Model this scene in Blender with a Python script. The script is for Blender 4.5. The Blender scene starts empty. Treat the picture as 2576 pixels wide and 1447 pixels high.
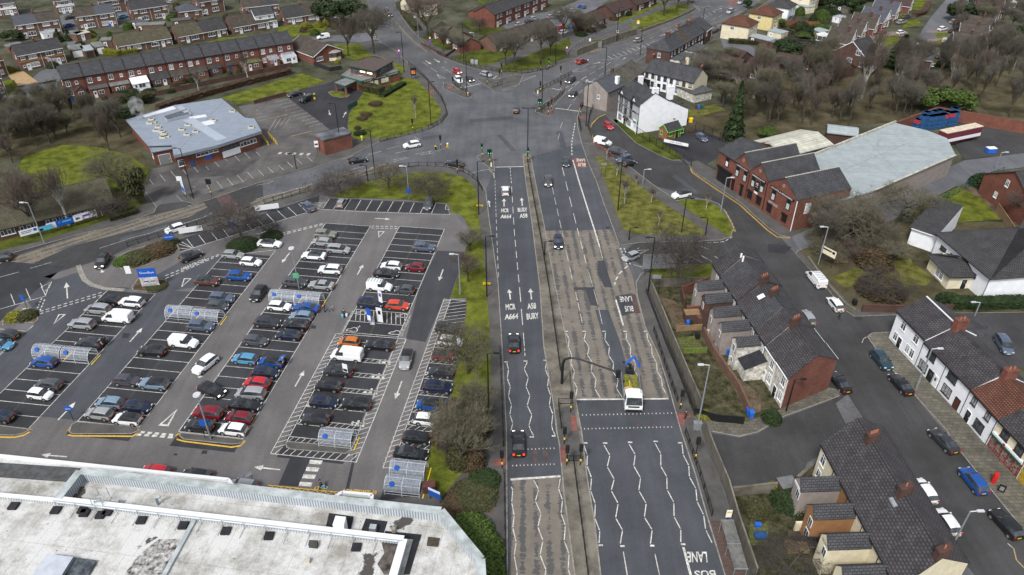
import bpy,math,random
from mathutils import Vector,Matrix
from mathutils.geometry import tessellate_polygon
RN=random.Random(11)
C=bpy.context.scene.collection
rad=math.radians
# ---------------------------------------------------------------- camera, sky, sun, exposure
FPX,CAM_H=1864.0,77.0
PIT=math.atan(1264/FPX)
sc=bpy.context.scene
cam=bpy.data.objects.new('camera',bpy.data.cameras.new('camera'))
C.objects.link(cam)
cam.location=(0,0,CAM_H)
cam.rotation_euler=(math.pi/2-PIT,0,0)
cam.data.sensor_width=36
cam.data.lens=36*FPX/2576
cam.data.clip_end=3000
sc.camera=cam
W=bpy.data.worlds.new('World');sc.world=W;W.use_nodes=True
wn=W.node_tree
bg=wn.nodes['Background']
sky=wn.nodes.new('ShaderNodeTexSky');sky.sky_type='NISHITA';sky.sun_disc=False
SUN_EL,SUN_AZ=rad(50),rad(206)
sky.sun_elevation=SUN_EL;sky.sun_rotation=SUN_AZ
sky.air_density=1.0;sky.dust_density=3.0;sky.ozone_density=1.0
hs=wn.nodes.new('ShaderNodeHueSaturation');hs.inputs['Saturation'].default_value=0.35
wn.links.new(sky.outputs[0],hs.inputs['Color']);wn.links.new(hs.outputs[0],bg.inputs[0])
bg.inputs[1].default_value=0.1
sl=bpy.data.lights.new('sun','SUN');sl.energy=1.5;sl.angle=rad(10);sl.color=(1,0.985,0.96)
so=bpy.data.objects.new('sun',sl);C.objects.link(so)
sdir=Vector((math.sin(SUN_AZ)*math.cos(SUN_EL),math.cos(SUN_AZ)*math.cos(SUN_EL),math.sin(SUN_EL)))
so.rotation_euler=sdir.to_track_quat('Z','Y').to_euler();so.location=(0,0,200)
sc.view_settings.view_transform='Standard';sc.view_settings.look='None'
sc.view_settings.gamma=1;sc.view_settings.exposure=0.86
# ---------------------------------------------------------------- placing helpers
SP,CP=math.sin(PIT),math.cos(PIT)
def G(x,y,z=0.0):
 """ground (or height z) point seen at picture position x, y"""
 dx=(x-1288)/FPX;dy=-(y-723.5)/FPX
 t=(CAM_H-z)/(SP-dy*CP)
 return Vector((dx*t,(CP+dy*SP)*t,z))
def PR(v):
 d=v[2]-CAM_H
 yc=v[1]*SP+d*CP;zc=v[1]*CP-d*SP
 return 1288+FPX*v[0]/zc,723.5-FPX*yc/zc
def HZ(bx,by,ty):
 v=G(bx,by);lo,hi=0.0,45.0
 for _ in range(40):
  m=(lo+hi)/2
  if PR((v.x,v.y,m))[1]>ty:lo=m
  else:hi=m
 return lo
def T(i,j,pts):return[(i*644+x/4,j*361.6+y/4)for x,y in pts]
def xy(v):return Vector((v[0],v[1]))
# ---------------------------------------------------------------- materials
MATS={}
def mat(name,c,rough=0.85,var=0.18,scale=0.6,c2=None,metal=0.0,spec=0.3,bump=0.0,fine=0.0,alpha=1.0,emit=0.0,trans=0.0):
 if name in MATS:return MATS[name]
 m=bpy.data.materials.new(name);m.use_nodes=True;MATS[name]=m
 nt=m.node_tree;N=nt.nodes;Lk=nt.links;b=N['Principled BSDF']
 b.inputs['Roughness'].default_value=rough;b.inputs['Metallic'].default_value=metal
 b.inputs['Specular IOR Level'].default_value=spec
 if alpha<1:b.inputs['Alpha'].default_value=alpha
 if trans:b.inputs['Transmission Weight'].default_value=trans
 if emit:
  b.inputs['Emission Color'].default_value=(*c,1);b.inputs['Emission Strength'].default_value=emit
 tc=N.new('ShaderNodeTexCoord')
 nz=N.new('ShaderNodeTexNoise');nz.inputs['Scale'].default_value=scale;nz.inputs['Detail'].default_value=6;nz.inputs['Roughness'].default_value=0.65
 Lk.new(tc.outputs['Object'],nz.inputs['Vector'])
 rp=N.new('ShaderNodeValToRGB');Lk.new(nz.outputs[0],rp.inputs[0])
 a=[max(0,k*(1-var))for k in c];z=list(c2)if c2 else[min(1,k*(1+var))for k in c]
 rp.color_ramp.elements[0].position=0.36;rp.color_ramp.elements[1].position=0.64
 rp.color_ramp.elements[0].color=(*a,1);rp.color_ramp.elements[1].color=(*z,1)
 out=rp.outputs[0]
 if fine:
  n2=N.new('ShaderNodeTexNoise');n2.inputs['Scale'].default_value=9;n2.inputs['Detail'].default_value=3
  Lk.new(tc.outputs['Object'],n2.inputs['Vector'])
  out=mul(nt,out,n2.outputs[0],1-fine,1+fine)
 Lk.new(out,b.inputs['Base Color'])
 if bump:
  bp=N.new('ShaderNodeBump');bp.inputs['Strength'].default_value=bump;bp.inputs['Distance'].default_value=0.1
  Lk.new(nz.outputs[0],bp.inputs['Height']);Lk.new(bp.outputs[0],b.inputs['Normal'])
 m['col']=out.node.name
 return m
def mul(nt,col,fac,lo,hi,f0=0.3,f1=0.7):
 N=nt.nodes
 mr=N.new('ShaderNodeMapRange');mr.inputs[1].default_value=f0;mr.inputs[2].default_value=f1
 mr.inputs[3].default_value=lo;mr.inputs[4].default_value=hi;nt.links.new(fac,mr.inputs[0])
 vm=N.new('ShaderNodeVectorMath');vm.operation='SCALE'
 nt.links.new(col,vm.inputs[0]);nt.links.new(mr.outputs[0],vm.inputs['Scale'])
 return vm.outputs[0]
def coursed(name,c1,c2,mortar,bw,bh,ms,rough=0.9,dirt=0.25,off=0.5,dscale=0.5,bump=0.3):
 """bricks, tiles, slabs or boards laid in courses along the UVs, which are in metres"""
 if name in MATS:return MATS[name]
 m=mat(name,c1,rough)
 nt=m.node_tree;N=nt.nodes;Lk=nt.links;b=N['Principled BSDF']
 for n in list(N):
  if n.type in('TEX_NOISE','VALTORGB'):N.remove(n)
 uv=N.new('ShaderNodeUVMap');uv.uv_map='UV'
 br=N.new('ShaderNodeTexBrick');br.offset=off
 br.inputs['Color1'].default_value=(*c1,1);br.inputs['Color2'].default_value=(*c2,1);br.inputs['Mortar'].default_value=(*mortar,1)
 br.inputs['Scale'].default_value=1;br.inputs['Mortar Size'].default_value=ms;br.inputs['Mortar Smooth'].default_value=0.3
 br.inputs['Brick Width'].default_value=bw;br.inputs['Row Height'].default_value=bh;br.inputs['Bias'].default_value=-0.1
 Lk.new(uv.outputs[0],br.inputs['Vector'])
 tc=N.new('ShaderNodeTexCoord');nz=N.new('ShaderNodeTexNoise');nz.inputs['Scale'].default_value=dscale;nz.inputs['Detail'].default_value=7;nz.inputs['Roughness'].default_value=0.7
 Lk.new(tc.outputs['Object'],nz.inputs['Vector'])
 out=mul(nt,br.outputs[0],nz.outputs[0],1-dirt,1+dirt)
 Lk.new(out,b.inputs['Base Color'])
 bp=N.new('ShaderNodeBump');bp.inputs['Strength'].default_value=bump;bp.inputs['Distance'].default_value=0.03;bp.invert=True
 Lk.new(br.outputs['Fac'],bp.inputs['Height']);Lk.new(bp.outputs[0],b.inputs['Normal'])
 return m
 # ---------------------------------------------------------------- mesh builder
class MB:
 def __init__(s):s.v=[];s.f=[];s.m=[];s.uv=None
 def poly(s,pts,mi=0):
  n=len(s.v);s.v+=[tuple(p)for p in pts];s.f.append(tuple(range(n,n+len(pts))));s.m.append(mi)
 def cap(s,pts,z,mi=0,up=True):
  """a flat face of any outline"""
  pts=[Vector((p[0],p[1],0))for p in pts]
  for t in tessellate_polygon([pts]):
   a,b,c=(pts[k]for k in t)
   if((b-a).cross(c-a).z>0)!=up:b,c=c,b
   s.poly([(a.x,a.y,z),(b.x,b.y,z),(c.x,c.y,z)],mi)
 def extr(s,pts,z0,z1,mi=0,top=True,mt=None,bottom=False):
  P=[(p[0],p[1])for p in pts]
  ar=sum(P[i][0]*P[(i+1)%len(P)][1]-P[(i+1)%len(P)][0]*P[i][1]for i in range(len(P)))
  if ar<0:P=P[::-1]
  for i in range(len(P)):
   a,b=P[i],P[(i+1)%len(P)]
   s.poly([(*a,z0),(*b,z0),(*b,z1),(*a,z1)],mi)
  if top:s.cap(P,z1,mi if mt is None else mt)
  if bottom:s.cap(P,z0,mi,up=False)
 def box(s,x0,x1,y0,y1,z0,z1,mi=0):
  s.extr([(x0,y0),(x1,y0),(x1,y1),(x0,y1)],z0,z1,mi,bottom=True)
 def obox(s,a,b,w,z0,z1,mi=0):
  """a wall-like box along the line a-b, w wide"""
  a,b=xy(a),xy(b);d=(b-a)
  if d.length<1e-6:return
  d.normalize();n=Vector((-d.y,d.x))*(w/2)
  s.extr([a-n,b-n,b+n,a+n],z0,z1,mi,bottom=True)
 def prof(s,pr,x0,x1,mi=0,caps=True,me=None):
  """outline pr of (y, z) drawn out along x"""
  n=len(pr)
  for i in range(n):
   a,b=pr[i],pr[(i+1)%n]
   s.poly([(x0,*a),(x1,*a),(x1,*b),(x0,*b)],mi if me is None else me[i])
  if caps:
   s.poly([(x0,*q)for q in pr[::-1]],mi);s.poly([(x1,*q)for q in pr],mi)
 def tube(s,a,b,r0,r1=None,n=6,mi=0,cap=True):
  a,b=Vector(a),Vector(b);r1=r0 if r1 is None else r1
  d=b-a
  if d.length<1e-6:return
  d.normalize();u=d.orthogonal().normalized();w=d.cross(u)
  k=len(s.v)
  for q,r in((a,r0),(b,r1)):
   for i in range(n):
    t=2*math.pi*i/n;s.v.append(tuple(q+(u*math.cos(t)+w*math.sin(t))*r))
  for i in range(n):
   j=(i+1)%n;s.f.append((k+i,k+j,k+n+j,k+n+i));s.m.append(mi)
  if cap:
   s.f.append(tuple(range(k+n-1,k-1,-1)));s.m.append(mi);s.f.append(tuple(range(k+n,k+2*n)));s.m.append(mi)
 def ball(s,c,r,rz=None,n=8,mi=0,jit=0):
  rz=rz or r;k=len(s.v);rows=n//2+1
  for i in range(rows):
   t=math.pi*i/(rows-1)
   for j in range(n):
    q=2*math.pi*j/n;e=1+RN.uniform(-jit,jit)
    s.v.append((c[0]+r*e*math.sin(t)*math.cos(q),c[1]+r*e*math.sin(t)*math.sin(q),c[2]+rz*e*math.cos(t)))
  for i in range(rows-1):
   for j in range(n):
    l=(j+1)%n
    s.f.append((k+i*n+j,k+(i+1)*n+j,k+(i+1)*n+l,k+i*n+l));s.m.append(mi)
 def strip(s,pts,w,z,mi=0,closed=False):
  """a flat ribbon w wide along pts, mitred at the bends"""
  P=[xy(p)for p in pts];n=len(P);L=[];Rr=[]
  for i in range(n):
   a=P[i-1]if(i or closed)else P[i];b=P[(i+1)%n]if(i<n-1 or closed)else P[i]
   d1=(P[i]-a);d2=(b-P[i])
   if d1.length<1e-6:d1=d2
   if d2.length<1e-6:d2=d1
   d1=d1.normalized();d2=d2.normalized();t=(d1+d2)
   t=t.normalized()if t.length>1e-3 else d1
   nn=Vector((-t.y,t.x));k=max(0.5,nn.dot(Vector((-d1.y,d1.x))))
   L.append(P[i]+nn*(w/2/k));Rr.append(P[i]-nn*(w/2/k))
  for i in range(n if closed else n-1):
   j=(i+1)%n
   s.poly([(*Rr[i],z),(*Rr[j],z),(*L[j],z),(*L[i],z)],mi)
 def mesh(s,name,mats,smooth=False,sharp=None):
  ml=mats if isinstance(mats,(list,tuple))else[mats];uv=any('UV Map' in q.node_tree.nodes for q in ml)
  me=bpy.data.meshes.new(name);me.from_pydata(s.v,[],s.f)
  for q in ml:me.materials.append(q)
  me.polygons.foreach_set('material_index',s.m)
  if smooth:me.polygons.foreach_set('use_smooth',[True]*len(s.f))
  if uv:
   ul=me.uv_layers.new(name='UV');dat=[0.0]*(2*len(me.loops));up=Vector((0,0,1))
   for p in me.polygons:
    nn=p.normal;u=up.cross(nn)
    if u.length<0.05:u=Vector((1,0,0));v=Vector((0,1,0))
    else:u.normalize();v=nn.cross(u)
    for li in p.loop_indices:
     co=me.vertices[me.loops[li].vertex_index].co
     dat[2*li]=co.dot(u);dat[2*li+1]=co.dot(v)
   ul.data.foreach_set('uv',dat)
  if smooth and sharp:me.set_sharp_from_angle(angle=rad(sharp))
  me.update();return me
 def build(s,name,mats,parent=None,**k):
  return put(name,s.mesh(name,mats,**k),parent)
def put(name,me,parent=None,loc=None,rz=None):
 o=bpy.data.objects.new(name,me);C.objects.link(o)
 if parent is not None:o.parent=parent
 if loc is not None:o.location=loc
 if rz is not None:o.rotation_euler=(0,0,rz)
 return o
def tag(o,label,cat,group=None,kind=None):
 if label:o['label']=label
 if cat:o['category']=cat
 if group:o['group']=group
 if kind:o['kind']=kind
 return o
def thing(name,label,cat,loc=(0,0,0),rz=0.0,group=None):
 o=bpy.data.objects.new(name,None);C.objects.link(o);o.empty_display_size=0.2
 o.location=loc;o.rotation_euler=(0,0,rz)
 return tag(o,label,cat,group)
def struct(name,mb,mats,**k):
 o=mb.build(name,mats,**k);o['kind']='structure';return o
def dup(root,loc,rz,label,group=None,sc_=None):
 def cp(o,par):
  c=o.copy();C.objects.link(c);c.parent=par
  for ch in o.children:cp(ch,c)
  return c
 r=cp(root,None);r.location=loc;r.rotation_euler=(0,0,rz)
 if sc_:r.scale=sc_ if hasattr(sc_,'__len__')else(sc_,)*3
 if label:r['label']=label
 if group:r['group']=group
 return r
def ordn(i):return['first','second','third','fourth','fifth','sixth','seventh','eighth','ninth','tenth','eleventh','twelfth','thirteenth','fourteenth','fifteenth','sixteenth','seventeenth','eighteenth','nineteenth','twentieth'][i]
FONT={}
def textmesh(sx,bold=0.0):
 key=(sx,bold)
 if key in FONT:return FONT[key]
 cu=bpy.data.curves.new('lettering','FONT');cu.body=sx;cu.offset=bold;cu.resolution_u=3
 o=bpy.data.objects.new('lettering',cu);C.objects.link(o)
 bpy.context.view_layer.update()
 me=bpy.data.meshes.new_from_object(o.evaluated_get(bpy.context.evaluated_depsgraph_get()))
 C.objects.unlink(o);bpy.data.objects.remove(o)
 xs=[v.co.x for v in me.vertices];ys=[v.co.y for v in me.vertices]
 x0,x1,y0,y1=min(xs),max(xs),min(ys),max(ys)
 out=([((v.co.x-x0)/(x1-x0),(v.co.y-y0)/(y1-y0))for v in me.vertices],[tuple(p.vertices)for p in me.polygons])
 bpy.data.meshes.remove(me);FONT[key]=out;return out
def add_text(mb,sx,o,u,v,mi=0,bold=0.0):
 """write sx into mb: o its lower left corner, u along the line, v up the letters"""
 vs,fs=textmesh(sx,bold);k=len(mb.v);o,u,v=Vector(o),Vector(u),Vector(v)
 mb.v+=[tuple(o+u*a+v*b)for a,b in vs]
 for f in fs:mb.f.append(tuple(k+i for i in f));mb.m.append(mi)
 # ---------------------------------------------------------------- the materials of the place
def asph(name,c,var=0.15,fine=0.22,st=0.09):
 m=mat(name,c,0.9,var,0.12,fine=fine,spec=0.25,bump=0.05);nt=m.node_tree;N=nt.nodes
 tc=N.new('ShaderNodeTexCoord');mp=N.new('ShaderNodeMapping');mp.inputs['Scale'].default_value=(0.9,0.035,1);nz=N.new('ShaderNodeTexNoise');nz.inputs['Scale'].default_value=1;nz.inputs['Detail'].default_value=4
 mp.inputs['Rotation'].default_value=(0,0,rad(-3));nt.links.new(tc.outputs['Object'],mp.inputs[0]);nt.links.new(mp.outputs[0],nz.inputs[0])
 q=N.new('ShaderNodeTexNoise');q.inputs['Scale'].default_value=0.045;q.inputs['Detail'].default_value=8;q.inputs['Distortion'].default_value=1.5;nt.links.new(tc.outputs['Object'],q.inputs[0])
 nt.links.new(mul(nt,mul(nt,N[m['col']].outputs[0],nz.outputs[0],1-st,1+st),q.outputs[0],0.86,1.14),N['Principled BSDF'].inputs['Base Color']);return m
A_MAIN=asph('asphalt_dark',(0.064,0.069,0.078));A_JUNC=asph('asphalt_junction',(0.095,0.098,0.106),0.2)
A_LANE=asph('asphalt_brown',(0.122,0.117,0.117),0.12);A_BAY=asph('asphalt_bay',(0.036,0.037,0.042),0.22)
A_PATCH=asph('asphalt_patch',(0.048,0.05,0.056),0.12);A_SIDE=asph('asphalt_side',(0.05,0.05,0.051),0.2)
A_LOT=asph('asphalt_lot',(0.1,0.094,0.092),0.35);A_NEW=asph('asphalt_new',(0.034,0.034,0.039),0.2)
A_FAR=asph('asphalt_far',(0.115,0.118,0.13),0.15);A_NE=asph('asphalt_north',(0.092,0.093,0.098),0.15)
PAVE=mat('pavement_tarmac',(0.083,0.08,0.076),0.92,0.22,0.3,fine=0.2)
SLAB=coursed('paving_slabs',(0.14,0.128,0.1),(0.095,0.09,0.075),(0.04,0.04,0.03),0.9,0.6,0.03,dirt=0.35,dscale=0.25)
SETT=coursed('stone_setts',(0.21,0.21,0.22),(0.14,0.14,0.15),(0.05,0.05,0.05),0.3,0.16,0.04)
BLOCKP=coursed('block_paving',(0.14,0.085,0.075),(0.1,0.07,0.065),(0.04,0.035,0.03),0.4,0.2,0.03)
MEDIAN=mat('concrete_median',(0.115,0.105,0.085),0.95,0.35,0.25,c2=(0.2,0.182,0.15),fine=0.2)
KERB=mat('kerb_stone',(0.24,0.225,0.2),0.9,0.3,1.5)
def grassm(name,c,c2,sc1=0.25):
 m=mat(name,c,1.0,0.3,sc1,c2=c2,spec=0.1,fine=0.5,bump=0.4);return m
GRASS=grassm('grass',(0.075,0.093,0.013),(0.142,0.16,0.023),0.35);GRASSY=grassm('grass_worn',(0.078,0.085,0.018),(0.155,0.15,0.04),0.5)
GRASSD=grassm('grass_dark',(0.05,0.065,0.012),(0.09,0.105,0.018));SCRUB=grassm('scrub_ground',(0.05,0.045,0.022),(0.105,0.09,0.055),0.15)  # GRASSD is a darker, duller green than GRASS
WASTE=grassm('garden_ground',(0.045,0.05,0.028),(0.1,0.1,0.07),0.1);YARD=grassm('scruffy_yard',(0.03,0.035,0.014),(0.095,0.085,0.05),0.7);LITTER=grassm('leaf_litter',(0.085,0.062,0.04),(0.15,0.115,0.08),0.4)
MOSSY=coursed('mossy_flags',(0.09,0.11,0.02),(0.12,0.115,0.06),(0.04,0.05,0.01),0.6,0.6,0.04,dirt=0.5)
WHITE=mat('road_paint_white',(0.5,0.49,0.45),0.7,0.3,1.6,c2=(0.66,0.65,0.61),fine=0.3);WHITEW=mat('road_paint_worn',(0.42,0.41,0.38),0.8,0.5,2.5,c2=(0.6,0.58,0.54),fine=0.3)
YELLOW=mat('road_paint_yellow',(0.62,0.38,0.04),0.7,0.2,3.0,fine=0.15);YELLOWW=mat('road_paint_yellow_worn',(0.33,0.25,0.1),0.8,0.4,2.0,fine=0.3)
REDP=mat('red_surface',(0.2,0.07,0.055),0.9,0.35,0.8,c2=(0.24,0.1,0.085),fine=0.25);REDW=mat('red_surface_worn',(0.13,0.06,0.055),0.9,0.4,1.0,c2=(0.1,0.08,0.08),fine=0.25)
BRICK=coursed('red_brick',(0.19,0.052,0.032),(0.13,0.04,0.028),(0.14,0.09,0.07),0.45,0.15,0.025,dirt=0.3)
BRICKD=coursed('dark_brick',(0.1,0.045,0.035),(0.07,0.034,0.028),(0.08,0.06,0.05),0.45,0.15,0.025,dirt=0.3)
BRICKB=coursed('brown_brick',(0.16,0.075,0.05),(0.11,0.055,0.04),(0.13,0.1,0.08),0.45,0.15,0.025,dirt=0.25)
BRICKO=coursed('orange_brick',(0.26,0.1,0.045),(0.2,0.075,0.035),(0.2,0.13,0.08),0.45,0.15,0.025,dirt=0.3)
STONE=coursed('stone_blocks',(0.2,0.18,0.14),(0.13,0.12,0.09),(0.06,0.06,0.045),0.6,0.25,0.03,dirt=0.4)
RENDW=mat('white_render',(0.78,0.8,0.83),0.8,0.05,0.8,c2=(0.84,0.86,0.9),fine=0.06);RENDC=mat('cream_render',(0.66,0.6,0.44),0.85,0.1,0.8,fine=0.08)
RENDD=mat('dirty_white_wall',(0.42,0.4,0.34),0.9,0.4,1.3,c2=(0.7,0.68,0.62),fine=0.25);PEBBLE=mat('pebbledash',(0.27,0.235,0.215),0.95,0.12,0.8,fine=0.25)
TAN=mat('tan_render',(0.28,0.145,0.065),0.9,0.12,0.8,fine=0.1);CREAMY=mat('yellow_render',(0.62,0.52,0.26),0.85,0.08,0.8)
SLATE=coursed('slate_roof',(0.052,0.054,0.06),(0.074,0.074,0.08),(0.022,0.022,0.025),0.5,0.32,0.05,dirt=0.35,rough=0.75)
SLATEN=coursed('old_slate_roof',(0.078,0.07,0.077),(0.05,0.046,0.049),(0.026,0.025,0.026),0.5,0.36,0.07,dirt=0.5,rough=0.7,dscale=0.3)
TILEG=coursed('grey_tiles',(0.075,0.074,0.078),(0.056,0.054,0.056),(0.02,0.02,0.02),0.35,0.34,0.06,dirt=0.3)
TILEBR=coursed('brown_tiles',(0.1,0.082,0.068),(0.075,0.062,0.052),(0.03,0.025,0.02),0.35,0.34,0.06,dirt=0.35)
TILEMO=coursed('mossy_tiles',(0.125,0.115,0.075),(0.09,0.082,0.058),(0.035,0.032,0.02),0.35,0.34,0.06,dirt=0.35)
TILEBL=coursed('blue_grey_tiles',(0.095,0.1,0.118),(0.078,0.083,0.1),(0.04,0.04,0.05),0.35,0.34,0.05,dirt=0.15)
TILERD=coursed('red_tiles',(0.17,0.068,0.04),(0.12,0.05,0.033),(0.04,0.02,0.015),0.35,0.36,0.07,dirt=0.35)
TILEMR=coursed('maroon_tiles',(0.088,0.052,0.046),(0.07,0.044,0.04),(0.03,0.02,0.018),0.35,0.34,0.06,dirt=0.25)
METAL=coursed('ribbed_metal_roof',(0.27,0.31,0.37),(0.24,0.28,0.34),(0.13,0.15,0.19),40,0.5,0.08,dirt=0.12,rough=0.5,off=0)
SHEET=coursed('sheet_roof',(0.31,0.35,0.36),(0.285,0.325,0.335),(0.2,0.23,0.23),30,1.1,0.05,dirt=0.16,rough=0.7,off=0)
SHEETW=coursed('white_sheet_roof',(0.5,0.49,0.42),(0.42,0.41,0.34),(0.25,0.24,0.18),30,0.7,0.06,dirt=0.3,rough=0.7,off=0)
FELT=mat('roofing_felt',(0.075,0.078,0.08),0.95,0.3,1.2,fine=0.15);FELTG=mat('grey_felt',(0.16,0.165,0.165),0.95,0.25,0.6,fine=0.12)
FELTB=mat('black_felt',(0.022,0.022,0.027),0.9,0.3,1.0);LEAD=mat('lead_flashing',(0.3,0.32,0.34),0.6,0.2,2)
UPVC=mat('white_upvc',(0.78,0.79,0.8),0.5,0.03,1);WOODP=mat('dark_frame',(0.035,0.03,0.028),0.7,0.2,1);GREENF=mat('lime_frame',(0.2,0.6,0.1),0.6,0.1,1)
GLASS=mat('window_glass',(0.03,0.036,0.045),0.12,0.4,1.2,c2=(0.11,0.125,0.14),spec=0.7);CURT=mat('curtained_glass',(0.2,0.21,0.22),0.25,0.4,2.5,c2=(0.5,0.51,0.52),spec=0.6)
BLACK=mat('black_metal',(0.012,0.012,0.013),0.5,0.2,1,spec=0.4);GALV=mat('galvanised_steel',(0.3,0.33,0.36),0.45,0.15,2,metal=0.4)
GREYP=mat('grey_paint',(0.2,0.21,0.22),0.6,0.1,2);POT=mat('terracotta',(0.38,0.14,0.08),0.9,0.2,3);DOORW=UPVC
DOORB=mat('black_door',(0.016,0.016,0.018),0.6,0.2,2);DOORR=mat('brown_door',(0.09,0.03,0.022),0.6,0.2,2);DOORBL=mat('blue_door',(0.04,0.07,0.16),0.6,0.2,2)
WOOD=coursed('grey_boards',(0.16,0.145,0.12),(0.11,0.1,0.082),(0.04,0.038,0.03),0.14,30,0.02,dirt=0.3,off=0);WOODT=coursed('tan_boards',(0.3,0.2,0.11),(0.24,0.16,0.085),(0.08,0.05,0.03),0.15,30,0.02,dirt=0.25,off=0)
BLUE=mat('blue_plastic',(0.02,0.12,0.52),0.5,0.15,2);GREENB=mat('green_plastic',(0.02,0.09,0.05),0.5,0.15,2);BROWNB=mat('brown_plastic',(0.1,0.04,0.03),0.5,0.15,2);BLACKB=mat('black_plastic',(0.015,0.015,0.017),0.5,0.2,2)
SIGNW=mat('sign_white',(0.72,0.73,0.75),0.5,0.03,2);SIGNB=mat('sign_blue',(0.015,0.09,0.42),0.5,0.06,2);SIGNY=mat('sign_yellow',(0.75,0.5,0.02),0.5,0.08,2);SIGNR=mat('sign_red',(0.5,0.02,0.02),0.5,0.05,2)
SIGNG=mat('dark_green_paint',(0.02,0.075,0.055),0.5,0.15,2);PURP=mat('sign_purple',(0.16,0.06,0.4),0.5,0.05,2);SIGNBK=mat('sign_black',(0.012,0.012,0.014),0.6,0.1,2);CYAN=mat('sign_cyan',(0.1,0.4,0.6),0.5,0.1,2)
BARK=mat('bark',(0.06,0.05,0.036),0.95,0.3,2,fine=0.2);TWIG=mat('twigs',(0.108,0.098,0.08),0.95,0.4,0.8);TWIGD=mat('dark_twigs',(0.062,0.054,0.046),0.95,0.25,0.8);TWIGG=mat('greenish_twigs',(0.118,0.108,0.074),0.95,0.35,0.8)
TWIGR=mat('reddish_twigs',(0.1,0.078,0.064),0.95,0.25,0.8);BIRCH=mat('birch_bark',(0.3,0.29,0.26),0.9,0.5,2)
def leafm(n,c,c2):return mat(n,c,0.8,0.4,1.6,c2=c2,spec=0.25)
LEAFD=leafm('dark_leaves',(0.012,0.026,0.01),(0.04,0.065,0.02));LEAFG=leafm('green_leaves',(0.035,0.07,0.012),(0.1,0.15,0.03));LEAFY=leafm('yellow_leaves',(0.1,0.11,0.01),(0.27,0.26,0.03))
LEAFB=leafm('brown_leaves',(0.04,0.03,0.015),(0.11,0.075,0.04));LEAFO=leafm('olive_leaves',(0.03,0.035,0.014),(0.085,0.085,0.035));HEDGEB=leafm('beech_leaves',(0.06,0.038,0.025),(0.14,0.09,0.06))
HIVIS=mat('hi_vis_yellow',(0.62,0.75,0.02),0.6,0.1,2);SKIN=mat('skin',(0.45,0.27,0.2),0.6,0.05,2);HAIR=mat('hair',(0.02,0.015,0.012),0.8,0.2,4)
CLEAR=mat('clear_plastic',(0.55,0.6,0.68),0.15,0.15,1.5,alpha=0.28,spec=0.8)
CORR=coursed('corrugated_cladding',(0.5,0.54,0.58),(0.46,0.5,0.54),(0.22,0.25,0.28),0.33,60,0.09,dirt=0.1,off=0)
COPE=mat('parapet_coping',(0.33,0.37,0.36),0.6,0.2,0.6,c2=(0.47,0.51,0.52),fine=0.08);COPEW=mat('white_coping',(0.68,0.7,0.71),0.6,0.03,1)
def surface(name,base,kind,soft=False):
 """worn buff high-friction surfacing with dark wheel tracks and cross bars; UV in metres: u across, v along"""
 m=mat(name,base,0.95,0.15,0.3,fine=0.1);nt=m.node_tree;N=nt.nodes;Lk=nt.links;b=N['Principled BSDF']
 col=N[m['col']].outputs[0];uv=N.new('ShaderNodeUVMap');uv.uv_map='UV'
 sx=N.new('ShaderNodeSeparateXYZ');Lk.new(uv.outputs[0],sx.inputs[0])
 def noise(su,sv,det=3):
  mp=N.new('ShaderNodeMapping');mp.inputs['Scale'].default_value=(su,sv,1);Lk.new(uv.outputs[0],mp.inputs[0])
  n=N.new('ShaderNodeTexNoise');n.inputs['Scale'].default_value=1;n.inputs['Detail'].default_value=det;n.inputs['Roughness'].default_value=0.7;Lk.new(mp.outputs[0],n.inputs[0]);return n.outputs[0]
 def mth(op,a,c,d=None):
  q=N.new('ShaderNodeMath');q.operation=op
  for i,w in enumerate((a,c,d)):
   if w is None:continue
   if isinstance(w,(int,float)):q.inputs[i].default_value=w
   else:Lk.new(w,q.inputs[i])
  return q.outputs[0]
 tr=mth('SINE',mth('MULTIPLY',sx.outputs[0],2*math.pi/1.65),0)
 bars=noise(0.35,2.6,2);blot=noise(0.45,0.16,5);edge=noise(3.0,3.0,4)
 s1=mth('ADD',mth('MULTIPLY',tr,0.1),mth('MULTIPLY',bars,0.5))
 s2=mth('ADD',s1,mth('MULTIPLY',blot,0.75));s3=mth('ADD',s2,mth('MULTIPLY',edge,0.22))
 mr=N.new('ShaderNodeMapRange');mr.inputs[1].default_value=kind;mr.inputs[2].default_value=kind+0.02;Lk.new(s3,mr.inputs[0])
 mx=N.new('ShaderNodeMix');mx.data_type='RGBA';Lk.new(mr.outputs[0],mx.inputs[0]);Lk.new(col,mx.inputs[6]);mx.inputs[7].default_value=(0.085,0.084,0.084,1)
 Lk.new(mx.outputs[2],b.inputs['Base Color']);return m
BUFF=surface('worn_buff_surfacing',(0.17,0.15,0.126),0.785);BUFFL=surface('patchy_buff_surfacing',(0.165,0.142,0.108),0.75)
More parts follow.
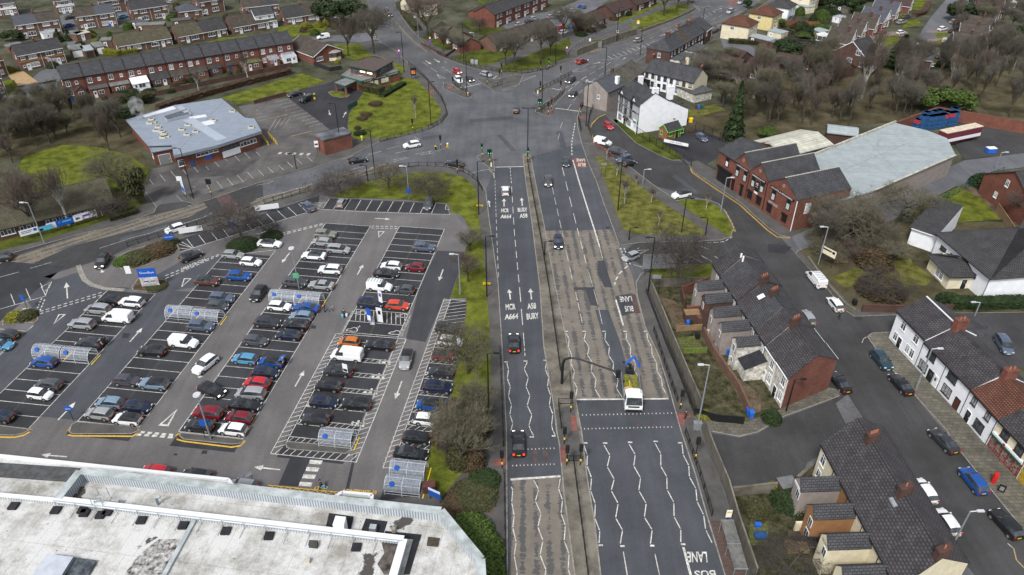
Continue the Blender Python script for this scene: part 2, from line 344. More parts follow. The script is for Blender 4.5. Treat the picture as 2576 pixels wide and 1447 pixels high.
def membrane():
 m=mat('roof_membrane',(0.26,0.25,0.22),0.85,0.0,0.22,c2=(0.55,0.55,0.54),fine=0.14);nt=m.node_tree;N=nt.nodes;Lk=nt.links;b=N['Principled BSDF']
 N['Noise Texture'].inputs['Detail'].default_value=9;N['Noise Texture'].inputs['Roughness'].default_value=0.75
 N['Color Ramp'].color_ramp.elements[0].position=0.36;N['Color Ramp'].color_ramp.elements[1].position=0.56
 col=N[m['col']].outputs[0];tc=N.new('ShaderNodeTexCoord')
 vo=N.new('ShaderNodeTexVoronoi');vo.inputs['Scale'].default_value=0.85;vo.inputs['Randomness'].default_value=0.9;Lk.new(tc.outputs['Object'],vo.inputs['Vector'])
 lt=N.new('ShaderNodeMath');lt.operation='LESS_THAN';Lk.new(vo.outputs['Distance'],lt.inputs[0]);lt.inputs[1].default_value=0.075
 mx=N.new('ShaderNodeMix');mx.data_type='RGBA';Lk.new(lt.outputs[0],mx.inputs[0]);Lk.new(col,mx.inputs[6]);mx.inputs[7].default_value=(0.16,0.15,0.14,1)
 mp=N.new('ShaderNodeMapping');mp.inputs['Rotation'].default_value=(0,0,rad(8));mp.inputs['Scale'].default_value=(1,1,1);Lk.new(tc.outputs['Object'],mp.inputs[0])
 br=N.new('ShaderNodeTexBrick');br.inputs['Scale'].default_value=1;br.inputs['Brick Width'].default_value=1.95;br.inputs['Row Height'].default_value=9;br.inputs['Mortar Size'].default_value=0.022;br.offset=0.5
 br.inputs['Color1'].default_value=br.inputs['Color2'].default_value=(1,1,1,1);br.inputs['Mortar'].default_value=(0.62,0.6,0.57,1);Lk.new(mp.outputs[0],br.inputs['Vector'])
 m2=N.new('ShaderNodeMix');m2.data_type='RGBA';m2.blend_type='MULTIPLY';m2.inputs[0].default_value=1;Lk.new(mx.outputs[2],m2.inputs[6]);Lk.new(br.outputs[0],m2.inputs[7])
 nz=N.new('ShaderNodeTexNoise');nz.inputs['Scale'].default_value=0.11;nz.inputs['Detail'].default_value=8;nz.inputs['Roughness'].default_value=0.6;Lk.new(tc.outputs['Object'],nz.inputs['Vector'])
 mr=N.new('ShaderNodeMapRange');mr.inputs[1].default_value=0.635;mr.inputs[2].default_value=0.65;Lk.new(nz.outputs[0],mr.inputs[0])
 m3=N.new('ShaderNodeMix');m3.data_type='RGBA';Lk.new(mr.outputs[0],m3.inputs[0]);Lk.new(m2.outputs[2],m3.inputs[6]);m3.inputs[7].default_value=(0.07,0.065,0.06,1)
 Lk.new(m3.outputs[2],b.inputs['Base Color']);return m
MEMB=membrane()
# ---------------------------------------------------------------- ground, roads, pavements
def g_poly(name,pts,z,m,thick=0.0,side=None,z0=0.0,uvdir=None):
 b=MB();P=[G(*p)for p in pts]
 if thick:b.extr(P,z0,z,1,mt=0)
 else:b.cap(P,z)
 o=struct(name,b,[m,side or KERB])
 if uvdir is not None:
  d=xy(uvdir).normalized();n=Vector((d.y,-d.x));me=o.data;ul=me.uv_layers['UV'].data
  for l in me.loops:
   c=me.vertices[l.vertex_index].co;ul[l.index].uv=(c.x*n.x+c.y*n.y,c.x*d.x+c.y*d.y)
 return o
gb=MB();gb.cap([(-1500,-300),(1500,-300),(1500,1500),(-1500,1500)],0);struct('ground',gb,WASTE)
g_poly('road',[(-80,600),(380,470),(650,360),(950,330),(1010,150),(905,-60),(980,-60),(1075,100),(1200,170),(1290,182),(1440,145),(1740,25),(1850,-60),(2010,-60),(1800,75),(1620,150),(1540,200),(1530,280),(1600,340),(1720,395),(1880,510),(2000,590),(2100,740),(2300,980),(2600,1350),(2700,1500),(-80,1500)],0.02,A_JUNC)
g_poly('road',[(905,-60),(980,-60),(1006,37),(1031,72),(1069,112),(1101,140),(1136,156),(1226,181),(1160,235),(1044,172),(951,100)],0.023,A_NE)
g_poly('road',[(1226,178),(1363,178),(1438,153),(1513,118),(1648,70),(1850,-60),(2010,-60),(1785,70),(1560,185),(1460,275),(1452,300),(1350,300)],0.023,A_NE)
g_poly('road',[(-80,640),(0,645),(300,560),(400,515),(525,500),(660,455),(664,515),(475,577),(322,624),(250,660),(130,690),(-80,760)],0.024,A_SIDE)
g_poly('road',[(1221,480),(1231,557),(1239,612),(1253,712),(1264,886),(1274,1085),(1277,1480),(1450,1480),(1418,1235),(1400,1085),(1358,723),(1338,561),(1323,461),(1317,420),(1247,418)],0.024,A_MAIN)
g_poly('road',[(1335,394),(1350,474),(1370,574),(1395,711),(1423,848),(1453,1036),(1463,1085),(1478,1210),(1515,1480),(1835,1480),(1778,1297),(1713,1085),(1683,978),(1658,898),(1623,823),(1600,720),(1558,619),(1543,576),(1500,456),(1463,362)],0.025,A_MAIN)
g_poly('road',[(1523,287),(1540,302),(1600,361),(1690,404),(1728,409),(1863,511),(1957,591),(2044,686),(2149,797),(2300,785),(2600,790),(2600,930),(2420,900),(2234,837),(2182,848),(2299,993),(2394,1110),(2600,1370),(2600,1480),(2480,1480),(2120,1060),(1900,640),(1795,670),(1640,680),(1560,640),(1600,610),(1843,600),(1783,504),(1638,466),(1490,362),(1480,300)],0.026,A_SIDE)
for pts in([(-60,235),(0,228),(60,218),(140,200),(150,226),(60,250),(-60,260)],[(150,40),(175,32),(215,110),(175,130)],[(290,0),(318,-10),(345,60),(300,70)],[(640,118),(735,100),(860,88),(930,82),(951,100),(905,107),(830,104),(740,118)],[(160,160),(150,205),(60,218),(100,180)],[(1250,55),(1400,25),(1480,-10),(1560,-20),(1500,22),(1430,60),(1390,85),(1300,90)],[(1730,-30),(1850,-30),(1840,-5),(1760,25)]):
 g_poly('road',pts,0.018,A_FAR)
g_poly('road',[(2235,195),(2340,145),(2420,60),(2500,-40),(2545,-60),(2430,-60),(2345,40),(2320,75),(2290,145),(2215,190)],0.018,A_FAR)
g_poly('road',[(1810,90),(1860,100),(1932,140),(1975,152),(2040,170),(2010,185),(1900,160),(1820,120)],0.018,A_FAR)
E_A=Vector((0.13594526,0.99071635));E_B=Vector((0.99071635,-0.13594526))
def AB(a,b):return E_A*a+E_B*b
g_poly('car_park',[(-80,1190),(-80,740),(0,725),(130,690),(232,672),(300,636),(440,606),(650,541),(804,492),(829,499),(1123,514),(1190,590),(1141,723),(1175,753),(1141,958),(1131,1010),(1069,1157),(1066,1247),(960,1265),(0,1200)],0.028,A_LANE)
def ab_rect(name,a0,a1,b0,b1,z,m):
 b=MB();b.cap([AB(a0,b0),AB(a0,b1),AB(a1,b1),AB(a1,b0)],z);return struct(name,b,m)
ab_rect('car_park',60,108,-115,-102,0.031,A_BAY);g_poly('car_park',[(190,675),(235,700),(330,727),(271,731),(0,990),(0,891),(84,820),(95,795),(60,745),(130,690)],0.03,A_MAIN)
g_poly('car_park',[(391,738),(490,723),(559,644),(460,655),(380,700),(330,727)],0.030,A_MAIN)
ab_rect('car_park',69.5,103,-79.7,-73.6,0.0305,A_MAIN)
ab_rect('car_park',66,101.4,-89,-79.7,0.031,A_BAY);ab_rect('car_park',66.6,117,-73.6,-64,0.031,A_BAY)
ab_rect('car_park',66.6,131.3,-57.8,-48.2,0.031,A_BAY);ab_rect('car_park',66.6,132,-42.0,-32.5,0.031,A_BAY)
ab_rect('car_park',60,107.2,-25.8,-20.8,0.031,A_BAY)
g_poly('car_park',[(800,526),(829,499),(1123,514),(1130,540)],0.031,A_BAY);g_poly('car_park',[(454,634),(800,526),(804,492),(651,541),(440,606)],0.031,A_BAY)
g_poly('car_park',[(1100,631),(1170,634),(1154,686),(1141,723),(1131,753),(1116,753),(1071,861),(1021,853),(1056,720)],0.032,A_PATCH)
g_poly('car_park',T(1,3,[(370,210),(580,215),(420,560),(225,545)]),0.032,A_BAY);g_poly('car_park',T(1,3,[(985,225),(1010,230),(935,590),(900,590)]),0.032,A_BAY)
g_poly('car_park',[(365,481),(385,425),(655,366),(600,268),(726,246),(829,326),(789,400),(789,424),(644,463),(525,504),(457,506),(445,493),(394,521)],0.03,A_LOT)
g_poly('car_park',[(385,440),(640,372),(655,400),(600,440),(470,450),(365,478)],0.033,mat('asphalt_wet_dark',(0.06,0.058,0.06),0.8,0.3,0.15,c2=(0.1,0.095,0.093),fine=0.2))
g_poly('car_park',[(726,247),(754,226),(819,212),(851,198),(894,225),(915,235),(877,290),(873,326),(789,337),(829,326)],0.034,A_NEW)
mdir=G(1398,723)-G(1478,1210);mdir2=G(1480,640)-G(1560,1000)
g_poly('worn_surfacing',[(1288,1203),(1412,1198),(1418,1235),(1448,1480),(1284,1480)],0.029,BUFF,uvdir=G(1360,1203)-G(1365,1440))
g_poly('worn_surfacing',[(1372,581),(1541,578),(1556,618),(1590,690),(1603,745),(1623,823),(1658,898),(1683,1003),(1449,1006),(1423,848),(1395,711)],0.029,BUFF,uvdir=mdir2)
g_poly('road_patch',T(2,1,[(860,1180),(930,1180),(1010,1446),(930,1446),(860,1300)]),0.032,A_PATCH)
g_poly('road_patch',T(2,2,[(620,0),(830,0),(870,190),(790,180),(740,30),(620,25)]),0.032,A_PATCH);g_poly('road_patch',T(2,2,[(1040,90),(1210,60),(1250,250),(1110,290)]),0.0325,A_PATCH)
g_poly('road_patch',[(1497,780),(1530,780),(1560,860),(1600,1003),(1560,1003),(1520,860)],0.032,A_MAIN)
wdir=G(480,540)-G(0,700)
g_poly('worn_surfacing',T(0,1,[(-20,1190),(850,900),(1450,740),(1880,640),(2050,590),(2090,640),(1900,740),(1500,840),(1000,960),(700,1040),(-20,1370)]),0.029,BUFFL,uvdir=wdir)
g_poly('worn_surfacing',T(1,1,[(-60,600),(0,560),(300,490),(560,405),(600,470),(100,600),(-60,650)]),0.029,BUFFL,uvdir=wdir)
g_poly('worn_surfacing',T(1,1,[(820,290),(1040,270),(1300,200),(1400,235),(1000,350),(850,400)]),0.029,BUFFL,uvdir=wdir)
g_poly('red_surfacing',T(0,1,[(2150,500),(2280,490),(2480,700),(2470,790),(2300,740)]),0.03,REDW)
g_poly('red_surfacing',T(2,1,[(610,148),(735,150),(760,240),(650,245)]),0.03,REDP)
g_poly('red_surfacing',T(2,2,[(1180,65),(1240,70),(1290,260),(1240,270),(1210,140)]),0.033,REDW)
for pts in(T(2,0,[(2145,50),(2235,5),(2280,0),(2280,20),(2200,60)]),T(2,0,[(1790,175),(1830,158),(1852,165),(1810,185)])):g_poly('red_surfacing',pts,0.03,REDP)
for x0,y0,x1,y1 in((215,185,250,330),(310,195,365,245),(330,250,350,320)):g_poly('red_surfacing',T(2,3,[(x0,y0),(x1,y0),(x1,y1),(x0,y1)]),0.0285,REDW)
for x in(1265,1420,1525):g_poly('red_surfacing',T(2,2,[(x-30,1385),(x+10,1375),(x+30,1395),(x,1405)]),0.0285,REDW)
for q in([(1180,300),(1290,292),(1292,300),(1182,309)],[(1250,340),(1262,340),(1300,380),(1286,381)],[(1060,345),(1110,338),(1112,346),(1064,353)],[(1400,330),(1412,329),(1425,372),(1411,373)],[(300,600),(420,565),(424,571),(304,607)],[(1700,440),(1760,485),(1750,489),(1690,444)]):g_poly('road_patch',q,0.033,A_MAIN)
# ---- raised ground: kerb line first, back edge after
def raised(name,kerb,back,m=PAVE,z=0.11,closed=False,top='pavement'):
 g_poly(name,kerb+back,z,m,thick=1)
 b=MB();P=[G(*p)for p in kerb];b.strip(P,0.16,z+0.004,closed=closed)
 struct('kerb',b,KERB)
K_IN=[(322,622),(375,606),(475,574),(527,558),(644,520),(666,512),(799,476),(901,446),(1004,423),(1060,417),(1120,418),(1160,427),(1190,443),(1208,458),(1222,482),(1231,557),(1239,612),(1253,712),(1264,886),(1274,1085),(1277,1480)]
B_CP=[(1243,1480),(1150,1480),(1100,1300),(950,1262),(1066,1247),(1069,1157),(1100,1090),(1131,1010),(1141,958),(1171,790),(1172,753),(1131,753),(1141,723),(1154,686),(1166,646),(1176,612),(1184,586),(1171,559),(1154,540),(1130,538),(1131,521),(1123,514),(1019,505),(876,500),(829,499),(804,491),(739,510),(651,540),(537,575),(440,606),(425,600),(330,627)]
raised('pavement',K_IN,B_CP)
g_poly('grass_verge',[(861,479),(926,458),(1014,439),(1069,435),(1124,436),(1164,446),(1184,461),(1199,481),(1204,541),(1214,611),(1224,721),(1226,748),(1234,873),(1236,998),(1234,1083),(1222,1120),(1107,1258),(1070,1245),(1071,1157),(1102,1090),(1133,1010),(1143,958),(1173,790),(1174,751),(1134,751),(1143,723),(1156,686),(1168,646),(1178,612),(1186,586),(1173,559),(1155,538),(1133,537),(1134,519),(1123,512),(1019,503),(876,498),(835,497)],0.13,GRASS)
g_poly('planting_bed',[(1124,1262),(1160,1212),(1215,1176),(1240,1182),(1243,1296),(1180,1280)],0.13,LITTER)
g_poly('planting_bed',[(1150,1300),(1243,1340),(1243,1480),(1210,1480)],0.13,LITTER)
raised('pavement',T(0,1,[(1150,1190),(1190,1140),(1300,1085),(1700,960),(1770,985),(1805,1070),(1600,1175),(1350,1270),(1230,1265),(1165,1230)]),[],m=LITTER,closed=True)
b_=MB();b_.strip([G(*p)for p in T(0,1,[(790,1225),(815,1300),(850,1370),(930,1425),(1060,1460),(1250,1475)])],0.9,0.05);struct('kerb',b_,KERB)
g_poly('road_patch',T(0,1,[(760,1240),(440,1340),(560,1370),(800,1290)]),0.031,A_LANE)
g_poly('road_patch',T(0,1,[(830,1225),(1110,1130),(1150,1220),(1230,1270),(1390,1275),(1380,1446),(1060,1446),(930,1415),(850,1340)]),0.035,A_LANE)
raised('pavement',T(0,2,[(1395,-90),(1560,-80),(1670,-75),(1680,-50),(1570,50),(1340,35),(1330,0)]),[],m=LITTER,closed=True)
raised('pavement',T(0,2,[(30,345),(80,300),(380,300),(385,325),(350,360),(120,350),(30,385)]),[],m=LITTER,closed=True)
K_W=[(-80,672),(0,647),(15,642),(212,587),(300,569),(362,545),(388,535),(394,522),(365,482)]
raised('pavement',K_W,[(352,478),(370,508),(345,524),(290,548),(230,568),(112,605),(0,632),(-80,655)])
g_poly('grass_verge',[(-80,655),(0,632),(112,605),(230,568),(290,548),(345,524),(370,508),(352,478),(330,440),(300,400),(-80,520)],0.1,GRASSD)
g_poly('grass_bank',[(45,425),(60,395),(160,365),(250,372),(330,392),(375,430),(352,478),(270,470),(120,470)],0.11,GRASS)
K_C=[(445,493),(457,506),(485,513),(525,504),(644,463),(789,424),(884,391),(956,357),(1019,340),(1079,325),(1114,310),(1130,290),(1126,275),(1111,245),(1094,220),(1069,192),(1044,172),(1029,162),(994,128),(951,103)]
raised('pavement',K_C,[(905,108),(838,110),(866,145),(945,140),(985,155),(1005,182),(915,223),(915,235),(894,260),(877,290),(874,325),(887,353),(795,385),(789,407),(644,449),(500,495),(460,480),(448,480)])
g_poly('lawn',T(1,0,[(925,1290),(1000,1420),(1150,1385),(1250,1405),(1450,1370),(1700,1290),(1820,1220),(1865,1150),(1850,1080),(1760,960),(1680,870),(1620,810),(1480,785),(1390,790),(1080,890),(1085,940),(1000,1040),(935,1160)]),0.125,GRASS)
g_poly('lawn',T(1,0,[(780,455),(1050,445),(1100,500),(1175,560),(1150,575),(1000,610),(900,580)]),0.125,GRASS)
g_poly('lawn',T(1,0,[(1390,635),(1500,680),(1495,735),(1400,760)]),0.125,GRASS)
raised('pavement',T(1,0,[(728,935),(760,920),(840,925),(940,955),(920,980),(850,985),(770,970)]),[],m=GRASS,closed=True)
g_poly('lawn',[(340,300),(560,245),(640,222),(760,185),(819,205),(754,226),(700,243),(600,262),(560,247),(440,265)],0.05,GRASS)
K_N=[(976,-60),(1006,37),(1031,72),(1069,112),(1101,140),(1136,156),(1194,175),(1226,181),(1288,190),(1328,187),(1363,180),(1400,167),(1438,155),(1463,140),(1513,120),(1575,103),(1600,92),(1648,72),(1738,35),(1755,22),(1735,8),(1700,-20)]
raised('pavement',K_N,[(1560,20),(1400,90),(1300,110),(1240,130),(1130,110),(1060,60),(1010,-60)])
for pts in([(1060,95),(1088,80),(1150,118),(1146,128),(1110,125)],[(1133,145),(1200,126),(1290,120),(1300,135),(1245,160),(1225,166),(1194,166)],[(1250,176),(1262,168),(1330,140),(1432,95),(1436,112),(1432,142),(1400,156),(1363,169),(1328,178),(1290,182)],[(1588,72),(1583,57),(1663,27),(1710,10),(1738,17),(1698,45),(1608,75)],[(1545,50),(1600,30),(1663,4),(1670,10),(1560,58)],[(1158,55),(1230,48),(1290,92),(1250,105),(1190,78)],[(1200,-10),(1245,-10),(1235,8),(1205,12)]):
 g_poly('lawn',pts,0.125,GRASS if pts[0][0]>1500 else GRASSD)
K_P=[(1496,361),(1463,361),(1453,320),(1452,297),(1460,270),(1473,252),(1520,207),(1558,182),(1623,140),(1700,105),(1785,65),(1888,32),(1932,5),(1990,-40)]
raised('pavement',K_P,[(2060,-40),(1900,60),(1770,112),(1690,165),(1640,200),(1560,300),(1545,318),(1523,287),(1503,295),(1488,312),(1485,332)])
K_I=[(1463,361),(1480,411),(1500,456),(1520,516),(1543,576),(1558,619),(1580,615),(1613,611),(1713,608),(1763,608),(1813,605),(1838,596),(1845,574),(1826,536),(1808,514),(1783,504),(1738,500),(1703,506),(1690,498),(1638,462),(1583,420),(1543,399),(1496,361)]
raised('pavement',K_I,[])
g_poly('grass_verge',T(2,1,[(840,125),(890,130),(1100,270),(1250,390),(1500,590),(1650,680),(1900,850),(1940,900),(1930,930),(1230,915),(1120,870),(1050,700),(960,450)]),0.125,GRASSY)
g_poly('grass_verge',T(2,1,[(1665,588),(1740,562),(1950,575),(2075,640),(2185,780),(2215,870),(2200,925),(2175,938),(1900,760)]),0.125,GRASS)
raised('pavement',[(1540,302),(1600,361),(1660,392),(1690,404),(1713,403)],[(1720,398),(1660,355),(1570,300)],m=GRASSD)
g_poly('yard',[(1640,350),(1712,330),(1745,318),(1830,355),(1800,400),(1760,425),(1730,405),(1700,385)],0.03,A_NEW)
g_poly('lawn',[(1700,285),(1800,262),(1845,290),(1800,330),(1750,318),(1712,312)],0.03,GRASSY)
raised('pavement',[(1728,409),(1745,434),(1788,461),(1863,511),(1932,574),(1957,591),(1990,598)],[(2010,588),(1900,500),(1800,430),(1755,405)])
raised('pavement',[(2050,615),(2007,632),(2002,640),(2044,686),(2077,723),(2124,780),(2149,797),(2254,793),(2400,788)],[(2576,786),(2650,700),(2650,560),(2300,560),(2100,600)],m=SCRUB)
g_poly('pavement',[(2006,634),(2012,634),(2060,685),(2100,725),(2150,778),(2250,778),(2254,792),(2149,796),(2124,779),(2077,722),(2044,686),(2003,641)],0.114,PAVE)
for pts in(T(3,1,[(640,1350),(900,1250),(1150,1190),(1350,960),(1450,1200),(1650,1350),(1600,1430),(1250,1430),(760,1446)]),):g_poly('rough_grass',pts,0.12,GRASSY)
g_poly('rough_grass',T(3,1,[(620,1050),(1000,1000),(1130,1100),(1000,1220),(700,1200)]),0.121,LITTER)
g_poly('path',T(3,1,[(1300,900),(1370,900),(1280,1030),(1260,1200),(1330,1340),(1270,1340),(1200,1200),(1220,1030)]),0.124,LITTER)
g_poly('lawn',T(3,1,[(1420,680),(1900,430),(2150,560),(2340,770),(1700,810),(1500,760)]),0.13,GRASS)
g_poly('planting_bed',T(3,1,[(1900,430),(1990,410),(2250,560),(2400,760),(2340,770),(2150,600)]),0.128,LITTER)
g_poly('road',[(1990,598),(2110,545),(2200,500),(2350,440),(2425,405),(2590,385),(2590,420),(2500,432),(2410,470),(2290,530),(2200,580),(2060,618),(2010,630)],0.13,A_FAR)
g_poly('yard',[(2380,330),(2420,300),(2650,330),(2650,380),(2425,402)],0.12,A_SIDE)
raised('pavement',[(2420,860),(2236,837),(2194,839),(2182,848),(2199,873),(2244,931),(2299,993),(2382,1085),(2394,1110),(2494,1235),(2600,1365)],[(2700,1330),(2580,1180),(2400,1010),(2302,925),(2300,850)],m=SLAB)
K_S=[(1795,667),(1700,668),(1645,672),(1612,690),(1600,712),(1603,745),(1623,823),(1658,898),(1683,978),(1713,1085),(1750,1197),(1778,1297),(1823,1446),(1835,1480)]
raised('pavement',K_S,[(1900,1480),(1843,1335),(1820,1240),(1760,1085),(1745,1048),(1678,863),(1640,770),(1625,715),(1640,690),(1790,680)])
g_poly('block_paving',[(1787,1312),(1836,1312),(1890,1480),(1835,1480)],0.115,BLOCKP)
g_poly('red_surfacing',T(2,2,[(1655,1270),(1790,1265),(1800,1310),(1740,1330),(1730,1400),(1690,1400)]),0.116,REDP)
g_poly('garden_ground',[(1640,690),(1790,680),(1850,700),(1980,960),(1965,1040),(1880,1065),(1745,1048),(1678,863)],0.06,YARD)
g_poly('lawn',T(2,1,[(1400,1245),(2020,1215),(2000,1360),(1860,1400),(1380,1320)]),0.12,GRASS)
g_poly('garden_ground',T(2,2,[(1480,90),(1640,140),(1760,300),(1800,430),(1650,430),(1560,250)]),0.065,LITTER)
g_poly('patio',T(2,2,[(1650,510),(1860,490),(1940,640),(1720,650)]),0.07,MOSSY);g_poly('patio',T(2,2,[(1950,520),(2140,500),(2170,640),(2000,600)]),0.07,MOSSY)
g_poly('garden_ground',T(2,2,[(2130,850),(2330,950),(2520,1100),(2500,1250),(2380,1290),(2200,960)]),0.07,LITTER)
raised('pavement',[(1790,1086),(1860,1099),(1905,1088),(1975,1047),(2112,997)],[(2120,985),(2072,972),(1965,1030),(1880,1062),(1745,1048)],m=SLAB)
g_poly('yard',[(1785,1090),(1860,1102),(1908,1090),(1978,1050),(2113,999),(2160,1060),(2090,1130),(2030,1165),(2020,1197),(1832,1242)],0.05,A_SIDE)
g_poly('setts',T(3,2,[(680,1170),(800,1080),(950,1310),(780,1375)]),0.056,SETT)
g_poly('garden_ground',[(1832,1242),(2020,1197),(2090,1130),(2260,1480),(1900,1480)],0.05,YARD)
g_poly('patio',T(2,3,[(2400,900),(2576,750),(2576,1150),(2380,1150)]),0.07,MOSSY)
g_poly('patio',T(3,3,[(200,1000),(480,980),(560,1180),(200,1190)]),0.07,LITTER)
MED=[(1315,391),(1325,387),(1335,394),(1350,474),(1370,574),(1395,711),(1423,848),(1438,936),(1453,1036),(1463,1085),(1478,1210),(1495,1310),(1515,1480),(1450,1480),(1418,1235),(1408,1122),(1400,1085),(1393,1023),(1368,873),(1358,723),(1338,561),(1323,461)]
raised('central_reservation',MED,[],m=MEDIAN,closed=True)
g_poly('pavement',T(2,2,[(440,1240),(620,1180),(660,1400),(700,1446),(460,1446)]),0.118,PAVE);g_poly('pavement',T(2,3,[(460,0),(670,0),(720,290),(510,300)]),0.118,PAVE)
g_poly('red_surfacing',T(2,2,[(588,1290),(645,1300),(655,1446),(600,1446)]),0.122,REDP);g_poly('red_surfacing',T(2,3,[(482,165),(545,160),(530,325),(492,320)]),0.122,REDP)
g_poly('red_surfacing',T(1,3,[(2390,290),(2515,275),(2515,355),(2395,355)]),0.118,REDP)
isl=[T(1,0,[(1890,830),(1930,845),(2000,880),(2170,970),(2165,990),(2090,985),(2000,950),(1880,890)]),T(1,0,[(2210,790),(2330,790),(2420,800),(2576,760),(2700,740),(2640,860),(2400,925),(2330,880)]),T(2,0,[(220,935),(380,860),(600,750),(600,790),(380,900),(320,920),(255,970)]),T(2,0,[(230,1120),(300,1060),(520,910),(540,940),(430,1060),(370,1175),(300,1160)]),T(1,1,[(1800,80),(1950,30),(1950,48),(1830,82)]),T(1,1,[(2215,135),(2300,100),(2380,90),(2400,280),(2385,280)])]
for q in isl:raised('traffic_island',q,[],closed=True)
g_poly('road_patch',T(3,1,[(0,1010),(90,1010),(240,1040),(180,1110),(0,1090)]),0.03,A_NEW)
for pts in(T(1,0,[(1730,905),(1790,905),(1795,940),(1735,945)]),T(1,0,[(1920,870),(1980,870),(1985,895),(1930,895)]),T(2,0,[(655,1180),(745,1180),(745,1200),(680,1205)]),T(2,0,[(355,1115),(410,1115),(400,1150),(365,1150)])):g_poly('red_surfacing',pts,0.122,REDP)
for pts in([(-20,200),(35,202),(50,225),(-20,235)],[(10,232),(60,226),(60,235),(5,242)],[(700,68),(760,62),(830,60),(815,80),(740,95),(700,82)],[(560,95),(700,85),(690,110),(640,118),(520,108)],[(230,100),(255,100),(250,112),(232,110)]):g_poly('lawn',pts,0.05,GRASS)
g_poly('drive',[(12,182),(60,180),(96,207),(45,217)],0.05,mat('sandy_paving',(0.36,0.25,0.13),0.9,0.15,1,fine=0.2))
for pts in([(2292,0),(2330,0),(2345,18),(2320,28),(2285,22)],[(2275,55),(2310,48),(2318,62),(2270,72)],[(2205,95),(2260,88),(2262,108),(2225,118),(2190,105)],[(2350,83),(2385,83),(2385,98),(2358,96)],[(2335,108),(2370,100),(2395,118),(2340,118)],[(2260,25),(2290,25),(2285,45),(2262,50)],[(2000,15),(2060,12),(2050,28),(1990,30)]):g_poly('lawn',pts,0.05,GRASS)
for pts in([(2240,80),(2282,80),(2285,90),(2250,92),(2200,100),(2190,92)],[(2320,100),(2370,96),(2372,108),(2330,112)],[(2330,78),(2400,72),(2402,85),(2332,82)]):g_poly('drive',pts,0.045,mat('pink_paving',(0.2,0.15,0.14),0.9,0.2,1))
g_poly('rough_grass',[(1710,305),(1830,275),(1990,290),(1930,350),(1850,360),(1740,320)],0.04,SCRUB)
g_poly('wood_floor',[(1850,160),(2600,150),(2600,330),(2300,300),(1940,345),(1830,300)],0.03,SCRUB)
g_poly('wood_floor',[(-80,240),(150,255),(320,300),(380,430),(300,400),(60,395),(-80,430)],0.03,SCRUB)
# ---------------------------------------------------------------- painted markings
ZM=0.040
mw,my,mww,myw=MB(),MB(),MB(),MB()
def gl(mb,pts,w=0.12,z=ZM):mb.strip([G(*p)for p in pts],w,z)
def wl(mb,pts,w=0.1,z=ZM):mb.strip(pts,w,z)
def dash(mb,p,q,L,gap,w=0.12,z=ZM,off=0.0):
 a,b=xy(G(*p)),xy(G(*q));d=b-a;n=d.length;d.normalize();t=off
 while t<n-0.2:
  e=min(t+L,n);mb.strip([a+d*t,a+d*e],w,z);t+=L+gap
def dashn(mb,pts,n,fill=0.5,w=0.12,z=ZM):
 P=[xy(G(*p))for p in pts]
 for i in range(n):
  t0,t1=i/n,(i+fill)/n
  def at(t):
   t*=len(P)-1;k=min(int(t),len(P)-2);return P[k].lerp(P[k+1],t-k)
  mb.strip([at(t0),at(t1)],w,z)
def arrow(mb,tail,tip,w=0.25,hw=0.9,hl=0.32,z=ZM):
 a,b=xy(G(*tail)),xy(G(*tip));d=b-a;L=d.length;d.normalize();n=Vector((-d.y,d.x));k=b-d*L*hl
 mb.strip([a,k],w,z);mb.poly([(*(k-n*hw/2),z),(*b,z),(*(k+n*hw/2),z)][::1],0)
def gtext(mb,sx,p00,p10,p01,z=ZM,bold=0.02):
 o,u,v=G(*p00),G(*p10)-G(*p00),G(*p01)-G(*p00);o.z=z;add_text(mb,sx,o,u,v,bold=bold)
def bays(mb,b0,b1,mid,a_list,z=ZM):
 for a in a_list:wl(mb,[AB(a,b0),AB(a,b1)],0.1,z)
def fr(a0,a1,st=2.45):
 out=[];a=a0
 while a<=a1+0.01:out.append(a);a+=st
 return out
wl(mw,[AB(60,-95.5),AB(89.7,-95.5)]);bays(mw,-105,-95.5,0,fr(66,89))
for b0,b1,a0,a1,ph in((-89.05,-79.7,66.5,101.4,69.3),(-73.6,-64.05,69.2,119.0,69.35),(-57.95,-48.15,69.5,131.2,69.35)):
 wl(mw,[AB(a0,b0),AB(a1 if b0<-80 or b0>-60 else 115.7,b0)]);wl(mw,[AB(a0,b1),AB(a1,b1)])
 q=[a for a in fr(ph,a1-1)];bays(mw,b0,b1,0,q)
wl(mw,[AB(131.2,-57.95),AB(131.2,-48.15)]);wl(mw,[AB(115.7,-73.6),AB(119.3,-64.05)])
wl(mw,[AB(95,-42.05),AB(132,-42.05)]);wl(mw,[AB(95,-32.4),AB(132,-32.4)]);wl(mw,[AB(132,-42.05),AB(132,-32.4)]);bays(mw,-42.05,-32.4,0,fr(104.9,131))
for a in(101.9,98.4,95.2):wl(mw,[AB(a,-42.05),AB(a,-32.4)])
for i in range(12):
 b=-41.8+i*0.8
 if not 4<i<7:wl(mw,[AB(101.7,b),AB(98.6,b+0.85)],0.1)
def hatch(a0,a1,b0,b1,st=1.0,sl=0.8,z=ZM):
 a=a0
 while a<a1:
  wl(mw,[AB(a,b0),AB(min(a1,a+sl),b1)],0.1,z);a+=st
wl(mw,[AB(94.6,-43.1),AB(67.1,-43.1),AB(67.2,-30.8),AB(94.8,-30.95),AB(94.6,-43.1)],0.11)
wl(mw,[AB(94.4,-41.75),AB(69.4,-41.75)]);wl(mw,[AB(94.4,-32.3),AB(69.6,-32.2)])
hatch(68.2,94.2,-43.1,-41.75);hatch(68.2,94.2,-32.2,-30.95)
for i in range(11):wl(mw,[AB(67.2,-42.5+i*1.08),AB(68.5,-41.9+i*1.08)],0.1)
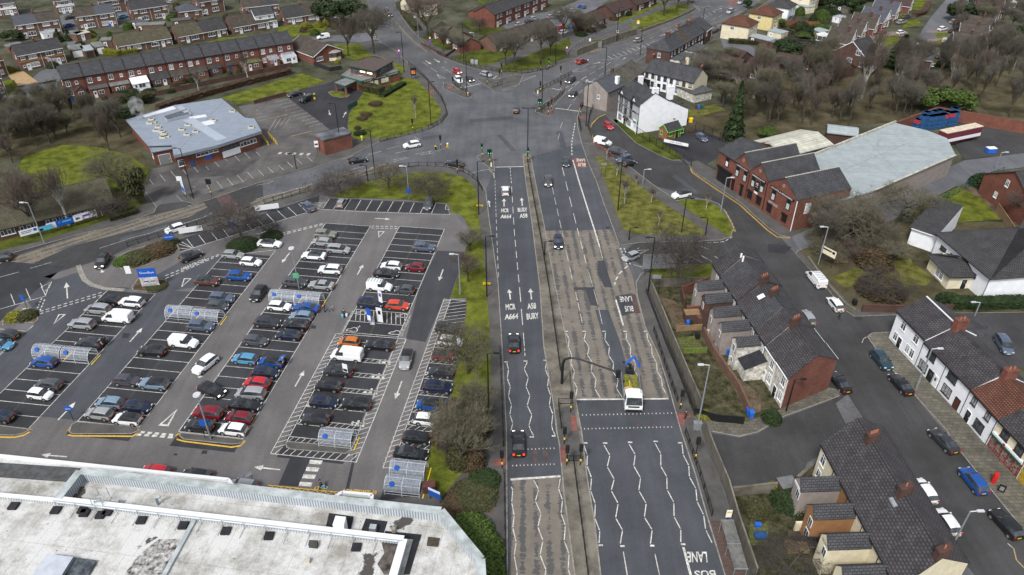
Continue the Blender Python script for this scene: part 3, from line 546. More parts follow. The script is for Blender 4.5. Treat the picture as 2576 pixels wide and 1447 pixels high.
for k,a in enumerate((92.9,88.9,85.3,81.6,77.8,74.1,70.6)):
 for b0,b1 in((-41.75,-37.2),(-37.2,-32.3)):
  if k==0:wl(mw,[AB(a,b0),AB(a,b1)]);continue
  wl(mw,[AB(a,b0),AB(a,b1)]);wl(mw,[AB(a-0.95,b0),AB(a-0.95,b1)])
  for i in range(5):wl(mw,[AB(a-0.95,b0+0.2+i*0.9),AB(a,b0+0.7+i*0.9)],0.08)
wl(mw,[AB(107.1,-21),AB(107.1,-27.1),AB(66.7,-26.9),AB(66.9,-25.7)]);wl(mw,[AB(107,-25.9),AB(68.4,-25.7)]);hatch(67.5,106.8,-27.1,-25.9)
for a in(98.4,94.2,90.2,86.4,82.6,78.8,75.2,71.8):
 for k in(0,0.95):wl(mw,[AB(a-k,-25.8),AB(a-k,-21)])
 for i in range(4):wl(mw,[AB(a-0.95,-25.5+i*1.1),AB(a,-24.8+i*1.1)],0.08)
for i in range(8):wl(mw,[AB(98.6+i*1.05,-25.8),AB(100.4+i*1.05,-21)],0.09)
gl(mw,T(1,1,[(-10,852),(625,660),(1150,690),(1945,713),(1950,660)]),0.11);gl(mw,T(1,1,[(1915,612),(1905,663),(1950,665)]))
for x0,y0,x1,y1 in((670,655,740,555),(778,660,850,562),(887,665,955,562),(995,672,1057,568),(1103,677,1165,572),(1213,682,1275,577),(1323,686,1382,583),(1433,690,1487,589),(1545,696,1592,596),(1655,700,1700,600),(1765,704,1808,606),(515,690,427,606),(410,722,320,640),(302,755,213,672),(190,792,105,706),(80,828,15,762),(625,660,560,600)):gl(mw,T(1,1,[(x0,y0),(x1,y1)]))
for i in range(5):gl(mw,T(1,1,[(585+i*3,600+i*14),(720-i*14,590+i*14)]))
gl(mw,T(0,1,[(1815,1090),(2410,905),(2576,860)]))
for x0,y0,x1,y1 in((2300,935,2235,848),(2190,972,2122,890),(2070,1010,2000,920),(1950,1050,1880,960),(1945,1055,1830,990),(1945,1055,1780,1005),(1920,1065,1800,1052),(2530,860,2470,790)):gl(mw,T(0,1,[(x0,y0),(x1,y1)]))
gl(mw,T(0,2,[(0,220),(455,90),(500,-30)]));gl(mw,T(0,2,[(0,670),(335,388)]),0.1)
for x0,y0,x1,y1 in((150,172,108,68),(308,125,262,15),(455,75,415,-10),(450,40,500,0)):gl(mw,T(0,2,[(x0,y0),(x1,y1)]))
gl(mw,T(0,1,[(405,1405),(430,1446)]));gl(mw,T(0,1,[(425,1440),(520,1390),(500,1440)]))
for o in(0,26):dashn(mw,T(0,2,[(400,245+o*0.9),(1045,45+o)]),11,0.6,0.22);dashn(mw,T(0,2,[(365+o,240+o),(425+o*1.2,100+o*0.4)]),5,0.55,0.22)
for o in(0,30):dashn(mw,T(0,1,[(1665,1360-o),(2220,1120-o*0.4)]),11,0.62,0.22);dashn(mw,T(1,1,[(258,920-o*0.5),(690,812-o*0.4)]),8,0.65,0.22)
for o in(0,20):dashn(mw,T(1,1,[(1160,830+o),(1440,838+o)]),6,0.65,0.2);dashn(mw,T(0,3,[(1375+o*2,35-o*1.2),(1770,68-o*1.2)]),5,0.6,0.4)
def tri(p,w=0.22):P=[G(*q)for q in p];mw.strip(P,w,ZM,closed=True)
tri(T(1,1,[(1235,885),(1290,885),(1235,945)]));tri(T(0,2,[(595,275),(655,275),(545,365)]));tri(T(0,1,[(1855,1360),(1920,1362),(1830,1440)]));tri(T(0,2,[(1610,1385),(1690,1390),(1775,1240)]),0.32)
for ta,ti in((T(0,2,[(1305,550)])[0],T(0,2,[(1433,408)])[0]),(T(0,2,[(585,1335)])[0],T(0,2,[(762,1152)])[0]),(T(1,2,[(393,1000)])[0],T(1,2,[(485,838)])[0]),(T(1,1,[(1018,1322)])[0],T(1,1,[(1077,1220)])[0]),(T(1,1,[(340,1098)])[0],T(1,1,[(260,1202)])[0]),(T(1,1,[(1883,1265)])[0],T(1,1,[(1842,1382)])[0]),(T(1,2,[(1468,945)])[0],T(1,2,[(1400,1128)])[0]),(T(1,1,[(1195,753)])[0],T(1,1,[(1352,762)])[0]),(T(0,3,[(672,260)])[0],T(0,3,[(415,238)])[0]),(T(1,3,[(243,390)])[0],T(1,3,[(-20,362)])[0]),(T(1,1,[(0,915)])[0],T(1,1,[(125,880)])[0]),(T(0,2,[(80,280)])[0],T(0,2,[(300,205)])[0]),(T(0,1,[(680,1560)])[0],T(0,1,[(668,1398)])[0]),(T(0,1,[(1015,1255)])[0],T(0,1,[(1035,1300)])[0]),(T(0,2,[(2050,850)])[0],T(0,2,[(2000,915)])[0])):
 arrow(mw,ta,ti,0.22,0.95)
for q in(T(0,3,[(-60,55),(60,60),(150,60),(240,40),(300,5),(305,-20)]),T(0,3,[(765,-90),(710,-40),(680,0),(685,35),(730,45),(1330,50),(1390,20),(1405,-20)]),T(0,3,[(1800,22),(1770,45),(1780,80),(1850,100),(2330,160),(2420,145),(2470,95)])):
 for k in(0,7):gl(my,[(x,y+k/4)for x,y in q],0.13)
for q in(T(0,3,[(-60,-60),(270,-20),(290,-5),(240,25),(150,45),(-60,40)]),T(0,3,[(700,10),(720,-60),(770,-90),(1390,-40),(1395,0),(1320,30),(730,32)]),T(0,3,[(1810,50),(1815,20),(2440,85),(2460,105),(2400,130),(2330,135),(1850,85)]),T(1,3,[(300,120),(330,110),(960,165),(960,190),(900,230),(350,185),(310,165)])):
 raised('pavement',q,[],closed=True)
for k,y in enumerate((290,362,435,512)):x=545-k*34;g_poly('zebra_stripe',T(1,3,[(x,y),(x+128,y+8),(x+110,y+48),(x-12,y+40)]),0.041,WHITE)
gtext(my,'EMERGENCY',T(1,3,[(1215,602)])[0],T(1,3,[(868,580)])[0],T(1,3,[(1208,640)])[0]);gtext(my,'ONLY',T(1,3,[(728,552)])[0],T(1,3,[(583,560)])[0],T(1,3,[(712,584)])[0])
gl(my,T(1,3,[(120,545),(860,618)]),0.12)
for i in range(8):gl(my,T(1,3,[(150+i*90,550+i*9),(185+i*90,580+i*9),(235+i*90,560+i*9)]),0.1)
gtext(mw,'NO ENTRY',T(0,1,[(2060,1155)])[0],T(0,1,[(1805,1258)])[0],T(0,1,[(2075,1178)])[0])
gtext(mw,'ELECTRIC VEHICLES ONLY',T(1,2,[(985,240)])[0],T(1,2,[(872,458)])[0],T(1,2,[(968,240)])[0],bold=0.0)
gtext(mw,'ELECTRIC VEHICLES ONLY',T(1,2,[(1470,495)])[0],T(1,2,[(1565,275)])[0],T(1,2,[(1452,490)])[0],bold=0.0)
def car_sign(c,s=1.0):
 o=G(*c);u=E_B*s;v=E_A*s
 P=[(-1,0),(-0.7,0.45),(-0.3,0.5),(0.05,0.95),(0.6,0.9),(0.95,0.45),(0.95,0.05),(0.5,-0.1),(-0.7,-0.1)]
 mw.strip([xy(o)+u*x+v*y for x,y in P],0.14,ZM,closed=True);mw.strip([xy(o)+u*x+v*y for x,y in((1.0,0.9),(0.75,1.2),(1.1,1.3),(0.9,1.6))],0.1,ZM)
for c in T(1,2,[(1050,268),(1465,298),(960,438),(1392,470)]):car_sign(c)
def family(c):
 o=xy(G(*c))
 for x,h,r in((-0.75,0.55,0.3),(0.0,0.95,0.38),(0.85,0.7,0.32)):
  q=o+E_B*x
  mw.poly([(*(q+E_B*a+E_A*b),ZM)for a,b in((-r,-0.25),(r,-0.25),(r*0.35,h*0.6),(-r*0.35,h*0.6))])
  mw.poly([(*(q+E_A*(h*0.8)+(E_B*math.cos(t)+E_A*math.sin(t))*0.2),ZM)for t in[i*math.pi/4 for i in range(8)]])
 mw.strip([o+E_B*-0.75+E_A*0.3,o+E_A*0.5,o+E_B*0.85+E_A*0.4],0.1,ZM)
for c in T(1,2,[(1285,765),(1225,905),(1150,1060),(1015,1385),(575,1190)]):family(c)
for c in T(1,2,[(1838,565),(1783,720),(1728,870),(1565,1365)])+T(1,3,[(1500,108)]):
 o=xy(G(*c));mw.strip([o+E_B*math.cos(t)*0.42+E_A*math.sin(t)*0.42 for t in[i*math.pi/5 for i in range(8)]],0.11,ZM);mw.strip([o+E_A*0.1,o+E_A*0.8],0.12,ZM);mw.strip([o+E_A*0.1,o+E_B*0.5],0.12,ZM)
ms=MB()
for b,a0,a1 in((-84.4,66.6,92),(-68.9,69.3,112),(-53.1,69.5,131),(-37.3,69.6,131)):
 for k in(-0.09,0.09):wl(ms,[AB(a0,b+k),AB(a1,b+k)],0.05,0.036)
struct('surface_joint',ms,mat('joint_dirt',(0.1,0.085,0.07),0.95,0.4,2))
# ---- left carriageway
dashn(mw,T(1,1,[(2557,240),(2570,400),(2600,900)])+T(2,1,[(75,1446)]),14,0.62,0.12)
dashn(mww,T(1,1,[(2405,370),(2415,700),(2440,1380)]),18,0.6,0.12)
gl(mww,T(1,1,[(2395,290),(2400,360)]));gl(mww,T(1,1,[(2145,300),(2340,258),(2385,300),(2400,360)]),0.14)
gl(mw,[(1246,421),(1319,419.5)],0.3)
dashn(mw,[(1307,723),(1319,870),(1321,900)],5,0.68,0.13)
for ta,ti in(((1268,520),(1268,500)),((1314,518),(1312,498)),((1284,754),(1280.5,728)),((1337,754),(1334,726)),((1232,521),(1229,505))):arrow(mw,ta,ti,0.25,0.95,0.35)
for sx,a,b,c in(('MCR',(1260,535),(1279.5,535),(1261,525)),('A664',(1258.5,550),(1285.5,550),(1260,540)),('BURY',(1303,534),(1327,533),(1302,523.5)),('A58',(1307.5,549),(1327,548),(1307,538.5)),('MCR',(1272.5,781),(1297.5,779),(1271.5,766)),('A664',(1269.5,805),(1303.5,803),(1270,790.5)),('A58',(1327,779),(1349,777),(1326,764)),('BURY',(1325.5,805),(1356,802),(1324,789.5))):
 gtext(mw,sx,a,b,c,bold=0.03)
def zig(pts,w=0.12,mb=None):
 for a,b in zip(pts[:-1],pts[1:]):
  A,B=xy(G(*a)),xy(G(*b));d=(B-A)*0.05;(mb or mw).strip([A+d,B-d],w,ZM)
zig(T(2,2,[(-52,762),(-35,828),(-48,915),(-18,1000),(-35,1095),(-5,1185),(-22,1280),(8,1370),(-12,1446)]))
zig(T(2,2,[(155,750),(122,822),(164,910),(140,1000),(180,1092),(153,1190),(200,1285),(170,1390),(190,1446)]))
zig(T(2,3,[(192,0),(218,48)]));zig(T(2,2,[(350,738),(335,825),(368,908),(358,1000),(388,1088),(376,1188),(411,1278),(398,1390),(412,1446)]));zig(T(2,3,[(415,0),(435,45)]))
for x0,y0,x1,y1 in((115,743,155,743),(316,735,352,735),(-76,752,-40,752)):gl(mw,T(2,2,[(x0,y0),(x1,y1)]),0.22)
for x0,y0,x1,y1 in((178,60,222,60),(400,50,438,50)):gl(mw,T(2,3,[(x0,y0),(x1,y1)]),0.25)
gl(mw,[(1284,1207),(1410,1198.5)],0.35)
zig(T(2,3,[(215,490),(268,588),(235,705),(292,832),(260,965),(312,1105),(282,1245),(342,1400),(325,1490)]));zig(T(2,3,[(486,475),(468,580),(508,695),(494,830),(536,950),(525,1105),(573,1238),(566,1392),(590,1470)]))
zig(T(2,3,[(-8,560),(8,595),(-3,720),(22,850),(8,975),(42,1120),(22,1255),(52,1415),(48,1480)]))
for(p,q,n)in(((1289,1172),(1402,1168),12),((1290,1132),(1402,1128),12),(T(2,2,[(705,1286)])[0],T(2,2,[(1640,1266)])[0],24),(T(2,2,[(725,1425)])[0],T(2,2,[(1640,1405)])[0],24)):
 dashn(mw,[p,q],n,0.22,0.25)
 # ---- right carriageway
dashn(mw,T(2,1,[(505,240),(640,790),(760,1260)]),7,0.62,0.12);dashn(mww,T(2,1,[(405,440),(490,830),(620,1430)]),7,0.66,0.12)
dashn(mww,T(2,2,[(640,50),(712,380)]),3,0.8,0.13);dashn(mww,T(2,1,[(770,1290),(850,1560),(915,1845)]),3,0.85,0.1)
gl(mw,T(2,1,[(612,165),(680,400),(830,870),(882,1040)]),0.28);gl(mww,T(2,1,[(882,1040),(912,1165)]),0.12);gl(mw,T(2,2,[(1045,125),(1120,385)]),0.28)
dashn(mw,T(2,1,[(600,0),(603,130)]),4,0.6,0.25);dashn(mw,T(2,0,[(635,1240),(600,1446)]),7,0.55,0.25)
dashn(mw,T(2,1,[(1280,1050),(1260,1060)]),1,1,0.1)
dashn(mw,T(2,1,[(1165,1230),(1085,1300),(1040,1380),(1028,1446)]),4,0.55,0.28)
for o in(0,35):dashn(mw,T(2,1,[(1092+o,1052),(1160+o,1230)]),6,0.55,0.2)
gl(mw,T(2,1,[(1260,1078),(1375,1068),(1280,1110)]));gl(mw,T(2,1,[(1225,1220),(1340,1252)]));gl(mw,T(2,1,[(1375,1200),(1320,1180),(1440,1140)]));gl(mw,T(2,1,[(1415,1152),(1500,1180)]));gl(mw,T(2,1,[(1545,1135),(1780,1200)]));gl(mw,T(2,1,[(1780,1135),(1920,1200)]));gl(mw,T(2,1,[(1905,1128),(2028,1197)]));gl(mw,T(2,1,[(2035,1130),(2070,1155)]));gl(mww,T(2,1,[(1530,1068),(1705,1048)]))
dashn(mw,T(2,1,[(1880,1025),(1985,1070)]),4,0.6,0.2);dashn(mw,T(2,1,[(1960,1000),(2130,990),(2230,930)]),5,0.7,0.12)
gtext(mw,'BUS',T(2,1,[(740,195)])[0],T(2,1,[(665,195)])[0],T(2,1,[(738,230)])[0]);gtext(mw,'LANE',T(2,1,[(733,155)])[0],T(2,1,[(645,150)])[0],T(2,1,[(736,185)])[0])
gtext(mw,'LANE',T(2,2,[(1200,88)])[0],T(2,2,[(1078,95)])[0],T(2,2,[(1212,142)])[0]);gtext(mw,'BUS',T(2,2,[(1215,185)])[0],T(2,2,[(1130,190)])[0],T(2,2,[(1225,242)])[0])
gtext(mw,'LANE',T(2,3,[(1958,1215)])[0],T(2,3,[(1760,1215)])[0],T(2,3,[(1968,1322)])[0]);gtext(mw,'BUS',T(2,3,[(2040,1400)])[0],T(2,3,[(1830,1405)])[0],T(2,3,[(2060,1480)])[0])
gl(mw,T(2,2,[(648,1130),(1575,1122)]),0.3)
Z2=[T(2,2,[(540,455),(575,520),(568,605),(603,685),(592,765),(627,845),(615,935),(656,1015),(640,1105)]),T(2,2,[(742,455),(724,525),(775,600),(760,685),(808,755),(796,845),(846,925),(833,1020),(890,1115)]),T(2,2,[(940,455),(935,530),(980,597),(972,685),(1022,762),(1015,850),(1068,930),(1052,1020),(1112,1115)]),T(2,2,[(1154,458),(1148,522),(1195,600),(1190,680),(1240,760),(1235,845),(1287,925),(1285,1030),(1340,1105)]),T(2,2,[(1358,460),(1362,520),(1405,600),(1410,680),(1453,755),(1460,845),(1506,922),(1512,1005),(1550,1070)])]
for q in Z2:zig(q)
for x in(547,725,925,1138,1340):gl(mw,T(2,2,[(x-17,443),(x+17,443)]),0.22)
Z3=[T(2,3,[(720,135),(757,240),(755,350),(800,472),(790,600),(838,732),(832,875),(883,1005),(876,1135)]),T(2,3,[(923,138),(985,245),(958,360),(1028,485),(998,600),(1068,730),(1043,875),(1112,998),(1088,1140)]),T(2,3,[(1177,130),(1240,238),(1225,352),(1293,472),(1276,600),(1350,728),(1332,868),(1410,995),(1392,1140)]),T(2,3,[(1437,120),(1497,230),(1497,355),(1558,462),(1560,592),(1628,718),(1630,862),(1698,990),(1698,1125)]),T(2,3,[(1710,130),(1722,238),(1778,348),(1785,462),(1850,580),(1862,710),(1928,845),(1948,992),(2015,1130)])]
for q in Z3:zig(q,0.13)
for x,y in((737,120),(936,122),(1188,114),(1446,105),(1692,120),(893,1150),(1111,1158),(1411,1154),(1722,1140)):gl(mw,T(2,3,[(x-22,y),(x+22,y)]),0.25)
gl(mw,T(2,3,[(1120,1215),(1165,1480)]),0.12);gl(mww,T(2,3,[(1438,1235),(1490,1480)]),0.12);gl(mw,T(2,3,[(1725,1170),(1810,1500)]),0.3)
gtext(mww,'KEEP',T(2,3,[(2470,575)])[0],T(2,3,[(2210,575)])[0],T(2,3,[(2465,505)])[0]);gtext(mww,'CLEAR',T(2,3,[(2420,350)])[0],T(2,3,[(2110,350)])[0],T(2,3,[(2425,445)])[0])
# ---- north-east arm
def dl(t,pts,mb=None,w=0.12):
 for i in range(0,len(pts),4):gl(mb or mww,T(*t,[(pts[i],pts[i+1]),(pts[i+2],pts[i+3])]),w)
dl((2,0),[405,893,505,910,432,1090,678,1122],mw,0.3)
dl((2,0),[560,1103,595,1050,620,1012,655,968,675,943,710,903,730,878,765,840,797,823,843,790,870,770,920,738,952,720,1002,690,1030,670,1082,645,487,1290,508,1228,463,1405,478,1345,530,915,555,922,600,720,680,688,600,722,690,722,700,720,757,703,780,752,835,720,863,702,918,672,948,655,998,627,1035,608,1085,582,790,688,850,662,712,672,775,645,897,643,930,628,1380,390,1430,368,1380,438,1435,415,1240,550,1335,518,2015,200,2055,180,2085,168,2125,148,2030,130,2050,95,2080,120,2120,105,2160,80,2200,60,2075,75,2115,60,2230,110,2270,90,2235,165,2275,140])
dl((2,0),[512,900,570,870,565,920,607,883,600,860,660,822,635,860,678,822,695,805,750,770],mw,0.14)
for q in([(890,603),(1000,600),(1170,545)],[(1110,490),(1170,485),(1250,510),(1340,460)],[(1200,470),(1310,440)],[(1520,323),(1625,328)]):gl(mww,T(2,0,q),0.12)
for i in range(9):x=965+i*48;y=575-i*16;gl(mw,T(2,0,[(x,y-8),(x+45,y+20-(i%2)*4)]),0.16)
for x,y in((1590,300),(1640,285),(1785,228),(1830,205),(1870,190),(1915,165),(1935,150),(1975,130),(2015,110)):gl(mww,T(2,0,[(x,y),(x+35,y+22)]),0.14)
for ta,ti in(((820,645),(895,625)),((1115,600),(1145,580)),((1490,362),(1545,345)),((740,835),(760,800)),((830,850),(855,820)),((2060,100),(2115,85))):arrow(mww,T(2,0,[ta])[0],T(2,0,[ti])[0],0.25,1.0,0.4)
dl((2,0),[95,800,240,760],None,0.1);dashn(mw,T(2,0,[(80,825),(250,762)]),8,0.6,0.2);dashn(mw,T(2,0,[(0,860),(100,840),(15,880)]),3,0.9,0.12)
dashn(mw,T(2,0,[(1835,60),(1930,75),(2000,60)]),8,0.6,0.2);gl(mww,T(2,0,[(1865,80),(1890,95),(1880,112)]))
gl(myw,T(2,0,[(605,610),(650,575),(960,480),(1230,430),(1450,330),(1780,190)]),0.1);gl(myw,T(2,0,[(1960,260),(2230,150),(2500,20)]),0.1)
gtext(myw,'BUS STOP',T(2,0,[(790,530)])[0],T(2,0,[(890,505)])[0],T(2,0,[(800,512)])[0]);gtext(myw,'BUS',T(1,0,[(1235,495)])[0],T(1,0,[(1280,497)])[0],T(1,0,[(1228,480)])[0]);gtext(myw,'STOP',T(1,0,[(1260,520)])[0],T(1,0,[(1312,518)])[0],T(1,0,[(1252,503)])[0])
# ---- north arm
gl(myw,T(1,0,[(1393,210),(1440,265),(1500,340),(1600,435),(1720,525)]),0.14);gl(myw,T(1,0,[(1405,208),(1450,262),(1510,335),(1608,430),(1726,520)]),0.1)
dashn(mww,T(1,0,[(1130,300),(1190,380)]),4,0.6,0.2);dashn(mww,T(1,0,[(1150,300),(1215,385)]),4,0.6,0.2);dashn(mww,T(1,0,[(1215,385),(1305,470),(1470,600)]),6,0.7,0.12)
dl((1,0),[1680,628,1735,665,1760,685,1825,728,1820,755,1850,785,1850,785,1905,792,1875,830,1925,860,1908,700,1970,738,1865,672,1895,688,1895,620,1920,635,1190,90,1210,120],None,0.12)
for ta,ti in(((1705,612),(1765,648)),((1793,597),(1853,632))):arrow(mw,T(1,0,[ta])[0],T(1,0,[ti])[0],0.25,1.0,0.4)
gl(mw,T(1,0,[(1825,750),(1905,790),(1850,788),(1825,752)]),0.12);gl(mw,T(1,0,[(2098,880),(2260,845)]),0.25);gl(mw,T(1,0,[(2370,805),(2425,765)]),0.2);gl(mww,T(1,0,[(2480,915),(2560,895)]),0.12);gl(mw,T(1,0,[(2110,820),(2175,870)]));gl(mww,T(1,0,[(1590,1378),(1650,1412)]))
# ---- west arm
dl((1,1),[865,160,980,120,1130,113,1260,77,1320,55,1455,22,1150,250,1305,205,1380,165,1515,135,1400,100,1525,68,905,210,960,197,965,260,1090,228,1605,108,1770,75,1655,115,1780,95,1755,75,1740,100])
gl(mww,T(1,1,[(0,562),(60,545),(140,520),(300,488),(380,460),(470,440),(560,405)]),0.12);gl(mww,T(1,1,[(1380,185),(1450,165),(1540,145)]));gl(mww,T(1,1,[(0,420),(120,400),(180,375)]),0.1)
dl((0,1),[305,1255,520,1195,0,1345,190,1293,120,1165,180,1150],None,0.12);gl(mww,T(0,1,[(1000,1055),(1110,1020),(1340,945)]),0.1);gl(mww,T(0,1,[(1340,945),(1500,905),(1640,855),(1900,790),(2050,740),(2130,700)]),0.12);gl(mww,T(0,1,[(1380,1040),(1500,990),(1620,960),(1700,930),(1800,905)]),0.1)
gl(mww,T(0,1,[(1880,632),(2020,595)]),0.1)
for x0,y0,x1,y1 in((1505,362,1548,415),(1607,307,1665,380),(1717,275,1775,345),(1825,245,1878,308),(1937,222,1995,290),(2070,230,2103,263),(2145,167,2205,233),(2250,140,2288,178),(2348,108,2412,177),(2452,82,2515,150),(2180,378,2240,450),(2285,350,2345,420),(2390,320,2452,390),(2490,290,2556,360),(2080,420,2110,460),(1940,430,1970,450)):gl(mww,T(0,1,[(x0,y0),(x1,y1)]),0.1)
for x0,y0,x1,y1 in((20,263,85,332),(115,235,187,305),(228,218,283,272),(313,182,378,245),(408,155,475,217),(510,125,580,192),(0,83,40,122)):gl(mww,T(1,1,[(x0,y0),(x1,y1)]),0.1)
for k in range(10):x=175+k*37;y=1035+k*27;gl(mww,T(1,0,[(x+k*3,y),(x+145+k*2,y-35)]),0.1)
for x0,y0,x1,y1 in((0,1105,30,1112),(0,1155,60,1140),(0,1190,90,1165),(20,1222,95,1203)):gl(mww,T(1,0,[(x0,y0),(x1,y1)]),0.1)
for q in([(140,1195),(318,1152)],[(355,1372),(560,1322)]):gl(myw,T(1,0,q),0.25)
for k in range(4):gl(mww,T(1,0,[(130+k*55,1320-k*25),(200+k*50,1200-k*5)]),0.08)
for i in range(5):x=225+i*72;g_poly('zebra_stripe',T(1,1,[(x+12,85+i*3),(x+40,87+i*3),(x+20,108+i*3),(x-10,106+i*3)]),0.041,WHITEW)
arrow(mww,T(1,0,[(732,1110)])[0],T(1,0,[(748,1165)])[0],0.2,0.9,0.4);arrow(mww,T(1,0,[(875,1185)])[0],T(1,0,[(908,1125)])[0],0.2,0.9,0.4)
for k in(0,1.6):
 gl(my if k else my,[(x+k,y)for x,y in T(2,0,[(945,1150),(865,1182),(800,1250),(782,1300),(825,1440)])],0.1)
 gl(my,[(x,y+k*1.3)for x,y in[(1744,420),(1737,425),(1742,434),(1785,464),(1860,514),(1930,578),(1955,596),(1988,598)]],0.1)
 dashn(my,[(x+k*2,y)for x,y in[(1780,507),(1806,516),(1822,532),(1838,560),(1848,585)]],12,0.8,0.1)
gl(mww,T(3,2,[(945,560),(960,520),(990,500)]),0.1);gl(mw,T(3,3,[(2410,1130),(2460,1175)]),0.1);gl(myw,T(3,3,[(2470,1180),(2500,1300),(2580,1380)]),0.15)
struct('road_markings',mw,WHITE);struct('road_markings',mww,WHITEW);struct('road_markings',my,YELLOW);struct('road_markings',myw,YELLOWW)
mh=MB()
for q in(T(1,2,[(560,385),(605,385),(600,418),(555,415)]),T(0,3,[(2040,195),(2090,197),(2080,232),(2025,230)]),T(0,3,[(1760,225),(1788,228),(1780,248),(1745,245)]),T(0,2,[(1240,460),(1310,465),(1290,515),(1225,508)]),T(2,1,[(945,835),(985,835),(985,860),(945,860)]),T(2,1,[(925,640),(942,640),(945,652),(930,652)]),T(3,2,[(860,300),(950,305),(940,335),(890,325)])):
 mh.cap([G(*p)for p in q],0.043)
struct('manhole_covers',mh,A_NEW)
# ---------------------------------------------------------------- buildings
WC={}
def win_mesh(w,h,fm,nx,gm,tr=True,sill=True):
 k=('w',w,h,fm.name,nx,tr,sill)
 if k not in WC:
  b=MB();t=0.08
  b.box(-w/2,w/2,-0.07,0.0,0,t);b.box(-w/2,w/2,-0.07,0.0,h-t,h)
  b.box(-w/2,-w/2+t,-0.07,0.0,t,h-t);b.box(w/2-t,w/2,-0.07,0.0,t,h-t)
  for i in range(1,nx):x=-w/2+w*i/nx;b.box(x-0.035,x+0.035,-0.06,0.0,t,h-t)
  if tr and h>0.9:
   for i in range(nx):
    if nx<3 or i%2==0:b.box(-w/2+w*i/nx,-w/2+w*(i+1)/nx,-0.055,0.0,h*0.7,h*0.7+0.06)
  if sill:b.box(-w/2-0.08,w/2+0.08,-0.14,0.0,-0.1,-0.002)
  WC[k]=b.mesh('window',fm)
 g=('p',w,h,gm.name)
 if g not in WC:
  b=MB();b.poly([(-w/2+0.05,-0.03,0.05),(w/2-0.05,-0.03,0.05),(w/2-0.05,-0.03,h-0.05),(-w/2+0.05,-0.03,h-0.05)]);WC[g]=b.mesh('pane',gm)
 return WC[k],WC[g]
def on_side(L,D,side,u,z):
 return{'F':((u,0,z),0),'B':((L-u,D,z),math.pi),'L':((0,u,z),-math.pi/2),'R':((L,u,z),math.pi/2)}[side]
def window(root,L,D,side,u,z,w,h,fm=None,nx=2,gm=None,off=0.0,sill=True):
 fm=fm or UPVC;gm=gm or(CURT if RN.random()<0.3 else GLASS)
 a,p=win_mesh(round(w,2),round(h,2),fm,nx,gm,sill=sill)
 loc,rz=on_side(L,D,side,u,z)
 o=put('window',a,root,loc,rz);put('pane',p,o);return o
def door(root,L,D,side,u,z=0.0,m=None,w=0.95,h=2.05,fm=None,glass=True):
 m=m or DOORW;fm=fm or UPVC;k=('d',m.name,w,h,fm.name,glass)
 if k not in WC:
  b=MB();b.box(-w/2,w/2,-0.06,0,0.0,h);b.box(-w/2-0.08,-w/2,-0.09,0,0,h+0.08,1);b.box(w/2,w/2+0.08,-0.09,0,0,h+0.08,1);b.box(-w/2,w/2,-0.09,0,h,h+0.08,1)
  if glass:b.box(-w*0.2,w*0.2,-0.07,0,h*0.55,h*0.85,2)
  b.box(w*0.32,w*0.42,-0.11,0,1.0,1.12,1)
  WC[k]=b.mesh('door',[m,fm,GLASS])
 loc,rz=on_side(L,D,side,u,z);return put('door',WC[k],root,loc,rz)
def gable_roof(b,L,D,e,r,ov,gov,mi=0,x0=None,x1=None,th=0.12,axis='x'):
 s=(r-e)/(D/2);a=e-ov*s
 pr=[(-ov,a-th),(-ov,a+0.06),(D/2,r+0.06),(D+ov,a+0.06),(D+ov,a-th),(D/2,r-th)]
 x0=-gov[0]if x0 is None else x0;x1=L+gov[1]if x1 is None else x1
 k=len(b.v);b.prof(pr,x0,x1,mi)
 if axis=='y':b.v[k:]=[(y,x,z)for x,y,z in b.v[k:]]
def hip_roof(b,L,D,e,r,ov,hl,hr,gov=(0.0,0.0)):
 s=(r-e)/(D/2+ov);z=e-0.02
 xl,xr=(-ov if hl else-gov[0]),(L+ov if hr else L+gov[1])
 A,B_,C_,D_=(xl,-ov,z),(xr,-ov,z),(xr,D+ov,z),(xl,D+ov,z)
 R1=(xl+hl,D/2,r);R2=(xr-hr,D/2,r)
 b.poly([A,B_,R2,R1]);b.poly([C_,D_,R1,R2]);b.poly([D_,A,R1]);b.poly([B_,C_,R2])
 lo=lambda p:(p[0],p[1],p[2]-0.16)
 for p,q in((A,B_),(B_,C_),(C_,D_),(D_,A)):b.poly([lo(p),lo(q),q,p])
 b.poly([lo(D_),lo(C_),lo(B_),lo(A)])
def chimney(root,x,y,z0,z1,w=0.9,d=0.6,m=None,pots=2,along='y'):
 b=MB();b.box(x-w/2,x+w/2,y-d/2,y+d/2,z0,z1);b.box(x-w/2-0.06,x+w/2+0.06,y-d/2-0.06,y+d/2+0.06,z1-0.25,z1-0.05)
 c=b.build('chimney',m or BRICKD,root)
 for i in range(pots):
  q=MB();px=x+(w*0.7*((i+0.5)/pots-0.5)if w>=d else 0);py=y+(d*0.7*((i+0.5)/pots-0.5)if d>w else 0)
  q.tube((px,py,z1-0.05),(px,py,z1+0.4),0.13,0.1,8);q.build('chimney_pot',POT,c)
 return c
def frame(A,B):
 A,B=xy(A),xy(B);d=B-A;return A,math.atan2(d.y,d.x),d.length
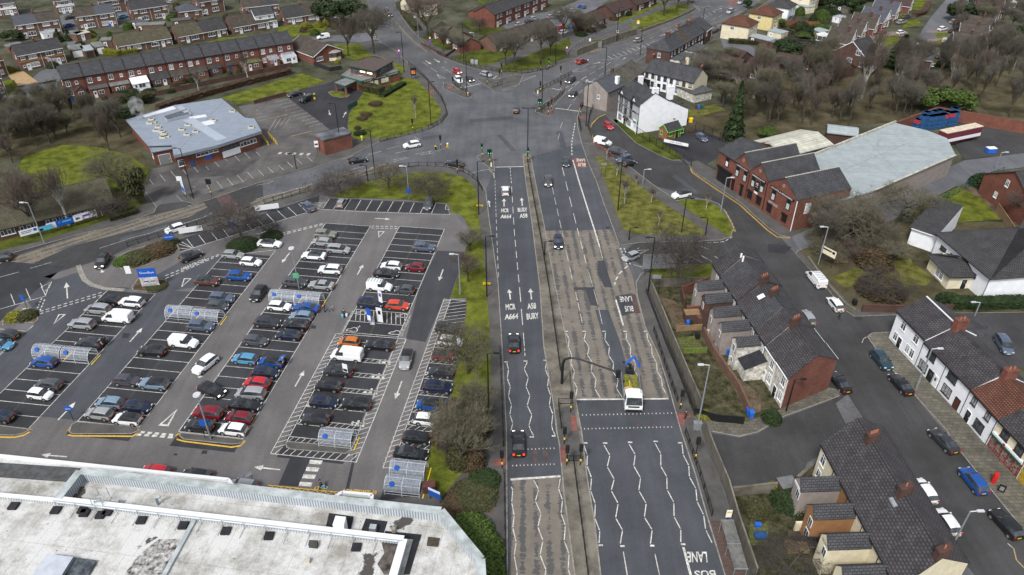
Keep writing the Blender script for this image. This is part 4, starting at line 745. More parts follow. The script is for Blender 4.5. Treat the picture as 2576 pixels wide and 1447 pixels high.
def house(name,label,cat,A,B,D,e,r,wall,roof,kind='gable',ov=0.3,gov=(0.15,0.15),wins=(),doors=(),chims=(),group=None,gut=None,fm=None,ridge=None,hl=None,hr=None,axis='x',bands=(),barge=None,zoff=0.0,plinth=None):
 O,ang,L=frame(A,B)
 root=thing(name,label,cat,(O.x,O.y,zoff),ang,group)
 b=MB()
 b.extr([(0,0),(L,0),(L,D),(0,D)],0,e,0,top=(kind in('flat','hip')))
 if kind=='gable':
  if axis=='x':
   for x in(0,L):b.poly([(x,0,e),(x,D,e),(x,D/2,r)]if x else[(x,D,e),(x,0,e),(x,D/2,r)])
  else:
   for y in(0,D):b.poly([(0,y,e),(L,y,e),(L/2,y,r)]if not y else[(L,y,e),(0,y,e),(L/2,y,r)])
 if kind=='mono':
  b.poly([(0,D,e),(L,D,e),(L,D,r),(0,D,r)]);b.poly([(L,0,e),(L,D,e),(L,D,r)]);b.poly([(0,D,e),(0,0,e),(0,D,r)])
 b.build('wall',wall,root)
 b=MB()
 if kind=='gable':
  if axis=='x':gable_roof(b,L,D,e,r,ov,gov)
  else:gable_roof(b,D,L,e,r,ov,gov,axis='y')
 elif kind=='hip':hip_roof(b,L,D,e,r,ov,D/2+ov if hl is None else hl,D/2+ov if hr is None else hr,gov)
 elif kind=='flat':
  b.extr([(-ov,-ov),(L+ov,-ov),(L+ov,D+ov),(-ov,D+ov)],e,e+0.22,bottom=True)
 elif kind=='mono':
  s=(r-e)/D;b.prof([(-ov,e-ov*s-0.1),(-ov,e-ov*s+0.05),(D,r+0.05),(D,r-0.1)],-gov[0],L+gov[1])
 b.build('roof',roof,root)
 if kind in('gable','hip','mono')and gut is not False:
  s=(r-e)/(D/2)if kind=='gable' else(0 if kind=='hip' else(r-e)/D)
  z=e-ov*s-(0.16 if kind!='hip' else 0.12)
  if axis=='x':gb_=[(0,L,-ov-0.13,-ov-0.005)]+([(0,L,D+ov+0.005,D+ov+0.13)]if kind!='mono' else[])
  else:s=(r-e)/(L/2);z=e-ov*s-0.16;gb_=[(x,x+0.125,0,D)for x in(-ov-0.13,L+ov+0.005)]
  for q in gb_:b=MB();b.box(*q,z,z+0.13);b.build('gutter',gut or UPVC,root)
  if axis=='x':b=MB();b.tube((L-0.12,-0.08,z),(L-0.12,-0.08,0.1),0.045,n=5);b.build('downpipe',gut or UPVC,root)
 if kind=='gable':
  b=MB()
  if axis=='x':b.box(-gov[0],L+gov[1],D/2-0.12,D/2+0.12,r+0.03,r+0.12)
  else:b.box(L/2-0.12,L/2+0.12,-gov[0],D+gov[1],r+0.03,r+0.12)
  b.build('ridge_tiles',ridge or roof,root)
  if barge:
   b=MB();th=0.26
   if axis=='x':
    s=(r-e)/(D/2)
    for x in(-gov[0]-0.06,L+gov[1]+0.01):b.prof([(-ov,e-ov*s-0.14),(-ov,e-ov*s+0.09),(D/2,r+0.09),(D+ov,e-ov*s+0.09),(D+ov,e-ov*s-0.14),(D/2,r-0.14)],x,x+0.05)
   else:
    s=(r-e)/(L/2)
    for x in(-gov[0]-0.06,D+gov[1]+0.01):
     k=len(b.v);b.prof([(-ov,e-ov*s-0.14),(-ov,e-ov*s+0.09),(L/2,r+0.09),(L+ov,e-ov*s+0.09),(L+ov,e-ov*s-0.14),(L/2,r-0.14)],x,x+0.05);b.v[k:]=[(y,x_,z)for x_,y,z in b.v[k:]]
   b.build('bargeboard',barge,root)
 for w in wins:window(root,L,D,*w[:5],**(w[5]if len(w)>5 else{}))if fm is None else window(root,L,D,*w[:5],**{**dict(fm=fm),**(w[5]if len(w)>5 else{})})
 for d in doors:door(root,L,D,d[0],d[1],**(d[2]if len(d)>2 else{}))
 for c in chims:chimney(root,*c[:4],**(c[4]if len(c)>4 else{}))
 for(z0,z1,m)in bands:
  b=MB();b.box(0.02,L-0.02,-0.05,-0.003,z0,z1);b.build('facade_panel',m,root)
 root['L']=L;return root,L
def extension(root,x0,x1,dep,e,r,wall,roof,kind='gable',y0=0.0,win=None,dr=None,dm=None,wm=None,gut=None):
 """a back or front wing of the house, reaching out of its front wall"""
 b=MB();w=x1-x0
 b.extr([(x0,y0-dep),(x1,y0-dep),(x1,y0-0.003),(x0,y0-0.003)],0,e,top=(kind=='flat'))
 if kind=='gable':
  m=(x0+x1)/2;b.poly([(x0,y0-dep,e),(x1,y0-dep,e),(m,y0-dep,r)])
 if kind=='mono':
  b.poly([(x0,y0-dep,e),(x0,y0-0.003,e),(x0,y0-0.003,r)]);b.poly([(x1,y0-0.003,e),(x1,y0-dep,e),(x1,y0-0.003,r)])
 o=b.build('extension',wall,root);b=MB()
 if kind=='gable':
  s=(r-e)/(w/2);ov=0.15;a=e-ov*s
  k=len(b.v);b.prof([(x0-ov,a-0.1),(x0-ov,a+0.05),((x0+x1)/2,r+0.05),(x1+ov,a+0.05),(x1+ov,a-0.1),((x0+x1)/2,r-0.1)],y0-dep-0.12,y0+0.6);b.v[k:]=[(y,x,z)for x,y,z in b.v[k:]]
 elif kind=='mono':
  s=(r-e)/dep;b.prof([(y0-dep-0.2,e-0.2*s-0.08),(y0-dep-0.2,e-0.2*s+0.05),(y0-0.01,r+0.05),(y0-0.01,r-0.08)],x0-0.1,x1+0.1)
 else:b.box(x0-0.1,x1+0.1,y0-dep-0.15,y0-0.01,e,e+0.15)
 b.build('extension_roof',roof,o)
 def side_obj(nm,mats,spec,mk):
  side,u,z,ww,hh=spec;q=MB();mk(q,ww,hh)
  pos={'F':((x0+u,y0-dep,z),0),'L':((x0,y0-u,z),-math.pi/2),'R':((x1,y0-u,z),math.pi/2)}[side]
  put(nm,q.mesh(nm,mats),o,pos[0],pos[1])
 for s_ in(win or()):
  def mk(q,ww,hh):q.box(-ww/2,ww/2,-0.06,0,0,hh);[q.box(-ww/2+0.08+i*(ww-0.08)/2,-ww/2+i*(ww-0.08)/2+(ww-0.08)/2,-0.07,-0.02,0.08,hh-0.08,1)for i in range(2)]
  side_obj('window',[wm or UPVC,GLASS],s_,mk)
 for s_ in(dr or()):
  def mk(q,ww,hh):q.box(-ww/2,ww/2,-0.06,0,0,hh);q.box(-ww/3.2,ww/3.2,-0.07,-0.02,hh*0.5,hh*0.88,1)
  side_obj('door',[dm or UPVC,GLASS],s_,mk)
 return o
def shear(rt,k):
 for o in rt.children:
  if o.type=='MESH' and o.data.users==1:
   for v in o.data.vertices:v.co.x-=k*max(0,v.co.y)
  elif o.location.y>0:o.location.x-=k*o.location.y
  for c in o.children:
   if c.data.users==1 and o.name.startswith('chimney'):
    for v in c.data.vertices:v.co.x-=k*max(0,v.co.y)
def E(px,py,h):v=G(px,py,h);return Vector((v.x,v.y,0))
def dist(a,b):return(xy(a)-xy(b)).length
# ---- long brick terrace on the left
TA,TB=E(154.5,199,6.1),E(736,105,6.1);TN=12;TH=6.1
desc=['flat-roofed kitchen extension','gabled brick porch','two small back windows','black rear extension','white lean-to conservatory','slate lean-to with rooflight','brown tiled lean-to','red curtained kitchen window','white back door','blue back door','low flat-roofed outhouse','glass-roofed verandah at its end']
d0=(xy(TB)-xy(TA))
for i in range(TN):
 a,b=xy(TA)+d0*(i/TN),xy(TA)+d0*((i+1)/TN);w=(b-a).length
 extra={0:dict(kind='hip',hl=3.8,hr=0.001,gov=(0,0)),11:dict(kind='hip',hl=0.001,hr=3.8,gov=(0,0))}.get(i,dict(kind='gable',gov=(0,0)))
 rt,L=house('terraced_house','red brick terraced house with slate roof, %s from the left in the long terrace'%ordn(i)if i<11 else 'red brick end terraced house at the far right of the long terrace','house',a,b,8.0,TH,8.7,BRICK,SLATE,ov=0.25,wins=[('F',w*0.22,3.7,1.25,1.6,dict(nx=2)),('F',w*(0.6+0.06*(i%3)),4.0,0.8,0.95,dict(nx=1)),('F',w*0.22,0.9,1.2,1.5)]+([('B',w*0.5,3.6,1.2,1.4)])+([('L',3,3.6,0.9,1.2)]if i==0 else[]),doors=[('B',w*0.3)],group='houses of the long red brick terrace',gut=DOORB,chims=[(w-0.4,4.0,8.2,9.0,dict(pots=0,w=0.5,d=0.5))]if i in(0,6)else[])
 k=i
 if k==0:extension(rt,w*0.42,w*0.42+2.6,2.0,2.5,3.6,BRICK,TILEG,win=[('F',1.3,1.2,1.5,1.0)])
 if k==1:extension(rt,0.3,w-0.4,3.4,2.6,2.6,BRICK,FELT,'flat',win=[('F',2.9,1.0,1.5,1.1)],dr=[('F',1.2,0.1,0.9,2.0)])
 if k==2:extension(rt,0.2,w-0.3,3.4,2.6,2.6,BRICK,FELTG,'flat',win=[('F',3.2,1.0,1.3,1.1)],dr=[('F',1.6,0.1,0.9,2.0)])
 if k==3:extension(rt,0.3,w-0.7,3.8,2.3,3.2,UPVC,SIGNW,'mono',win=[('F',2.6,0.9,1.9,1.3),('L',1.8,0.8,2.2,1.2)],dr=[('F',0.9,0.1,0.9,2.0)])
 if k==4:extension(rt,0.2,w-0.2,3.0,2.3,3.4,BRICKD,TILEG,'mono',win=[('F',1.6,1.0,1.6,1.0)],dr=[('F',3.6,0.1,1.0,2.0)])
 if k==5:extension(rt,0.2,w-0.2,3.0,2.3,3.4,BRICK,TILEBR,'mono',win=[('F',1.2,1.0,1.2,1.0)],dr=[('F',2.8,0.1,0.9,2.0)])
 if k==6:extension(rt,0.2,w-0.3,2.6,2.3,3.3,BRICK,TILEBR,'mono',win=[('F',3.3,1.0,1.6,1.0)],dr=[('F',1.0,0.1,0.9,2.0)])
 if k==7:extension(rt,0.2,w-1.5,1.6,2.3,2.8,BRICKD,TILEG,'mono',win=[('F',2.0,1.0,1.5,1.0)])
 if k==8:extension(rt,0.2,w-2.4,1.2,2.3,2.8,BRICK,TILEG,'mono',dr=[('F',1.0,0.1,0.9,2.0)],dm=DOORBL)
 if k==9:extension(rt,0.2,w-0.6,3.5,2.5,2.5,BRICK,mat('mossy_felt',(0.1,0.11,0.05),0.95,0.4,1),'flat',win=[('F',3.0,1.0,1.5,1.1)],dr=[('F',1.0,0.1,0.9,2.0)])
 if k==10:extension(rt,w*0.35,w-0.3,2.6,2.2,2.9,BRICK,CLEAR,'mono',dr=[('F',2.0,0.1,0.9,2.0)],win=[('F',0.9,1.0,0.9,0.9)])
 if k==11:
  extension(rt,w*0.2,w-0.4,3.2,2.3,3.0,UPVC,CLEAR,'mono',win=[('F',1.4,0.8,1.6,1.2)],dr=[('F',3.2,0.1,0.9,2.0)])
  # ---- semis and bungalows beyond, upper left
def semis(A,B,labs,e=5.2,r=7.6,D=7.6,roofs=(TILEG,TILEBR),wall=BRICKB,panel=None,barge=None,group='semi-detached houses north of the terrace',two=True,chim=True,big=(),fronts=None):
 d=xy(B)-xy(A)
 for i in range(len(labs)):
  n=len(labs);a,b=xy(A)+d*(i/n),xy(A)+d*((i+1)/n);w=(b-a).length;f=(lambda u:u)if i%2==0 else(lambda u:w-u)
  if two:wi=[('F',f(1.3),3.6,1.3,0.95),('F',f(w*0.62),3.4,2.4,1.15,dict(nx=3)),('F',f(w*0.62),0.8,2.6,1.5,dict(nx=3)),('F',f(0.95),1.1,0.7,0.8,dict(nx=1))];dr=[('F',f(2.2))]
  else:wi=[('F',f(1.3),1.1,1.2,0.9),('F',f(w*0.66),0.8,2.6,1.4,dict(nx=3))];dr=[('F',f(w*0.36))]
  wi+=[('L',D*0.4,3.5 if two else 1.0,0.8,1.0)]if i==0 else[('R',D*0.4,3.5 if two else 1.0,0.8,1.0)]
  rt,L=house('semi_detached_house' if two else 'bungalow',labs[i],'house' if two else 'bungalow',a,b,D,e,r,wall,roofs[i%len(roofs)],gov=(0.2 if i==0 else 0,0.2 if i==n-1 else 0),wins=wi,doors=dr,group=group,chims=[(w-0.01 if i==0 else 0.4,D*0.5,r-0.6,r+0.9,dict(pots=2,w=0.5,d=1.0,m=BRICKD))]if chim and i==0 else[],bands=[(2.65,3.3,panel)]if panel else[],barge=None)
 return rt
semis(E(42.5,139,5.3),E(156,118,5.3),['brown brick semi with tan panel beside the sandy drive','brown brick semi with red tiled panel beside the garages'],panel=TAN,roofs=(TILEG,TILEG))
semis(E(37.5,62.5,5.3),E(146,47.5,5.3),['semi with blue-grey roof, leftmost house of the second row','semi with brown roof and lean-to conservatory in the second row'],roofs=(TILEBL,TILEBR))
semis(E(191,41,5.3),E(288,29,5.3),['semi with mottled brown roof and downstairs picture window','semi with blue-grey roof beside the drive with a blue car'],roofs=(TILEBR,TILEBL))
semis(E(330,24,5.3),E(420,11,5.3),['top row semi with patio doors above the narrow garage','top row semi with plain dark roof and white door'],roofs=(TILEG,TILEG))
semis(E(-40,12,5.3),E(36,4,5.3),['white panelled house cut by the left edge of the picture','white panelled semi in the top left corner of the picture'],panel=RENDW,roofs=(TILEG,TILEG))
semis(E(136,2,5.3),E(182,-4,5.3),['semi with wide white upper panel and open front at the top edge','semi with wide white upper panel and white door at the top edge'],panel=RENDW,roofs=(TILEG,TILEG),chim=False)
semis(E(-45,165,5.0),E(8,150,5.0),['brick house with reddish hipped roof at the left edge'],roofs=(TILERD,),chim=False)
semis(E(-45,205,5.0),E(4,196,5.0),['brick house with white doors below the red-roofed one at the left edge'],roofs=(TILEG,),chim=False)
semis(E(297.5,116,2.8),E(431,94,2.8),['long bungalow with mossy roof behind the yellow hedge','bungalow with mossy roof and brown chimney beside the lamp'],e=2.8,r=5.6,D=9,roofs=(TILEMO,TILEMO),two=False)
semis(E(447.5,92.5,2.8),E(570,70,2.8),['bungalow with white dormer window and mossy roof','bungalow with stone-faced bay next to the white dormer one'],e=2.8,r=5.8,D=9,roofs=(TILEMO,TILEG),two=False)
semis(E(585,69,2.8),E(690,50,2.8),['brick bungalow with white gable boards and stone front panel','brick bungalow joined to the white two-storey house'],e=2.8,r=5.8,D=9,roofs=(TILEBR,TILEBR),two=False)
semis(E(719,45,2.8),E(814,31,2.8),['bungalow with white gable and cream bay near the big evergreen','bungalow with white-panelled bay touching the big evergreen'],e=2.8,r=5.8,D=8.5,roofs=(TILEG,TILEBR),two=False)
semis(E(612,18,5.3),E(700,8,5.3),['brick house with small porch near the top, above the bungalows','brick house with white garage door near the top, above the bungalows'],roofs=(TILEBR,TILEG),chim=False)
semis(E(500,5,5.3),E(560,-5,5.3),['brick house with bay window on the top edge, right of the hipped bungalow'],roofs=(TILEG,),chim=False)
semis(E(248,3,5.3),E(312,-5,5.3),['brick house on the top edge beyond the blue parked car'],roofs=(TILEG,),chim=False)
house('dormer_house','white-rendered dormer house with slate lower roof near the top','house',E(640,56,3),E(696,48,3),8,3.0,6.6,RENDW,TILEG,wins=[('F',2.5,0.8,3,1.3,dict(nx=3)),('F',8,1.0,1.2,1.1)],doors=[('F',5.2)])
house('dormer_house','white upper storey with slate roof rising behind the dormer house','house',E(640,40,5.2),E(688,33,5.2),6,5.2,7.2,RENDW,SLATE,wins=[('F',2,3.6,0.9,1.1),('F',5.5,3.6,0.9,1.1)])
house('bungalow','bungalow with hipped grey roof and two small windows, top row','bungalow',E(450,31,2.7),E(508,24,2.7),9,2.7,5.0,BRICKB,TILEBL,kind='hip',wins=[('F',6.5,1,1.2,1.2),('F',9.5,1,1.2,1.2)],doors=[('F',2.5)])
for i,(x0,y0,x1,y1,rm,dm)in enumerate(((176,129,210,124,FELTG,UPVC),(211,130,236,126,SHEET,WOODP),(240,121,264,117,FELTG,UPVC))):
 rt,L=house('garage',['flat-roofed garage with white door, left of three','garage with corrugated roof and dark open front, middle of three','flat-roofed garage with white door, right of three'][i],'garage',E(x0,y0,2.3),E(x1,y1,2.3),7,2.3,2.3,BRICKB,rm,kind='flat',ov=0.1)
 b=MB();b.box(L*0.15,L*0.85,-0.06,-0.003,0,2.05);b.build('garage_front',dm,rt)  # middle garage: dark panel paints the shade inside its open front
for i,(x0,y0,x1,y1,h,rm,lab)in enumerate(((108,86,142,80,2.4,CLEAR,'lean-to glass conservatory behind the brown-roofed semi'),(196,88,226,82,2.3,SHEETW,'shed with white corrugated roof between the two bungalow rows'),(160,86,192,88,2.3,FELTG,'garage with grey felt roof beside the white-roofed shed'),(340,66,412,62,2.4,FELTG,'long pale flat roof joined behind the mossy bungalow'),(328,56,358,60,2.3,FELT,'small dark flat-roofed garage below the top row semi'),(251,104,280,102,2.5,FELTG,'grey flat-roofed outbuilding left of the mossy bungalow'),(432,55,480,50,2.4,FELT,'flat garage roof beside the white dormer bungalow'),(612,30,640,26,2.4,FELTG,'pale flat garage roof right of the fenced garden, top left'),(22,120,60,112,2.3,FELTG,'low shed roof at the left edge below the evergreen'),(60,262,105,252,2.4,FELTG,'low shed with pale roof in the thicket at the left edge'))):
 house('outbuilding',lab,'shed',E(x0,y0,h),E(x1,y1,h),4,h,h,BRICKB if rm is not CLEAR else UPVC,rm,kind='flat',ov=0.15,doors=[('F',1.5)])
 # ---- bungalow with the conservatory
A,B=E(742,119,2.8),E(789,142,2.8)
rt,L=house('bungalow','red brick bungalow with wide white-edged gable beside the laundry','bungalow',E(789,142,2.8),E(860,124,2.8),16,2.8,5.6,BRICK,TILEBR,axis='y',barge=UPVC,gov=(0.3,0.2),wins=[('F',2.2,0.9,2.4,1.3,dict(nx=4))])
cv=thing('conservatory','brown-framed octagonal conservatory on a cream base','conservatory',tuple(E(838,148,0)),math.radians(14))
b=MB();oc=[(2.9*math.cos(t),2.5*math.sin(t))for t in[i*math.pi/4+math.pi/8 for i in range(8)]]
b.extr(oc,0,1.1);b.build('base_wall',RENDC,cv);b=MB();b.extr(oc,1.1,2.6,top=False);b.build('glazing',GLASS,cv)
b=MB();[b.tube((x,y,1.1),(x,y,2.65),0.08,n=4)for x,y in oc];[b.tube((*oc[i],z),(*oc[(i+1)%8],z),0.07,n=4)for i in range(8)for z in(1.1,2.0,2.6)];[b.tube((x*1.08,y*1.08,2.55),(0,0,3.9),0.05,n=4)for x,y in oc];b.build('timber_frame',mat('brown_timber',(0.16,0.075,0.035),0.6,0.15,2),cv)
b=MB();[b.poly([(oc[i][0]*1.1,oc[i][1]*1.1,2.6),(oc[(i+1)%8][0]*1.1,oc[(i+1)%8][1]*1.1,2.6),(0,0,3.85)])for i in range(8)];b.build('roof',mat('tinted_sheet',(0.3,0.26,0.24),0.3,0.1,1),cv)
# ---- laundry pavilion
def prism(name,label,cat,pts,h,rm,wm,lip=0.0,z0=0.0,th=0.25,inset=0.0,group=None):
 P=[G(x,y,h)for x,y in pts];c=sum((xy(p)for p in P),Vector((0,0)))/len(P)
 rt=thing(name,label,cat,(c.x,c.y,0),0,group);Q=[xy(p)-c for p in P]
 W_=[q*(1-inset/max(1,q.length))for q in Q]
 b=MB();b.extr(W_,z0,h-0.002 if inset else h,top=False);b.build('wall',wm,rt)
 b=MB();b.extr(Q,h-th*(inset>0),h+0.06,bottom=inset>0)if inset else b.extr(Q,h,h+0.12);b.build('roof',rm,rt)
 if lip:
  b=MB();n=len(Q)
  for i in range(n):b.obox(Q[i],Q[(i+1)%n],0.3,h,h+lip)
  b.build('parapet',LEAD,rt)
 return rt,Q,c
lr,Q,c=prism('laundry_shop','brick dry-cleaning shop with green fascia and brown raised roof','shop',[(856,191),(882,173),(944,178),(985,165),(1000,178),(1005,180),(909,206)],3.0,FELTG,BRICK,0)
def lx(x,y,h):v=G(x,y,h);return Vector((v.x-c.x,v.y-c.y))
up=[lx(875,165,5.6),lx(930,143,5.6),lx(991,153,5.6),lx(943,179,5.6)]
cc=sum(up,Vector((0,0)))/4;inn=[cc+(p-cc)*0.88 for p in up]
b=MB();b.extr(inn,3.0,3.5,top=False);b.extr(inn,5.0,5.35,top=False);[b.obox(p,p+Vector((0.01,0.5)),0.5,3.0,5.2)for p in inn];b.build('clerestory_wall',BRICK,lr)
b=MB();b.extr([cc+(p-cc)*0.87 for p in up],3.5,5.0,top=False);b.build('clerestory_glazing',GLASS,lr)
b=MB();b.extr(up,5.35,5.62,1,mt=0,bottom=True);b.build('upper_roof',[mat('brown_felt',(0.085,0.065,0.06),0.95,0.2,1.5,fine=0.15),SIGNG],lr)
b=MB();can=[lx(841,208,2.9),lx(868,217,2.9),lx(902,201,2.9),lx(880,192,2.9)];b.extr(can,2.45,2.95,1,mt=0,bottom=True);b.build('canopy',[FELTG,SIGNG],lr)
for p in(can[0].lerp(can[2],0.06),can[1].lerp(can[3],0.06)):b=MB();b.box(p.x-0.3,p.x+0.3,p.y-0.3,p.y+0.3,0,2.45);b.build('pillar',BRICK,lr)
b=MB()
for p,q in((Q[0],Q[6]),(Q[6],Q[5])):b.obox(p,q,0.36,2.55,3.22)
b.build('fascia',SIGNG,lr)
fa,fb=Q[6],Q[5];fd=(fb-fa).normalized();fnn=Vector((fd.y,-fd.x))*0.2;FL=(fb-fa).length
b=MB()
for t0,s_ in((0.06,'DRY CLEANING'),(0.36,'LAUNDRY & IRONING'),(0.68,'ALTERATIONS & REPAIRS')):
 p=fa+fd*(FL*t0)+fnn;u=fd*FL*(0.2 if t0<0.1 else 0.27);add_text(b,s_,(p.x,p.y,2.72),(u.x,u.y,0),(0,0,0.34))
b.build('sign_lettering',SIGNW,lr)
for t in(0.2,0.33,0.5,0.6):
 p=fa+fd*(FL*t)+fnn*0.15;q=p+fd*FL*0.09;b=MB();b.obox(p,q,0.12,0.9,2.3);b.build('window_poster',mat('cream_poster',(0.6,0.62,0.45),0.6,0.25,3),lr)
for t in(0.16,0.45,0.74,0.98):p=fa+fd*(FL*t);b=MB();b.obox(p-fd*0.2,p+fd*0.2,0.4,0,2.55);b.build('pilaster',BRICK,lr)
for t in(0.38,0.68):p=inn[0].lerp(inn[3],t);q=inn[0].lerp(inn[3],t+0.2);b=MB();b.obox(p,q,0.1,4.1,4.5);b.build('lit_window',mat('lit_sign',(1,0.72,0.3),0.5,0.1,2,emit=2.2),lr)
for x,y,s_ in((906,193,0.9),(924,190,0.5)):p=lx(x,y,3);b=MB();b.box(p.x-s_,p.x+s_,p.y-s_*0.6,p.y+s_*0.6,3.12,3.35);b.build('rooflight',CLEAR,lr)
# ---- substation
prism('substation','small red brick substation with dark flat roof by the lot','building',[(789,338),(864,320),(886,334),(811.5,354)],4.2,mat('wet_dark_roof',(0.06,0.065,0.075),0.35,0.4,0.3,c2=(0.16,0.17,0.19)),BRICK,0,inset=0.3)
# ---- clinic with the ribbed metal roof
cl,Q,c=prism('health_centre','brick health centre with large pale blue ribbed metal roof','building',[(316,302),(440,265),(557,248),(617,297),(640,299),(658,330),(548,366),(437,392),(432,364),(372,366)],4.3,METAL,BRICK,0,inset=1.0)
b=MB()
for p,q in((Q[5],Q[6]),(Q[6],Q[7])):b.obox(p,q,0.25,3.7,4.42)
b.build('curved_fascia',mat('metal_fascia',(0.2,0.23,0.27),0.5,0.1,1),cl)
for(x0,y0,x1,y1,w_)in((450,268,470,283,1.4),(473,300,560,352,2.6),(430,286,545,262,0.0)):
 if w_:b=MB();b.obox(lx(x0,y0,4.4),lx(x1,y1,4.4),w_,4.36,4.5);b.build('roof_ridge_panel',mat('pale_metal',(0.33,0.37,0.43),0.5,0.1,1),cl)
b=MB();wl_=[lx(*q,4.4)for q in T(0,0,[(1645,1185),(1690,1225),(1925,1165),(1885,1108)])];b.extr(wl_,4.38,4.42);b.build('light_well',mat('well_dark',(0.09,0.11,0.14),0.6,0.2,1),cl)
b=MB();[b.obox(wl_[i],wl_[(i+1)%4],0.3,4.38,4.85)for i in range(4)];b.build('light_well_curb',LEAD,cl)
for q in([(1440,1165),(1740,1070),(1775,1095),(1455,1185)],[(1900,1180),(2065,1152),(2085,1175),(1920,1200)],[(1965,1245),(2135,1205),(2165,1245),(2000,1280)]):b=MB();b.extr([lx(*p,4.4)for p in T(0,0,q)],4.37,4.44);b.build('rooflight_panel',mat('pale_panel',(0.6,0.62,0.66),0.5,0.05,1),cl)
for x,y in((1525,1205),(1548,1232),(1507,1243),(1595,1283),(1573,1318),(1635,1328),(1652,1350),(1678,1378),(1640,1388),(1830,1307),(1893,1263),(1970,1330),(1885,1360),(2152,1215),(2340,1125),(2530,1287)):
 p=lx(*T(0,0,[(x,y)])[0],4.4);b=MB();b.box(p.x-0.75,p.x+0.75,p.y-0.45,p.y+0.45,4.36,4.75);b.box(p.x-0.5,p.x+0.5,p.y-0.25,p.y+0.25,4.75,4.79,1);b.build('roof_vent',[mat('cream_vent',(0.5,0.48,0.4),0.6,0.1,1),WOODP],cl)
ins=lambda q:q*(1-1.0/q.length)
SEG=[(ins(Q[7]),ins(Q[6])),(ins(Q[6]),ins(Q[5]))]
def onf(k,t,z,off=0.0):p,q=SEG[k];d=(q-p);an=math.atan2(d.y,d.x);w=p+d*t+Vector((d.y,-d.x)).normalized()*off;return(w.x,w.y,z),an,d.normalized()
for k,t,z,w,h,nx in((0,0.62,2.3,3.2,0.8,3),(0,0.82,2.4,1.2,0.6,1),(0,0.94,2.4,1.2,0.6,1),(1,0.72,1.6,4.5,1.2,5),(0,0.08,1.0,1.4,1.6,1)):
 a_,p_=win_mesh(w,h,UPVC,nx,GLASS);lc,an,_=onf(k,t,z,0.02);o=put('window',a_,cl,lc,an);put('pane',p_,o)
def panel(nm,m,k,t0,t1,z0,z1):
 b=MB();b.obox(onf(k,t0,0,0.06)[0],onf(k,t1,0,0.06)[0],0.1,z0,z1);b.build(nm,m,cl)
panel('white_panel',UPVC,1,0.08,0.5,0.3,1.9);panel('glazing',GLASS,1,0.08,0.5,1.95,2.9);panel('name_board',SIGNB,0,0.66,0.82,1.2,2.0);panel('door',DOORBL,0,0.28,0.38,0,2.0)
ba,bb=E(398,422,0),E(432,412,0)
house('brick_wing','low brick wing at the left front of the health centre','building',E(384,384,3.4),E(436,374,3.4),7,3.4,3.4,BRICK,METAL,kind='flat',ov=0.3,gut=False,wins=[('F',5.6,1.0,1.0,1.4),('L',3,1,2,1.2)],doors=[('F',2.3,dict(m=GREYP,w=2.6,h=2.4,glass=False))])
# ---- hall by the west road
hl_,L=house('community_hall','long low brick hall with mossy tiled roof behind the banners','hall',E(-60,586,3.0),E(282,505,3.0),11,3.0,6.2,BRICKD,TILEMO,gov=(0.4,0.4),ov=0.6,gut=WOODP,wins=[('F',dist(E(-60,586,3.0),E(282,505,3.0))*u,1.0,2.6,1.4,dict(nx=4))for u in(0.34,0.53,0.65,0.77,0.2)],doors=[('F',dist(E(-60,586,3.0),E(282,505,3.0))*0.87,dict(m=DOORR))])
# ---- north of the junction
def m_row(A,B,labs,e,r,D,wall,roof,group,two=False,stag=0.0,nm='bungalow',n_per=1,gov=0.3,kind='gable'):
 d=xy(B)-xy(A);n=len(labs);nn=Vector((-d.y,d.x)).normalized()
 for i in range(n):
  a,b=xy(A)+d*(i/n)+nn*stag*(i%2),xy(A)+d*((i+1)/n)+nn*stag*(i%2);w=(b-a).length;k=max(1,int(w/5.5))
  wi=[];dr=[]
  for j in range(k):
   u=w*(j+0.5)/k;wi.append(('F',u+0.6,1.0,1.5,1.2,dict(nx=2)));dr.append(('F',u-1.2))
   if two:wi+=[('F',u-1.1,3.5,1.0,1.2),('F',u+1.1,3.5,1.4,1.2)]
  house(nm,labs[i],'house' if two else 'bungalow',a,b,D,e,r,wall,roof if not isinstance(roof,(list,tuple))else roof[i%len(roof)],gov=(gov if i==0 or stag else 0,gov if i==n-1 or stag else 0),wins=wi,doors=dr,group=group,gut=WOODP,kind=kind)
m_row(E(1087,74,2.8),E(1157,115,2.8),['mossy-roofed bungalow nearest the north road, left of the stepped row','middle bungalow of the stepped mossy-roofed row','mossy-roofed bungalow at the lamp end of the stepped row'],2.8,5.0,8.0,BRICK,TILEMO,'stepped bungalows north of the junction',stag=1.2)
m_row(E(1244,36,5.3),E(1378,-14,5.3),['two-storey brick flats with plain gable at the top centre','second block of the brick flats at the top edge'],5.3,7.8,9.0,BRICK,TILEG,'brick flats at the top',two=True,nm='apartment_block')
m_row(E(1247,112,2.8),E(1398,68,2.8),['long brown-roofed bungalow behind the bare trees, left half','long brown-roofed bungalow behind the bare trees, right half'],2.8,5.2,8.5,BRICKB,TILEBR,'bungalows above the north lawn')
m_row(E(1485,61,2.8),E(1523,44,2.8),['brown-roofed bungalow beside the ramp railings'],2.8,5.2,8.5,BRICKD,TILEMR,'brown-roofed bungalows by the ramp')
m_row(E(1545,33,2.8),E(1590,18,2.8),['brown-roofed bungalow above the long lawn'],2.8,5.2,9,BRICKD,TILEMR,'brown-roofed bungalows by the ramp')
m_row(E(1602,12,2.8),E(1652,-5,2.8),['brown-roofed bungalow at the top edge with blue bin'],2.8,5.2,9,BRICKD,TILEMR,'brown-roofed bungalows by the ramp')
m_row(E(1200,30,2.6),E(1240,10,2.6),['small low outbuilding beside the brick flats'],2.4,3.2,4,BRICK,TILEBR,'outbuildings')
